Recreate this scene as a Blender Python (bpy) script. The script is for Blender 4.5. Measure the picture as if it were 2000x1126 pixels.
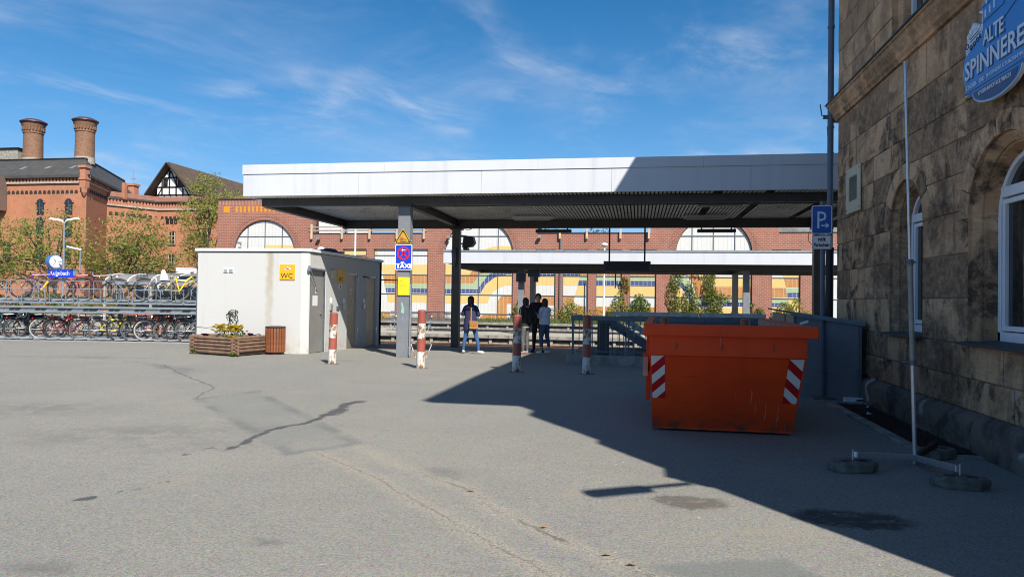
import bpy, bmesh, math, random
from mathutils import Vector, Matrix, Euler

R = math.radians
rnd = random.Random(11)
sc = bpy.context.scene
for o in list(bpy.data.objects):
    bpy.data.objects.remove(o)
COL = sc.collection

# ------------------------------------------------------------------ camera
YAW, PITCH, ROLL = R(9.97), R(0.8), R(0.8)
fw = Vector((-math.sin(YAW)*math.cos(PITCH), math.cos(YAW)*math.cos(PITCH), math.sin(PITCH)))
r0 = Vector((math.cos(YAW), math.sin(YAW), 0))
u0 = r0.cross(fw)
rt = r0*math.cos(ROLL) + u0*math.sin(ROLL)
up = rt.cross(fw)
cd = bpy.data.cameras.new('camera')
cam = bpy.data.objects.new('camera', cd)
COL.objects.link(cam)
M3 = Matrix((rt, up, -fw)).transposed()
cam.matrix_world = Matrix.Translation((0, 0, 1.55)) @ M3.to_4x4()
cd.sensor_width = 36
cd.lens = 1400*36/2000
cd.clip_start = 0.05
cd.clip_end = 6000
sc.camera = cam

# ------------------------------------------------------------------ sun, sky, exposure
SUN_EL, SUN_AZ = R(43), R(34)
sd = Vector((-math.sin(SUN_AZ)*math.cos(SUN_EL), math.cos(SUN_AZ)*math.cos(SUN_EL), -math.sin(SUN_EL)))
sl = bpy.data.lights.new('sun', 'SUN')
sl.energy = 5.0
sl.angle = R(0.53)
sl.color = (1.0, 0.94, 0.85)
so = bpy.data.objects.new('sun', sl)
COL.objects.link(so)
so.rotation_euler = sd.to_track_quat('-Z', 'Y').to_euler()
so.location = (10, -20, 30)

world = bpy.data.worlds.new('World')
sc.world = world
world.use_nodes = True
wt = world.node_tree
wt.nodes.clear()
wo = wt.nodes.new('ShaderNodeOutputWorld')
bg = wt.nodes.new('ShaderNodeBackground')
sky = wt.nodes.new('ShaderNodeTexSky')
sky.sky_type = 'NISHITA'
sky.sun_disc = False
sky.sun_elevation = SUN_EL
sky.sun_rotation = math.pi - SUN_AZ
sky.air_density = 1.0
sky.dust_density = 0.15
sky.ozone_density = 3.5
bg.inputs[1].default_value = 0.057
hs = wt.nodes.new('ShaderNodeHueSaturation')
hs.inputs['Saturation'].default_value = 1.38
hs.inputs['Value'].default_value = 1.22
wt.links.new(sky.outputs[0], hs.inputs['Color'])
hs.inputs['Hue'].default_value = 0.498
# thin cirrus: noise on the sky direction, projected on a high flat layer
tc = wt.nodes.new('ShaderNodeTexCoord')
sep = wt.nodes.new('ShaderNodeSeparateXYZ')
wt.links.new(tc.outputs['Generated'], sep.inputs[0])
def wmath(op, a, b=None, c=None):
    n = wt.nodes.new('ShaderNodeMath'); n.operation = op
    for i, v in enumerate((a, b, c)):
        if v is None: continue
        if isinstance(v, (int, float)): n.inputs[i].default_value = v
        else: wt.links.new(v, n.inputs[i])
    return n.outputs[0]
zz = wmath('ADD', wmath('MAXIMUM', sep.outputs[2], 0.0), 0.10)
cx = wmath('DIVIDE', sep.outputs[0], zz)
cyy = wmath('DIVIDE', sep.outputs[1], zz)
cmb = wt.nodes.new('ShaderNodeCombineXYZ')
wt.links.new(wmath('ADD', wmath('MULTIPLY', cx, 0.75), wmath('MULTIPLY', cyy, 0.30)), cmb.inputs[0])
wt.links.new(wmath('ADD', wmath('MULTIPLY', cyy, 0.70), wmath('MULTIPLY', cx, -0.55)), cmb.inputs[1])
def wnoise(scale, detail, rough, dist, off):
    n = wt.nodes.new('ShaderNodeTexNoise')
    n.inputs['Scale'].default_value = scale; n.inputs['Detail'].default_value = detail
    n.inputs['Roughness'].default_value = rough; n.inputs['Distortion'].default_value = dist
    v = wt.nodes.new('ShaderNodeVectorMath'); v.operation = 'ADD'; v.inputs[1].default_value = off
    wt.links.new(cmb.outputs[0], v.inputs[0]); wt.links.new(v.outputs[0], n.inputs['Vector'])
    return n.outputs[0]
def wramp(x, lo, hi):
    n = wt.nodes.new('ShaderNodeMapRange'); n.interpolation_type = 'SMOOTHSTEP'
    wt.links.new(x, n.inputs[0]); n.inputs[1].default_value = lo; n.inputs[2].default_value = hi
    return n.outputs[0]
big = wramp(wnoise(1.5, 4, 0.55, 0.3, (6.1, 2.7, 0)), 0.44, 0.64)
fine = wramp(wnoise(2.6, 10, 0.60, 0.6, (5.3, 1.9, 0)), 0.42, 0.76)
veil = wramp(wnoise(1.4, 9, 0.64, 0.5, (8.2, 0.4, 0)), 0.42, 0.80)
# pale blue low sky instead of the yellowish horizon band
hz = wmath('POWER', wmath('SUBTRACT', 1.0, wmath('MINIMUM', wmath('MAXIMUM', sep.outputs[2], 0.0), 1.0)), 5.0)
mh = wt.nodes.new('ShaderNodeMix'); mh.data_type = 'RGBA'
wt.links.new(wmath('MULTIPLY', hz, 0.92), mh.inputs[0])
wt.links.new(hs.outputs[0], mh.inputs[6])
mh.inputs[7].default_value = (2.5, 6.0, 11.8, 1)
cl = wmath('ADD', wmath('MULTIPLY', wmath('MULTIPLY', big, fine), 0.55), wmath('MULTIPLY', veil, 0.26), )
cl = wmath('MINIMUM', cl, 0.85)
mx = wt.nodes.new('ShaderNodeMix'); mx.data_type = 'RGBA'
wt.links.new(cl, mx.inputs[0])
wt.links.new(mh.outputs[2], mx.inputs[6])
mx.inputs[7].default_value = (7.6, 8.3, 9.6, 1)
wt.links.new(mx.outputs[2], bg.inputs[0])
wt.links.new(bg.outputs[0], wo.inputs[0])

sc.view_settings.view_transform = 'Standard'
sc.view_settings.look = 'None'
sc.view_settings.exposure = 0.66
sc.view_settings.gamma = 1.0
sc.view_settings.use_curve_mapping = False
sc.render.engine = 'CYCLES'
sc.cycles.max_bounces = 6
sc.cycles.use_denoising = True
sc.cycles.filter_width = 1.0

# ------------------------------------------------------------------ mesh helpers
def gz(y):                       # the forecourt falls gently towards the platform edge
    return 0.0 if y < 14 else -0.016*(min(y, 25)-14)

class MB:
    def __init__(s):
        s.v = []; s.f = []; s.mi = []; s.m = 0
    def add(s, vs, fs):
        b = len(s.v); s.v += [tuple(p) for p in vs]
        for f in fs:
            s.f.append(tuple(i+b for i in f)); s.mi.append(s.m)
        return s
    def box(s, x0, x1, y0, y1, z0, z1):
        return s.add([(x0,y0,z0),(x1,y0,z0),(x1,y1,z0),(x0,y1,z0),(x0,y0,z1),(x1,y0,z1),(x1,y1,z1),(x0,y1,z1)],
              [(3,2,1,0),(4,5,6,7),(0,1,5,4),(1,2,6,5),(2,3,7,6),(3,0,4,7)])
    def obox(s, mtx, sx, sy, sz):
        p = [mtx @ Vector((x*sx/2, y*sy/2, z*sz/2)) for z in (-1,1) for x, y in ((-1,-1),(1,-1),(1,1),(-1,1))]
        return s.add(p, [(3,2,1,0),(4,5,6,7),(0,1,5,4),(1,2,6,5),(2,3,7,6),(3,0,4,7)])
    def bar(s, a, b, w, h=None, upv=(0,0,1)):
        a = Vector(a); b = Vector(b); d = b-a; L = d.length; d.normalize()
        u = Vector(upv)
        if abs(u.dot(d)) > .98: u = Vector((1,0,0))
        x = d.cross(u).normalized(); y = x.cross(d)
        m = Matrix((x, y, d)).transposed().to_4x4(); m.translation = (a+b)/2
        return s.obox(m, w, h or w, L)
    def prism(s, pts, plane, a, b):
        n = len(pts)
        def P(p, t):
            if plane == 'xy': return (p[0], p[1], t)
            if plane == 'xz': return (p[0], t, p[1])
            return (t, p[0], p[1])
        vs = [P(p, a) for p in pts] + [P(p, b) for p in pts]
        fs = [tuple(range(n))[::-1], tuple(range(n, 2*n))] + [(i, (i+1) % n, n+(i+1) % n, n+i) for i in range(n)]
        return s.add(vs, fs)
    def tube(s, pts, r, n=6, closed=False, cap=True):
        pts = [Vector(p) for p in pts]
        k = len(pts); rr = r if isinstance(r, (list, tuple)) else [r]*k
        vs = []; prev = None
        for i, p in enumerate(pts):
            if closed: d = pts[(i+1) % k]-pts[i-1]
            else: d = pts[min(i+1, k-1)]-pts[max(i-1, 0)]
            if d.length < 1e-9: d = Vector((0,0,1))
            d.normalize()
            if prev is None:
                u = Vector((0,0,1)) if abs(d.z) < .9 else Vector((1,0,0))
            else: u = prev
            x = (u - d*u.dot(d))
            if x.length < 1e-6: x = d.orthogonal()
            x.normalize(); y = d.cross(x); prev = x
            for j in range(n):
                t = 2*math.pi*j/n
                vs.append(p + (x*math.cos(t)+y*math.sin(t))*rr[i])
        fs = []
        for i in range(k if closed else k-1):
            a = i*n; b = ((i+1) % k)*n
            for j in range(n):
                fs.append((a+j, a+(j+1) % n, b+(j+1) % n, b+j))
        if cap and not closed:
            fs.append(tuple(range(n))[::-1]); fs.append(tuple(range((k-1)*n, k*n)))
        return s.add(vs, fs)
    def lathe(s, prof, n=16, c=(0,0,0), cap=True, sx=1, sy=1):
        vs = []
        for r, z in prof:
            for j in range(n):
                t = 2*math.pi*j/n
                vs.append((c[0]+r*sx*math.cos(t), c[1]+r*sy*math.sin(t), c[2]+z))
        fs = []
        for i in range(len(prof)-1):
            for j in range(n):
                fs.append((i*n+j, i*n+(j+1) % n, (i+1)*n+(j+1) % n, (i+1)*n+j))
        if cap:
            fs.append(tuple(range(n))[::-1]); fs.append(tuple(range((len(prof)-1)*n, len(prof)*n)))
        return s.add(vs, fs)
    def ring(s, c, ax, ay, RR, r, n=20, m=6, a0=0, a1=None):
        c = Vector(c); ax = Vector(ax); ay = Vector(ay)
        if a1 is None:
            return s.tube([c+ax*RR*math.cos(2*math.pi*i/n)+ay*RR*math.sin(2*math.pi*i/n) for i in range(n)], r, m, closed=True)
        return s.tube([c+ax*RR*math.cos(a0+(a1-a0)*i/n)+ay*RR*math.sin(a0+(a1-a0)*i/n) for i in range(n+1)], r, m)
    def ball(s, c, rx, ry, rz, n=10, m=7):
        vs = []; fs = []
        for i in range(m+1):
            t = math.pi*i/m
            for j in range(n):
                q = 2*math.pi*j/n
                vs.append((c[0]+rx*math.sin(t)*math.cos(q), c[1]+ry*math.sin(t)*math.sin(q), c[2]+rz*math.cos(t)))
        for i in range(m):
            for j in range(n):
                fs.append((i*n+j, (i+1)*n+j, (i+1)*n+(j+1) % n, i*n+(j+1) % n))
        return s.add(vs, fs)

def root_loc(p):
    while p is not None and p.parent is not None: p = p.parent
    return Vector(p.location) if p is not None else Vector((0,0,0))

def obj(name, mb, mats, parent=None, smooth=False, bevel=0, seg=1, local=False, recalc=True):
    me = bpy.data.meshes.new(name)
    off = Vector((0,0,0)) if local else root_loc(parent)
    me.from_pydata([(p[0]-off.x, p[1]-off.y, p[2]-off.z) for p in mb.v] if off.length else mb.v, [], mb.f)
    if not isinstance(mats, (list, tuple)): mats = [mats]
    for m in mats: me.materials.append(m)
    if len(mats) > 1: me.polygons.foreach_set('material_index', mb.mi)
    if recalc and len(mb.f) < 60000:
        bm = bmesh.new(); bm.from_mesh(me)
        bmesh.ops.recalc_face_normals(bm, faces=bm.faces)
        bm.to_mesh(me); bm.free()
    if smooth:
        me.shade_smooth(); me.set_sharp_from_angle(angle=R(38))
    me.update()
    o = bpy.data.objects.new(name, me); COL.objects.link(o)
    if parent is not None: o.parent = parent
    if bevel:
        b = o.modifiers.new('bevel', 'BEVEL'); b.width = bevel; b.segments = seg; b.limit_method = 'ANGLE'; b.angle_limit = R(40)
    return o

def mesh_copy(src, name, parent, loc=(0,0,0), rot=(0,0,0), scale=(1,1,1)):
    o = bpy.data.objects.new(name, src.data); COL.objects.link(o)
    o.parent = parent; o.location = loc; o.rotation_euler = rot; o.scale = scale
    return o

def tag(o, label=None, cat=None, group=None, kind=None):
    if label: o['label'] = label
    if cat: o['category'] = cat
    if group: o['group'] = group
    if kind: o['kind'] = kind
    return o

def thing(name, label, cat, loc=(0,0,0), group=None):
    o = bpy.data.objects.new(name, None); COL.objects.link(o)
    o.empty_display_size = .2; o.location = loc
    return tag(o, label, cat, group)

def copy_tree(o, parent=None):
    c = o.copy(); COL.objects.link(c); c.parent = parent
    for ch in list(o.children): copy_tree(ch, c)
    return c

def paint(o, color):                     # colour read by the 'object paint' materials
    o.color = (*color, 1)
    return o

def text_mb(mb, body, size, mtx, depth=.004, font=None, align='CENTER', bold=0.0, squeeze=1.0, spacing=1.0):
    cu = bpy.data.curves.new('txt', 'FONT')
    cu.body = body; cu.size = size; cu.extrude = depth/2; cu.align_x = align; cu.align_y = 'BOTTOM_BASELINE'
    cu.resolution_u = 2; cu.offset = bold; cu.space_character = spacing
    to = bpy.data.objects.new('txt', cu); COL.objects.link(to)
    me = bpy.data.meshes.new_from_object(to)
    sq = Matrix.Diagonal((squeeze, 1, 1, 1))
    mb.add([mtx @ sq @ v.co for v in me.vertices], [tuple(p.vertices) for p in me.polygons])
    bpy.data.objects.remove(to); bpy.data.curves.remove(cu); bpy.data.meshes.remove(me)
    return mb

def frame_m(o, x, y):                    # matrix with origin and in-plane axes
    x = Vector(x).normalized(); y = Vector(y).normalized(); z = x.cross(y)
    m = Matrix((x, y, z)).transposed().to_4x4(); m.translation = Vector(o)
    return m
# ------------------------------------------------------------------ materials
class NT:
    def __init__(s, name):
        s.mat = bpy.data.materials.new(name); s.mat.use_nodes = True
        s.t = s.mat.node_tree; s.b = s.t.nodes['Principled BSDF']
    def set(s, sock, v):
        if isinstance(v, bpy.types.NodeSocket): s.t.links.new(v, sock)
        elif isinstance(v, (tuple, list)): sock.default_value = (*v, 1) if len(v) == 3 and sock.type == 'RGBA' else v
        else: sock.default_value = v
    def obj(s):
        if not hasattr(s, '_tc'): s._tc = s.t.nodes.new('ShaderNodeTexCoord')
        return s._tc.outputs['Object']
    def pos(s):
        if not hasattr(s, '_ge'): s._ge = s.t.nodes.new('ShaderNodeNewGeometry')
        return s._ge.outputs['Position']
    def info(s, k):
        if not hasattr(s, '_oi'): s._oi = s.t.nodes.new('ShaderNodeObjectInfo')
        return s._oi.outputs[k]
    def xyz(s, v):
        n = s.t.nodes.new('ShaderNodeSeparateXYZ'); s.set(n.inputs[0], v); return n.outputs
    def comb(s, x, y, z):
        n = s.t.nodes.new('ShaderNodeCombineXYZ')
        for i, q in enumerate((x, y, z)): s.set(n.inputs[i], q)
        return n.outputs[0]
    def noise(s, scale, detail=3, rough=.55, dist=0, vec=None, color=False):
        n = s.t.nodes.new('ShaderNodeTexNoise')
        s.set(n.inputs['Vector'], vec if vec is not None else s.obj())
        n.inputs['Scale'].default_value = scale; n.inputs['Detail'].default_value = detail
        n.inputs['Roughness'].default_value = rough; n.inputs['Distortion'].default_value = dist
        return n.outputs[1 if color else 0]
    def voro(s, scale, vec=None, out='Distance', feature='F1'):
        n = s.t.nodes.new('ShaderNodeTexVoronoi'); n.feature = feature
        s.set(n.inputs['Vector'], vec if vec is not None else s.obj()); n.inputs['Scale'].default_value = scale
        return n.outputs[out]
    def brick(s, vec, c1, c2, mortar, w, h, msize=.012, offset=.5, bias=0, freq=2):
        n = s.t.nodes.new('ShaderNodeTexBrick'); n.offset = offset; n.offset_frequency = freq
        s.set(n.inputs['Vector'], vec)
        for k, q in (('Color1', c1), ('Color2', c2), ('Mortar', mortar)): s.set(n.inputs[k], q)
        n.inputs['Scale'].default_value = 1; n.inputs['Mortar Size'].default_value = msize
        n.inputs['Brick Width'].default_value = w; n.inputs['Row Height'].default_value = h; n.inputs['Bias'].default_value = bias
        n.inputs['Mortar Smooth'].default_value = .1
        return n.outputs
    def mr(s, x, lo, hi, a=0., b=1.):
        n = s.t.nodes.new('ShaderNodeMapRange'); n.interpolation_type = 'SMOOTHSTEP'
        s.set(n.inputs[0], x)
        for i, q in enumerate((lo, hi, a, b)): n.inputs[i+1].default_value = q
        return n.outputs[0]
    def mix(s, f, a, b, mode='MIX'):
        n = s.t.nodes.new('ShaderNodeMix'); n.data_type = 'RGBA'; n.blend_type = mode
        s.set(n.inputs[0], f)
        for i, q in ((6, a), (7, b)): s.set(n.inputs[i], q)
        return n.outputs[2]
    def m(s, op, a, b=None, c=None):
        n = s.t.nodes.new('ShaderNodeMath'); n.operation = op
        for i, q in enumerate((a, b, c)):
            if q is not None: s.set(n.inputs[i], q)
        return n.outputs[0]
    def vm(s, op, a, b=None):
        n = s.t.nodes.new('ShaderNodeVectorMath'); n.operation = op
        s.set(n.inputs[0], a)
        if b is not None: s.set(n.inputs[3 if op == 'SCALE' else 1], b)
        return n.outputs[1 if op in ('LENGTH', 'DOT_PRODUCT', 'DISTANCE') else 0]
    def bump(s, h, strength=.3, dist=.01):
        n = s.t.nodes.new('ShaderNodeBump'); n.inputs['Strength'].default_value = strength; n.inputs['Distance'].default_value = dist
        s.set(n.inputs['Height'], h); s.t.links.new(n.outputs[0], s.b.inputs['Normal'])
    def done(s, color, rough=.6, metal=0., spec=None):
        s.set(s.b.inputs['Base Color'], color); s.set(s.b.inputs['Roughness'], rough); s.set(s.b.inputs['Metallic'], metal)
        if spec is not None: s.b.inputs['Specular IOR Level'].default_value = spec
        return s.mat

def mk(name, c, rough=.6, metal=0., var=.18, scale=6, bump=0, bscale=80, c2=None, thr=(.3, .7), bdist=.005, spec=None):
    n = NT(name)
    d = c2 or tuple(x*(1-var) for x in c)
    col = n.mix(n.mr(n.noise(scale, 5, .6), *thr), c, d)
    if bump: n.bump(n.noise(bscale, 3), bump, bdist)
    return n.done(col, rough, metal, spec)

def worn_paint(name, c, under, amount=.5, scale=7, rough=.45, edge=.04, streak=1.0):
    n = NT(name)
    v = n.vm('MULTIPLY', n.obj(), (1, 1, streak))
    f = n.mr(n.noise(scale, 8, .68, .4, v), amount-edge, amount+edge)
    base = n.mix(n.mr(n.noise(3, 4), .3, .7), c, tuple(x*.8 for x in c))
    f2 = n.mr(n.noise(scale*4, 4, .6, 0, v), .35, .6)
    u = n.mix(f2, under, tuple(x*.45 for x in under))
    n.bump(f, .3, .002)
    return n.done(n.mix(f, base, u), n.m('ADD', n.m('MULTIPLY', f, .35), rough))

M = {}
M['steel_dark'] = mk('dark grey painted steel', (.045, .047, .052), .45, 0, .25, 5)
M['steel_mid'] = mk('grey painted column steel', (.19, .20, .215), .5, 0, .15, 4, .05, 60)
M['column_shaded'] = mk('column grey darkened for shade', (.075,.072,.068), .5, 0, .2, 4)  # rear columns: same paint, with the shade under the canopy put into the colour
M['galv_rack'] = mk('pale galvanised rack steel', (.27,.31,.34), .45, .35, .25, 9)
M['beam'] = mk('brown grey beam paint', (.055, .05, .048), .5, 0, .25, 4)
M['galv'] = mk('galvanised steel', (.38, .42, .45), .42, .55, .28, 14)
M['galv_dark'] = mk('grey blue steel', (.13, .155, .18), .5, .3, .3, 8)
M['alu'] = mk('brushed aluminium', (.55, .56, .57), .35, .7, .15, 20)
M['black'] = mk('black plastic', (.012, .012, .013), .5, 0, .2, 8)
M['rubber'] = mk('tyre rubber', (.02, .02, .021), .75, 0, .3, 12)
M['tyre_grey'] = mk('dusty grey tyre rubber', (.11, .11, .105), .8, 0, .3, 12)
M['tyre_white'] = mk('pale tyre rubber', (.42, .40, .36), .8, 0, .25, 12)
M['white'] = mk('white paint', (.78, .79, .80), .4, 0, .06, 5)
M['pvc'] = mk('white window frame', (.74, .76, .80), .35, 0, .05, 3)
M['chrome'] = mk('bright metal', (.6, .61, .62), .25, .9, .1, 20)
M['concrete'] = mk('weathered concrete', (.34, .315, .27), .85, 0, .4, 3.5, .4, 40, c2=(.17, .16, .14))
M['concrete_dark'] = mk('dark old concrete', (.16, .155, .13), .9, 0, .4, 9, .5, 60, c2=(.07, .07, .06))
M['concrete_pale'] = mk('pale concrete paving', (.40, .37, .31), .85, 0, .25, 2, .2, 60)
M['coping'] = mk('pale grey coping', (.62, .64, .62), .7, 0, .3, 4, .2, 40)
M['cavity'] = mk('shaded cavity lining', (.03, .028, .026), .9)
M['ballast'] = mk('track ballast', (.16, .13, .11), .95, 0, .5, 18, 1., 25, c2=(.07, .055, .045), bdist=.05)
M['rail'] = mk('rusty rail steel', (.20, .095, .05), .7, .2, .4, 10)
M['terrain'] = mk('dry field ground', (.11, .115, .06), .95, 0, .4, .3)
M['zinc'] = mk('zinc sheet', (.30, .31, .32), .45, .3, .2, 2)
M['blue_paint'] = mk('blue sign paint', (.012, .045, .50), .35, 0, .08, 4)
M['traffic_blue'] = mk('traffic sign blue', (.012, .10, .42), .4, 0, .1, 4)
M['red_paint'] = mk('red sign paint', (.55, .012, .035), .4, 0, .08, 4)
M['sign_white'] = mk('white reflective film', (.80, .80, .80), .35, 0, .05, 6)
M['sign_black'] = mk('black print', (.015, .015, .015), .5)
M['yellow_paint'] = mk('yellow sheet paint', (.78, .60, .02), .45, 0, .1, 4)
M['amber'] = mk('amber sign paint', (.80, .40, .01), .45, 0, .1, 4)
M['warn'] = mk('aged yellow sign paint', (.62, .36, .015), .45, 0, .3, 9)
M['skin'] = mk('skin', (.50, .30, .22), .55, 0, .1, 20)
M['glass'] = None
M['wood_slat'] = mk('varnished bin wood', (.27, .09, .028), .5, 0, .5, 9, .2, 40, c2=(.15, .05, .02))
M['log'] = mk('weathered brown log', (.23, .135, .085), .85, 0, .4, 6, .5, 30, c2=(.12, .075, .05))
M['soil'] = mk('planter soil', (.05, .035, .022), .95)
M['wood_pale'] = mk('pale timber post', (.55, .42, .30), .8, 0, .25, 5)
M['wood_bench'] = mk('red brown bench slats', (.33, .12, .075), .6, 0, .2, 6)
M['iron'] = mk('rusted iron grating', (.055, .03, .022), .85, .2, .4, 20)
M['cast'] = mk('black cast iron', (.014, .014, .016), .55, .2, .2, 9)
M['pipe'] = mk('blue grey downpipe', (.11, .135, .19), .45, .1, .2, 5)
M['cream'] = mk('cream metal plate', (.55, .50, .36), .5, 0, .1, 4)
M['slate'] = mk('dark slate roofing', (.062, .062, .058), .7, 0, .3, 1.2, .2, 8)
M['roof_brown'] = mk('brown tiled roofing', (.10, .068, .045), .8, 0, .3, 1.2, .3, 8)
M['timber_dark'] = mk('dark timber beams', (.03, .027, .025), .7)
M['infill'] = mk('white infill render', (.70, .71, .70), .8, 0, .1, 1)
M['bench_mesh'] = mk('mauve wire mesh seat', (.19, .16, .20), .5, .2, .2, 8)
M['zipbag'] = mk('blue tarpaulin', (.02, .05, .16), .5, 0, .3, 5)
M['leather'] = mk('tan leather', (.47, .22, .065), .5, 0, .2, 12)
M['denim'] = mk('blue denim', (.035, .10, .235), .85, 0, .3, 14, .2, 200)
M['denim_grey'] = mk('grey washed denim', (.12, .12, .12), .85, 0, .4, 14, .2, 200)
M['denim_slate'] = mk('slate blue denim', (.055, .09, .17), .85, 0, .25, 14, .2, 200)
M['navy'] = mk('navy cloth', (.022, .026, .085), .8, 0, .3, 8, .2, 120)
M['black_cloth'] = mk('black cloth', (.010, .010, .012), .85, 0, .3, 8)
M['olive'] = mk('dark olive cloth', (.03, .033, .022), .85, 0, .3, 8)
M['lilac'] = mk('pale blue fleece', (.62, .66, .80), .9, 0, .2, 12, .3, 120)
M['hair_black'] = mk('black hair', (.012, .010, .010), .5, 0, .3, 30)
M['hair_brown'] = mk('dark brown hair', (.045, .022, .016), .5, 0, .3, 30)
M['shoe_white'] = mk('white trainers', (.78, .78, .77), .5, 0, .08, 20)
M['shoe_pink'] = mk('pink trainers', (.60, .36, .34), .5, 0, .1, 20)
M['pale_cloth'] = mk('pale yellow cloth', (.5, .48, .33), .8)

def leafmat(name, a, b, trans=.35):
    n = NT(name)
    c = n.mix(n.mr(n.noise(1.1, 3, .6, 0, n.pos()), .35, .65), a, b)
    c = n.mix(n.mr(n.noise(23, 2, .6, 0, n.pos()), .3, .7), c, tuple(x*.6 for x in a))
    n.done(c, .6, 0)
    tr = n.t.nodes.new('ShaderNodeBsdfTranslucent'); n.set(tr.inputs[0], c)
    ms = n.t.nodes.new('ShaderNodeMixShader'); ms.inputs[0].default_value = trans
    out = n.t.nodes['Material Output']
    n.t.links.new(n.b.outputs[0], ms.inputs[1]); n.t.links.new(tr.outputs[0], ms.inputs[2]); n.t.links.new(ms.outputs[0], out.inputs[0])
    return n.mat
M['leaf_spring'] = leafmat('spring leaves', (.27, .32, .05), (.35, .34, .075))
M['leaf_olive'] = leafmat('olive leaves', (.20, .26, .045), (.29, .29, .065))
M['leaf_green'] = leafmat('green leaves', (.12, .21, .03), (.18, .22, .04))
M['leaf_dark'] = leafmat('dark leaves', (.035, .07, .016), (.06, .08, .025))
M['leaf_gold'] = leafmat('golden leaves', (.34, .29, .035), (.22, .22, .04))
M['grass'] = leafmat('grass blades', (.10, .17, .03), (.19, .17, .06))
M['petal_yellow'] = leafmat('yellow petals', (.80, .60, .02), (.85, .68, .05))
M['petal_white'] = leafmat('white petals', (.80, .78, .74), (.7, .66, .7))
M['petal_violet'] = leafmat('violet petals', (.10, .02, .14), (.20, .03, .10))
M['bark'] = mk('grey brown bark', (.085, .065, .048), .9, 0, .35, 6, .4, 20)

def glass(name, tint=(.02, .024, .027), rough=.06):
    n = NT(name)
    return n.done(n.mix(n.mr(n.noise(1.5, 3), .35, .7), tint, tuple(x*.5 for x in tint)), rough, 0, .7)
M['glass'] = glass('dark window glass')
M['glass_roof'] = glass('grey acrylic roofing', (.22, .21, .20), .6)

def paint_mat(name, rough=.32):
    n = NT(name)
    c = n.info('Color')
    return n.done(n.mix(n.mr(n.noise(9, 4), .3, .75, 0, .28), c, (.02, .02, .02)), rough, 0.)
M['bike_paint'] = paint_mat('bicycle frame paint')

def m_soffit():
    n = NT('painted soffit slats')
    x = n.xyz(n.obj())
    rust = n.mr(n.noise(1.0, 6, .65, .3, n.comb(n.m('MULTIPLY', x[0], 1.0), n.m('MULTIPLY', x[1], .55), 0.)), .50, .72)
    spots = n.mr(n.noise(7, 4, .6), .42, .62)
    base = n.mix(n.mr(n.noise(2, 3), .3, .7), (.80, .79, .76), (.66, .65, .62))
    return n.done(n.mix(n.m('MULTIPLY', rust, spots), base, (.16, .11, .07)), .6, 0.)
M['soffit'] = m_soffit()

def m_fascia():
    n = NT('white fascia sheet')
    x = n.xyz(n.obj())
    st = n.mr(n.noise(1.0, 6, .65, 0, n.comb(n.m('MULTIPLY', x[0], 2.4), x[1], n.m('MULTIPLY', x[2], .12))), .48, .78)
    mo = n.mr(n.noise(2.5, 5, .6), .3, .75)
    c = n.mix(n.m('MULTIPLY', st, .85), (.55, .57, .605), (.44, .46, .49))
    c = n.mix(n.m('MULTIPLY', mo, .3), c, (.49, .51, .56))
    return n.done(c, .45, 0.)
M['fascia'] = m_fascia()

def m_render():
    n = NT('white roughcast render')
    x = n.xyz(n.obj())
    st = n.mr(n.noise(1.0, 6, .62, 0, n.comb(n.m('MULTIPLY', x[0], 3.0), n.m('MULTIPLY', x[1], 3.0), n.m('MULTIPLY', x[2], .2))), .55, .85)
    low = n.mr(x[2], .55, .02)
    c = n.mix(n.m('MULTIPLY', st, .6), (.505, .505, .49), (.41, .40, .37))
    c = n.mix(n.m('MULTIPLY', low, n.mr(n.noise(5, 5, .65), .35, .7)), c, (.40, .37, .30))
    # ochre run-off stain below the roof outlet, left of the corner sign
    s = n.m('MULTIPLY', n.mr(n.m('ABSOLUTE', n.m('ADD', n.m('SUBTRACT', x[0], -1.12), n.m('MULTIPLY', n.m('SUBTRACT', n.noise(2.2, 4), .5), .35))), .17, .03), n.mr(x[1], .05, .0))
    s = n.m('MULTIPLY', s, n.mr(x[2], .3, 2.75, .25, .75))
    c = n.mix(n.m('MULTIPLY', s, .85), c, (.31, .25, .135))
    sp = n.mr(n.noise(60, 3, .6), .35, .7)
    c = n.mix(n.m('MULTIPLY', sp, .12), c, (.4, .4, .37))
    n.bump(n.noise(120, 4, .65), .45, .006)
    return n.done(c, .9, 0.)
M['render'] = m_render()

def m_brick(name, c1, c2, mortar, w, h, ms, dirt=.25, vertical=False, msx=None):
    n = NT(name)
    x = n.xyz(n.obj())
    u, v = (n.m('ADD', x[0], x[1]), x[2])
    vec = n.comb(v, u, 0.) if vertical else n.comb(u, v, 0.)
    b = n.brick(vec, c1, c2, mortar, w, h, ms)
    c = n.mix(n.mr(n.noise(.55, 5, .6), .35, .75, 0, dirt), b[0], tuple(q*.45 for q in c1))
    c = n.mix(n.mr(n.noise(3.5, 4, .6), .4, .75, 0, dirt), c, tuple(min(1, q*1.5) for q in c2))
    n.bump(b[1], -.35, .01)
    return n.done(c, .85, 0.)
M['brick_mural'] = m_brick('reddish brown brick', (.30, .105, .065), (.235, .08, .052), (.34, .235, .19), .30, .125, .016)
M['brick_soldier'] = m_brick('upright brick course', (.30, .105, .065), (.235, .08, .052), (.42, .30, .25), .50, .125, .016, vertical=True)
M['brick_old'] = m_brick('orange brewery brick', (.42, .165, .080), (.35, .125, .062), (.40, .23, .155), .26, .09, .010, .35)
M['brick_trim'] = m_brick('pale brick trim', (.42, .17, .09), (.34, .12, .065), (.42, .26, .19), .26, .09, .010, .3)
M['brick_stack'] = m_brick('sooty chimney brick', (.30, .15, .075), (.16, .085, .055), (.16, .11, .08), .30, .11, .012, .75)

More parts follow.
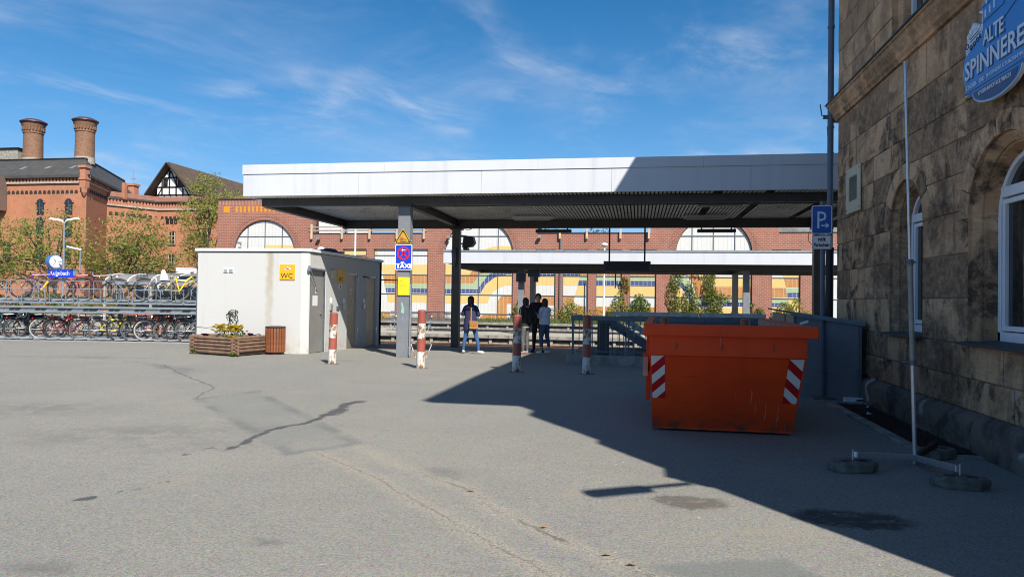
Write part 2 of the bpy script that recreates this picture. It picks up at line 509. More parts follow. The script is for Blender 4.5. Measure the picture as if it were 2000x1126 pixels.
def m_tile(name, c, joint, var=.08):
    n = NT(name)
    x = n.xyz(n.obj())
    a = tuple(min(1, q*(1+var)) for q in c); b = tuple(q*(1-var) for q in c)
    t = n.brick(n.comb(x[0], x[2], 0.), a, b, joint, .29, .145, .011, 0.)
    return n.done(t[0], .3, 0.)
M['tile_white'] = m_tile('white wall tile', (.60, .595, .57), (.42, .42, .41), .02)
M['tile_yellow'] = m_tile('yellow wall tile', (.66, .46, .17), (.54, .40, .19), .03)
M['tile_orange'] = m_tile('orange wall tile', (.41, .18, .045), (.56, .40, .28), .08)
M['tile_green'] = m_tile('green wall tile', (.31, .40, .22), (.45, .48, .38), .05)
M['tile_blue'] = m_tile('blue wall tile', (.018, .035, .15), (.42, .44, .50), .3)
M['tile_amber'] = mk('bright orange glazed tile', (.72, .27, .012), .3, 0, .15, 6)

def m_asphalt():
    n = NT('old asphalt')
    p = n.obj(); x = n.xyz(p)
    jit = n.vm('SUBTRACT', n.noise(2.2, 5, .65, 0, p, True), (.5, .5, .5))
    pj = n.vm('ADD', p, n.vm('SCALE', jit, .34))
    jit2 = n.vm('SUBTRACT', n.noise(9, 4, .65, 0, p, True), (.5, .5, .5))
    pc = n.vm('ADD', p, n.vm('SCALE', jit2, .09))
    pc = n.vm('ADD', pc, n.vm('SCALE', jit, .16))
    big = n.mr(n.noise(.23, 5, .6), .35, .68)
    tint = n.mr(n.noise(.16, 4, .6, 0, n.vm('ADD', p, (31., 7., 0.))), .40, .62)
    mid = n.mr(n.noise(1.4, 6, .65), .3, .72)
    c = n.mix(big, (.255, .244, .210), (.215, .209, .183))
    c = n.mix(n.m('MULTIPLY', tint, .4), c, (.190, .196, .190))
    c = n.mix(n.m('MULTIPLY', mid, .45), c, (.178, .174, .162))
    grit = n.noise(140, 4, .75)
    c = n.mix(n.mr(grit, .5, .70, 0, .9), c, (.46, .44, .39))
    c = n.mix(n.mr(grit, .49, .32, 0, .85), c, (.07, .068, .064))
    g2 = n.noise(46, 3, .7)
    c = n.mix(n.mr(g2, .5, .68, 0, .42), c, (.36, .345, .305))
    c = n.mix(n.mr(g2, .5, .34, 0, .50), c, (.09, .088, .082))
    g3 = n.noise(11, 5, .7)
    c = n.mix(n.mr(g3, .48, .34, 0, .22), c, (.11, .108, .10))
    c = n.mix(n.mr(g3, .52, .66, 0, .16), c, (.32, .30, .26))
    chip = n.mr(n.voro(34), .16, .09)
    chipc = n.noise(7.7, 2, .5)
    c = n.mix(n.m('MULTIPLY', chip, n.mr(chipc, .52, .60, 0, .55)), c, (.06, .058, .055))
    c = n.mix(n.m('MULTIPLY', chip, n.mr(chipc, .46, .38, 0, .5)), c, (.44, .42, .37))
    stone = n.voro(60, out='Color')
    c = n.mix(.16, c, stone, 'SOFT_LIGHT')
    pale = n.mr(n.noise(.8, 6, .7), .60, .74)
    c = n.mix(n.m('MULTIPLY', pale, .4), c, (.30, .28, .24))
    pj2 = n.vm('ADD', pj, n.vm('SCALE', jit2, .22))
    def ell(cx, cy, rx, ry, ang, soft=.25, src=None):
        d = n.vm('SUBTRACT', src or pj, (cx, cy, 0))
        q = n.xyz(d); ca, sa = math.cos(ang), math.sin(ang)
        u = n.m('ADD', n.m('MULTIPLY', q[0], ca/rx), n.m('MULTIPLY', q[1], sa/rx))
        v = n.m('ADD', n.m('MULTIPLY', q[0], -sa/ry), n.m('MULTIPLY', q[1], ca/ry))
        r = n.m('SQRT', n.m('ADD', n.m('MULTIPLY', u, u), n.m('MULTIPLY', v, v)))
        return n.mr(r, 1+soft, 1-soft)
    def seg(a, b, w, src, soft=.5):
        ax, ay = a; bx, by = b; L2 = (bx-ax)**2+(by-ay)**2
        q = n.xyz(src)
        dx = n.m('SUBTRACT', q[0], ax); dy = n.m('SUBTRACT', q[1], ay)
        t = n.m('DIVIDE', n.m('ADD', n.m('MULTIPLY', dx, bx-ax), n.m('MULTIPLY', dy, by-ay)), L2)
        tn = n.t.nodes.new('ShaderNodeClamp'); n.set(tn.inputs[0], t); t = tn.outputs[0]
        ex = n.m('SUBTRACT', dx, n.m('MULTIPLY', t, bx-ax)); ey = n.m('SUBTRACT', dy, n.m('MULTIPLY', t, by-ay))
        d = n.m('SQRT', n.m('ADD', n.m('MULTIPLY', ex, ex), n.m('MULTIPLY', ey, ey)))
        return n.mr(d, w*(1+soft), w*(1-soft))
    def poly(pts, w, src, soft=.5):
        r = None
        for a, b in zip(pts, pts[1:]):
            k = seg(a, b, w, src, soft)
            r = k if r is None else n.m('MAXIMUM', r, k)
        return r
    # smoother blue grey repair patch
    def quad(pts, soft, src):
        r = None; q = n.xyz(src)
        cx = sum(a for a, _ in pts)/4; cy = sum(b for _, b in pts)/4
        for (ax, ay), (bx, by) in zip(pts, pts[1:]+pts[:1]):
            nx, ny = by-ay, ax-bx; L = math.hypot(nx, ny); nx /= L; ny /= L
            if (cx-ax)*nx+(cy-ay)*ny < 0: nx, ny = -nx, -ny
            d = n.m('ADD', n.m('MULTIPLY', n.m('SUBTRACT', q[0], ax), nx), n.m('MULTIPLY', n.m('SUBTRACT', q[1], ay), ny))
            r = d if r is None else n.m('MINIMUM', r, d)
        return n.mr(r, -soft, soft), n.m('MULTIPLY', n.mr(r, .18, .06), n.mr(r, -.05, .03))
    pin, pedge = quad([(-6.47, 9.68), (-6.05, 10.77), (-2.82, 7.19), (-3.34, 6.5)], .10, pc)
    c = n.mix(n.m('MULTIPLY', n.m('MULTIPLY', pin, n.mr(n.noise(1.1, 5, .6), .25, .6, .35, 1.)), .36), c, (.160, .174, .168))
    c = n.mix(n.m('MULTIPLY', n.m('MULTIPLY', pedge, n.mr(n.noise(1.6, 4), .38, .6)), .5), c, (.10, .11, .11))
    p2, e2 = quad([(-.05, 4.25), (.9, 4.6), (1.6, 3.2), (.2, 3.0)], .05, pc)
    c = n.mix(n.m('MULTIPLY', p2, .6), c, (.13, .145, .142))
    # faint old stains
    for (cx, cy, rx, ry, an, k) in ((-7.9, 8.3, 1.1, .55, .3, .5), (-5.5, 7.1, 1.5, .45, .5, .5), (-4.6, 6.6, .9, .25, .4, .35), (-9.6, 13.6, .9, .22, -.5, .8),
                                    (-8.9, 12.9, .5, .16, -.9, .7), (-2.3, 4.2, .10, .07, 0, .9), (-1.68, 6.13, .24, .16, 0, .6), (-13.4, 15.4, 1.6, .25, .2, .7),
                                    (-7.4, 16.8, .7, .15, 0, .7), (-3.3, 3.5, .2, .1, 0, .7), (-.53, 5.78, .2, .12, 0, -.45), (-3.75, 5.43, .12, .22, 0, -.6), (.85, 5.0, .3, .14, .3, -.4), (-.1, 5.5, .2, .1, .2, -.4)):
        e = n.m('MULTIPLY', ell(cx, cy, rx, ry, an, .75, pj2), n.mr(n.noise(2.6, 6, .7, .3, n.vm('ADD', p, (cx*3., cy, 0.))), .34, .62))
        c = n.mix(n.m('MULTIPLY', e, abs(k)*.75), c, (.095, .095, .093) if k > 0 else (.30, .25, .19))
    c = n.mix(n.m('MULTIPLY', n.m('MULTIPLY', ell(.42, 5.71, .27, .17, .1, .25, pj2), n.mr(n.noise(9, 5, .7), .28, .5)), .75), c, (.085, .07, .055))
    c = n.mix(n.m('MULTIPLY', n.m('MULTIPLY', ell(1.55, 5.52, .40, .24, .1, .25, pj2), n.mr(n.noise(7, 5, .7), .28, .5)), .85), c, (.04, .035, .03))
    # cracks with washed-out gravel
    ck = [[(-2.84, 7.08), (-2.13, 6.32), (-1.41, 5.75), (-1.05, 5.24), (-.65, 4.84), (-.42, 4.58), (-.18, 4.36), (.17, 4.1), (.6, 3.7)],
          [(-3.12, 6.71), (-2.3, 5.98), (-1.73, 5.37), (-1.27, 4.88), (-.9, 4.47), (-.55, 4.11), (-.2, 3.7)]]
    halo = n.m('MAXIMUM', poly(ck[0], .085, pc, .8), poly(ck[1], .085, pc, .8))
    line = n.m('MAXIMUM', n.m('MULTIPLY', poly(ck[0], .015, pc, .7), n.mr(x[1], 6.3, 5.5)), n.m('MULTIPLY', poly(ck[1], .010, pc, .7), .5))
    gr = n.mr(n.noise(30, 4, .7), .36, .6)
    c = n.mix(n.m('MULTIPLY', n.m('MULTIPLY', halo, gr), .55), c, (.34, .30, .235))
    crumb = n.mr(n.noise(55, 3, .7), .55, .62)
    c = n.mix(n.m('MULTIPLY', n.m('MULTIPLY', halo, crumb), .8), c, (.42, .38, .31))
    crd = n.mr(n.noise(48, 3, .7), .44, .37)
    c = n.mix(n.m('MULTIPLY', n.m('MULTIPLY', halo, crd), .7), c, (.07, .06, .05))
    lb = n.mr(n.noise(1.3, 3), .38, .58)
    c = n.mix(n.m('MULTIPLY', n.m('MULTIPLY', line, lb), .7), c, (.055, .04, .03))
    jn = poly([(-13.44, 15.39), (-11.7, 14.78), (-10.16, 14.1), (-8.4, 12.3), (-6.97, 11.0)], .018, pc, .7)
    jn = n.m('MAXIMUM', jn, poly([(-6.97, 11.0), (-6.47, 9.68)], .012, pc, .7))
    c = n.mix(n.m('MULTIPLY', jn, .7), c, (.06, .06, .06))
    # wet trickle
    wet = poly([(-4.0, 10.1), (-4.13, 9.8), (-3.97, 9.3), (-3.96, 8.8)], .095, pj, .35)
    wet = n.m('MAXIMUM', wet, poly([(-3.96, 8.8), (-3.96, 8.2), (-4.08, 7.9), (-4.18, 7.6), (-4.13, 7.35), (-4.03, 6.9)], .05, pj, .5))
    br = n.m('MULTIPLY', poly([(-4.03, 6.9), (-4.01, 6.5), (-4.22, 6.6), (-4.32, 6.3)], .05, pj, .5), n.mr(n.noise(5, 3), .5, .56))
    br = n.m('MAXIMUM', br, n.m('MULTIPLY', poly([(-3.8, 5.35), (-3.95, 5.05), (-4.08, 4.72)], .05, pj, .5), n.mr(n.noise(6, 3), .5, .56)))
    wet = n.m('MAXIMUM', wet, br)
    wet = n.m('MULTIPLY', wet, n.mr(n.noise(6, 5, .7), .33, .46))
    c = n.mix(n.m('MULTIPLY', wet, .85), c, (.055, .055, .057))
    # white gum spots and specks
    sp = n.mr(n.voro(1.9, pj), .035, .020)
    c = n.mix(n.m('MULTIPLY', sp, n.mr(n.noise(.7, 2), .45, .55, .0, .8)), c, (.45, .44, .42))
    h = n.m('ADD', n.m('ADD', n.m('MULTIPLY', grit, 1.), n.m('MULTIPLY', g2, 1.2)), n.m('MULTIPLY', line, -1.2))
    n.bump(h, .55, .008)
    return n.done(c, n.m('SUBTRACT', .88, n.m('MULTIPLY', wet, .3)), 0., .3)
M['asphalt'] = m_asphalt()

def m_stone():
    n = NT('sooty sandstone')
    p = n.obj(); x = n.xyz(p)
    rn = n.info('Random')
    rv = n.mr(n.m('FRACT', n.m('MULTIPLY', rn, 7.3)), .25, .75)
    tone = n.mix(rv, (.66, .40, .225), (.48, .285, .155))
    tone = n.mix(n.mr(n.noise(2.6, 6, .65, .4), .35, .7), tone, (.70, .455, .27))
    bed = n.noise(1.0, 6, .65, .2, n.comb(n.m('MULTIPLY', x[0], 6.), n.m('MULTIPLY', x[1], 6.), n.m('MULTIPLY', x[2], 40.)))
    tone = n.mix(n.mr(bed, .4, .7, 0, .35), tone, (.28, .175, .095))
    off = n.vm('ADD', p, n.comb(n.m('MULTIPLY', rn, 17.), n.m('MULTIPLY', rn, 9.), n.m('MULTIPLY', rn, 5.)))
    soot = n.mr(n.noise(1.5, 7, .66, .5, off), .475, .61)
    dk = n.mr(n.m('FRACT', n.m('MULTIPLY', rn, 13.7)), .70, .78)
    run = n.mr(n.noise(1.0, 6, .66, 0, n.comb(n.m('MULTIPLY', x[0], 3.), n.m('MULTIPLY', x[1], 3.), n.m('MULTIPLY', x[2], .55))), .52, .66)
    soot2 = n.m('MAXIMUM', n.m('MULTIPLY', n.mr(n.noise(.75, 7, .66, .3), .485, .62), .95), n.m('MULTIPLY', run, .8))
    fleck = n.mr(n.noise(9, 5, .7), .38, .56)
    soot2 = n.m('MULTIPLY', soot2, n.m('ADD', .68, n.m('MULTIPLY', fleck, .32)))
    soot = n.m('MAXIMUM', n.m('MULTIPLY', soot, n.m('ADD', .62, n.m('MULTIPLY', fleck, .38))), n.m('MULTIPLY', dk, n.m('ADD', .40, n.m('MULTIPLY', fleck, .35))))
    low = n.mr(x[2], 5.6, 3.6, .62, 1.0)
    s = n.m('MAXIMUM', soot, n.m('MULTIPLY', soot2, .9))
    s = n.m('MULTIPLY', s, low)
    c = n.mix(n.m('MULTIPLY', s, .90), tone, (.036, .030, .026))
    # darker low down in the far corner and pale mortar repairs near the sills
    rep = n.m('MULTIPLY', n.mr(n.noise(2.2, 5, .6, .3), .66, .675), n.mr(x[2], 1.5, 1.0))
    c = n.mix(n.m('MULTIPLY', rep, .85), c, (.40, .36, .32))
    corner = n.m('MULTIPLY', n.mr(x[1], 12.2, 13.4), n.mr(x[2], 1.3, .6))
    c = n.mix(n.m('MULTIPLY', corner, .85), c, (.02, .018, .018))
    n.bump(n.m('ADD', n.noise(34, 6, .7), n.m('MULTIPLY', bed, 1.2)), .6, .012)
    return n.done(c, .9, 0., .25)
M['stone'] = m_stone()
def m_plinth():
    n = NT('dark plinth stone')
    p = n.obj()
    c = n.mix(n.mr(n.noise(2.2, 7, .68, .5), .42, .66), (.19, .155, .12), (.06, .056, .055))
    c = n.mix(n.mr(n.noise(1.6, 5, .6), .60, .66), c, (.40, .37, .34))
    n.bump(n.noise(14, 6, .7), .7, .03)
    return n.done(c, .92, 0., .25)
M['plinth'] = m_plinth()
M['mortar'] = mk('lime mortar', (.42, .33, .24), .9, 0, .4, 4, .4, 50, c2=(.18, .14, .11))

def m_skip():
    n = NT('orange skip paint')
    p = n.obj(); x = n.xyz(p)
    base = n.mix(n.mr(n.noise(2.0, 5, .6), .3, .75), (.66, .060, .009), (.55, .044, .008))
    scr = n.mr(n.noise(1.0, 6, .7, 0, n.comb(n.m('MULTIPLY', x[0], 3.), n.m('MULTIPLY', x[1], 3.), n.m('MULTIPLY', x[2], 26.))), .60, .66)
    scr = n.m('MULTIPLY', scr, n.mr(n.m('MULTIPLY', n.noise(2.6, 3, .5), n.mr(x[2], 1.0, .75)), .46, .56))
    ver = n.mr(n.noise(1.0, 5, .7, 0, n.comb(n.m('MULTIPLY', x[0], 36.), n.m('MULTIPLY', x[1], 3.), n.m('MULTIPLY', x[2], 3.))), .60, .66)
    ver = n.m('MULTIPLY', ver, n.mr(n.noise(1.7, 3, .5), .55, .66))
    c = n.mix(n.m('MULTIPLY', ver, .55), n.mix(n.m('MULTIPLY', scr, .75), base, (.12, .05, .03)), (.55, .30, .22))
    c = n.mix(n.m('MULTIPLY', n.mr(x[2], .28, .0), n.mr(n.noise(6, 5, .65), .4, .65)), c, (.10, .055, .035))
    chip = n.mr(n.noise(17, 5, .7), .70, .73)
    c = n.mix(n.m('MULTIPLY', chip, .7), c, (.11, .05, .03))
    n.bump(n.m('ADD', n.noise(1.3, 3, .5), n.m('MULTIPLY', n.noise(5, 3, .5), .25)), .35, .05)
    return n.done(c, n.m('ADD', .58, n.m('MULTIPLY', scr, .3)), 0., .25)
M['skip'] = m_skip()
M['skip_in'] = mk('worn skip inside steel', (.25, .26, .24), .6, .2, .4, 4, .2, 30, c2=(.12, .11, .09))
M['bollard_red'] = worn_paint('chipped red bollard paint', (.33, .085, .058), (.24, .12, .07), .60, 7)
M['bollard_white'] = worn_paint('rust flecked white bollard paint', (.66, .63, .58), (.34, .165, .06), .51, 7, .5, .05, .6)
M['shed'] = mk('blue grey sheet metal', (.155, .17, .19), .5, .2, .22, 2.2, .05, 30)
M['door'] = mk('grey door sheet', (.27, .265, .25), .42, .2, .12, 3)
M['door_steel'] = mk('brushed steel door sheet', (.36, .33, .28), .38, .55, .15, 4)
M['refl_red'] = mk('red reflective film', (.42, .008, .012), .35, 0, .06, 4)
M['refl_white'] = mk('white reflective stripe', (.62, .62, .60), .35, 0, .06, 4)
M['paper'] = mk('white paper', (.70, .70, .70), .8, 0, .05, 20)
# ------------------------------------------------------------------ ground, platforms, tracks
mb = MB()
ys = [-160, -40, -10, 0, 6, 10, 14, 25.0]
for a, b in zip(ys, ys[1:]):
    mb.add([(-160,a,gz(a)),(160,a,gz(a)),(160,b,gz(b)),(-160,b,gz(b))], [(0,1,2,3)])
mb.add([(-160,25.0,gz(25)),(160,25.0,gz(25)),(160,25.0,-.65),(-160,25.0,-.65)], [(0,1,2,3)])
ground = tag(obj('forecourt_ground', mb, M['asphalt'], recalc=False), kind='structure')
mb = MB(); mb.add([(-2500,-2500,-.68),(2500,-2500,-.68),(2500,2500,-.68),(-2500,2500,-.68)], [(0,1,2,3)])
# leave the terrain below everything; it carries the view to the horizon
tag(obj('terrain', mb, M['terrain'], recalc=False), kind='structure')
mb = MB(); mb.add([(-160,25.0,-.62),(160,25.0,-.62),(160,32.5,-.62),(-160,32.5,-.62)], [(0,1,2,3)])
mb.add([(-160,38.6,-.62),(160,38.6,-.62),(160,47.2,-.62),(-160,47.2,-.62)], [(0,1,2,3)])
tag(obj('track_bed', mb, M['ballast'], recalc=False), kind='structure')
mb = MB(); mb.box(-160,160,24.55,25.06,-.40,gz(25)+.012)
tag(obj('near_platform_edging', mb, M['concrete_pale'], bevel=.01), kind='structure')
mb = MB(); mb.box(-120,120,32.62,38.3,-.62,-.16)
tag(obj('island_platform', mb, M['concrete_pale']), kind='structure')
mb = MB(); mb.add([(-120,47.5,-.10),(120,47.5,-.10),(120,51.9,.02),(-120,51.9,.02)], [(0,1,2,3)])
mb.add([(-120,51.9,.02),(120,51.9,.02),(120,140,.0),(-120,140,.0)], [(0,1,2,3)])
tag(obj('grass_verge_ground', mb, M['terrain'], recalc=False), kind='structure')

# precast platform edge units: slab nose, rib and kicker panel
def edge_run(name, y, ztop, x0, x1, pitch, depth):
    root = thing(name, None, None, (0,0,0)); root['kind'] = 'structure'
    m = MB()
    m.box(.006, pitch-.006, -.12, .5, -.14, 0)
    m.box(.0, .15, -.02, .3, -.62, -.14)
    m.box(.15, pitch, .22, .3, -.62, -.14)
    m.box(.15, pitch, .06, .22, -.62, -.27)
    first = None
    n = int((x1-x0)/pitch)
    for i in range(n):
        if first is None:
            first = obj('edge_unit', m, M['concrete'], root, bevel=.008); o = first
        else:
            o = first.copy(); COL.objects.link(o)
        o.location = (x0+i*pitch, y+rnd.uniform(-.008,.008), ztop+rnd.uniform(-.006,.006))
    return root
edge_run('island_platform_edge', 32.36, -.15, -34, 9, .94, .5)
edge_run('far_track_edge', 47.15, -.09, -44, 16, 1.36, .5)
for i, (ya, nm) in enumerate(((28.9, 'first'), (40.6, 'second'))):
    t = thing('railway_track', 'rusty railway track between the two platforms' if i == 0 else 'railway track in the shade behind the far platform', 'railway track', (0, ya, -.62))
    for k in (0, 1.5):
        m = MB(); m.box(-90, 60, ya+k-.035, ya+k+.035, -.46, -.42); m.box(-90, 60, ya+k-.01, ya+k+.01, -.58, -.46); m.box(-90, 60, ya+k-.07, ya+k+.07, -.60, -.58)
        obj('rail', m, M['rail'], t)
    m = MB(); m.box(-.13,.13,ya-.55,ya+2.05,-.645,-.6)
    s0 = obj('sleeper', m, M['concrete_dark'], t)
    for q in range(60):
        c = s0.copy(); COL.objects.link(c); c.location.x = -36+q*.7
    s0.location.x = 7

# ------------------------------------------------------------------ mural wall building
YM = 52.0
bw = thing('mural_building', 'long red brick building with arched bays filled with coloured tile murals', 'building', (-33, YM, -.25))
def P(name, mb, mat, par=bw, **k): return obj(name, mb, mat, par, **k)
ARCH = [(-28.95, 2.6, 4.82), (-11.7, 2.61, 4.82), (5.2, 2.62, 4.85)]
RECT = [(-24.7,-23.0), (-22.38,-20.47), (-19.90,-18.10), (-17.78,-15.59), (-7.41,-5.94), (-5.42,-3.56), (-3.01,-1.15), (-.60,1.27), (9.11,11.01), (11.9,13.8), (14.3,16.2)]
ZB = -.25
mb = MB()
# piers and spandrels, front face on YM
xs = sorted([(c-r, c+r, 'a', (c, r, z)) for c, r, z in ARCH] + [(a, b, 'r', None) for a, b in RECT])
cur = -32.97
for a, b, k, d in xs:
    mb.box(cur, a, YM, YM+.35, ZB, 5.18); cur = b
    if k == 'a':
        c, r, z0 = d
        # spandrel: region above the arch up to 6.38
        N = 20
        pts = [(c+r*math.cos(math.pi*i/N), z0+r*math.sin(math.pi*i/N)) for i in range(N+1)]
        for (xa, za), (xb, zb) in zip(pts, pts[1:]):
            mb.prism([(xa, za), (xa, 7.95), (xb, 7.95), (xb, zb)], 'xz', YM, YM+.35)
        mb.box(c-r-.002, c-r, YM, YM+.35, 0, .1)
mb.box(cur, 20, YM, YM+.35, ZB, 5.18)
# band above the rectangular bays
edges = [(-24.94, -16.05), (-7.35, .85), (9.55, 20)]
for a, b in edges: mb.box(a, b, YM, YM+.35, 5.18, 6.34)
# raised gables around the arches
for (c, r, z0), (ga, gb) in zip(ARCH, ((-32.97,-24.94), (-16.05,-7.35), (.85,9.55))):
    mb.box(ga, c-r, YM, YM+.35, 5.18, 7.95); mb.box(c+r, gb, YM, YM+.35, 5.18, 7.95)
    mb.box(ga, gb, YM, YM+.35, 7.95, 8.62)
P('brick_wall', mb, M['brick_mural'])
mb = MB()
for ga, gb in ((-32.97,-24.94), (-16.05,-7.35), (.85,9.55)): mb.box(ga, gb, YM+.002, YM+.35, 8.62, 9.06)
P('soldier_course', mb, M['brick_soldier'])
mb = MB()
for ga, gb in ((-32.97,-24.94), (-16.05,-7.35), (.85,9.55)): mb.box(ga-.06, gb+.06, YM-.07, YM+.42, 9.06, 9.13)
for a, b in edges: mb.box(a+.06, b-.06, YM-.05, YM+.40, 6.34, 6.40)
P('metal_coping', mb, M['steel_dark'])
mb = MB(); mb.box(-32.9, 20, YM+4.0, YM+4.2, ZB, 5.9); P('rear_wall', mb, M['brick_mural'])
mb = MB(); mb.box(-32.97, -32.7, YM+.36, YM+4.0, ZB, 9.0); mb.box(-24.94-.3,-24.94, YM+.36, YM+4, 6.4, 9.0); P('side_wall', mb, M['brick_mural'])
mb = MB(); mb.box(-32.9,-25.2, YM+.36, YM+4.0, 8.6, 8.7); mb.box(-24.9, 20, YM+.36, YM+4.0, 5.6, 5.7); P('flat_roof', mb, M['zinc'])
# voussoirs of each arch, proud of the wall
for c, r, z0 in ARCH:
    m = MB(); N = 58
    for ring in range(2):
        ra = r+.012+ring*.27; rb = ra+.25
        for i in range(N):
            t0 = math.pi*(i+.06)/N; t1 = math.pi*(i+.94)/N
            q = [(c+ra*math.cos(t0), z0+ra*math.sin(t0)), (c+rb*math.cos(t0), z0+rb*math.sin(t0)), (c+rb*math.cos(t1), z0+rb*math.sin(t1)), (c+ra*math.cos(t1), z0+ra*math.sin(t1))]
            m.prism(q, 'xz', YM-.02, YM+.1)
    tag(P('arch_ring', m, M['brick_mural']), kind='stuff')
# tile panels, bay by bay, with frame bars between
YP = YM+.16
ROWS = [(-.2,.38), (.38,1.79), (1.79,3.24), (3.24,4.70), (4.70,5.18)]
bars = MB()
for a, b in RECT:
    for z0, z1 in ROWS:
        m = MB(); m.box(a+.01, b-.01, YP, YP+.05, z0+.012, z1-.012); P('tile_panel', m, M['tile_white'])
        bars.box(a, b, YP-.05, YP+.02, z1-.022, z1+.022)
    bars.box(a, a+.05, YP-.05, YP+.03, ZB, 5.18); bars.box(b-.05, b, YP-.05, YP+.03, ZB, 5.18)
AROWS = [(-.2,.38), (.38,1.79), (1.79,3.24), (3.24,4.70), (4.70,6.15), (6.15,7.5)]
for c, r, zs in ARCH:
    cols = [(c-r, c-1.46), (c-1.46, c), (c, c+1.46), (c+1.46, c+r)]
    for z0, z1 in AROWS:
        for xa, xb in cols:
            pts = []
            lo = z0+.012; hi = z1-.012
            def top(x):
                d = r*r-(x-c)**2
                return zs+math.sqrt(max(d, 0))
            N = 8
            up_ = [(xa+.012+(xb-xa-.024)*i/N) for i in range(N+1)]
            tp = [(x, min(hi, top(x)-.01)) for x in up_]
            tp = [(x, max(z, lo)) for x, z in tp]
            if max(z for _, z in tp)-lo < .05: continue
            pts = [(up_[0], lo)] + tp + [(up_[-1], lo)]
            cl = [pts[0]]
            for q in pts[1:]:
                if abs(q[0]-cl[-1][0])+abs(q[1]-cl[-1][1]) > 1e-4: cl.append(q)
            m = MB(); m.prism(cl, 'xz', YP, YP+.05); P('tile_panel', m, M['tile_white'])
        hw = math.sqrt(max(r*r-max(0, z1-zs)**2, 0)) if z1 > zs else r
        if hw > .1 and z1 < zs+r: bars.box(c-hw, c+hw, YP-.05, YP+.02, z1-.024, z1+.024)
    for x in (c-1.46, c, c+1.46):
        bars.box(x-.024, x+.024, YP-.052, YP+.02, ZB, zs+math.sqrt(r*r-(x-c)**2))
    bars.box(c-r, c-r+.05, YP-.05, YP+.03, ZB, zs); bars.box(c+r-.05, c+r, YP-.05, YP+.03, ZB, zs)
    m = MB(); N = 40
    m.tube([(c+(r-.02)*math.cos(math.pi*i/N), YP-.02, zs+(r-.02)*math.sin(math.pi*i/N)) for i in range(N+1)], .03, 4)
    P('arch_rim', m, M['galv_dark'])
P('frame_bar', bars, M['galv_dark'])
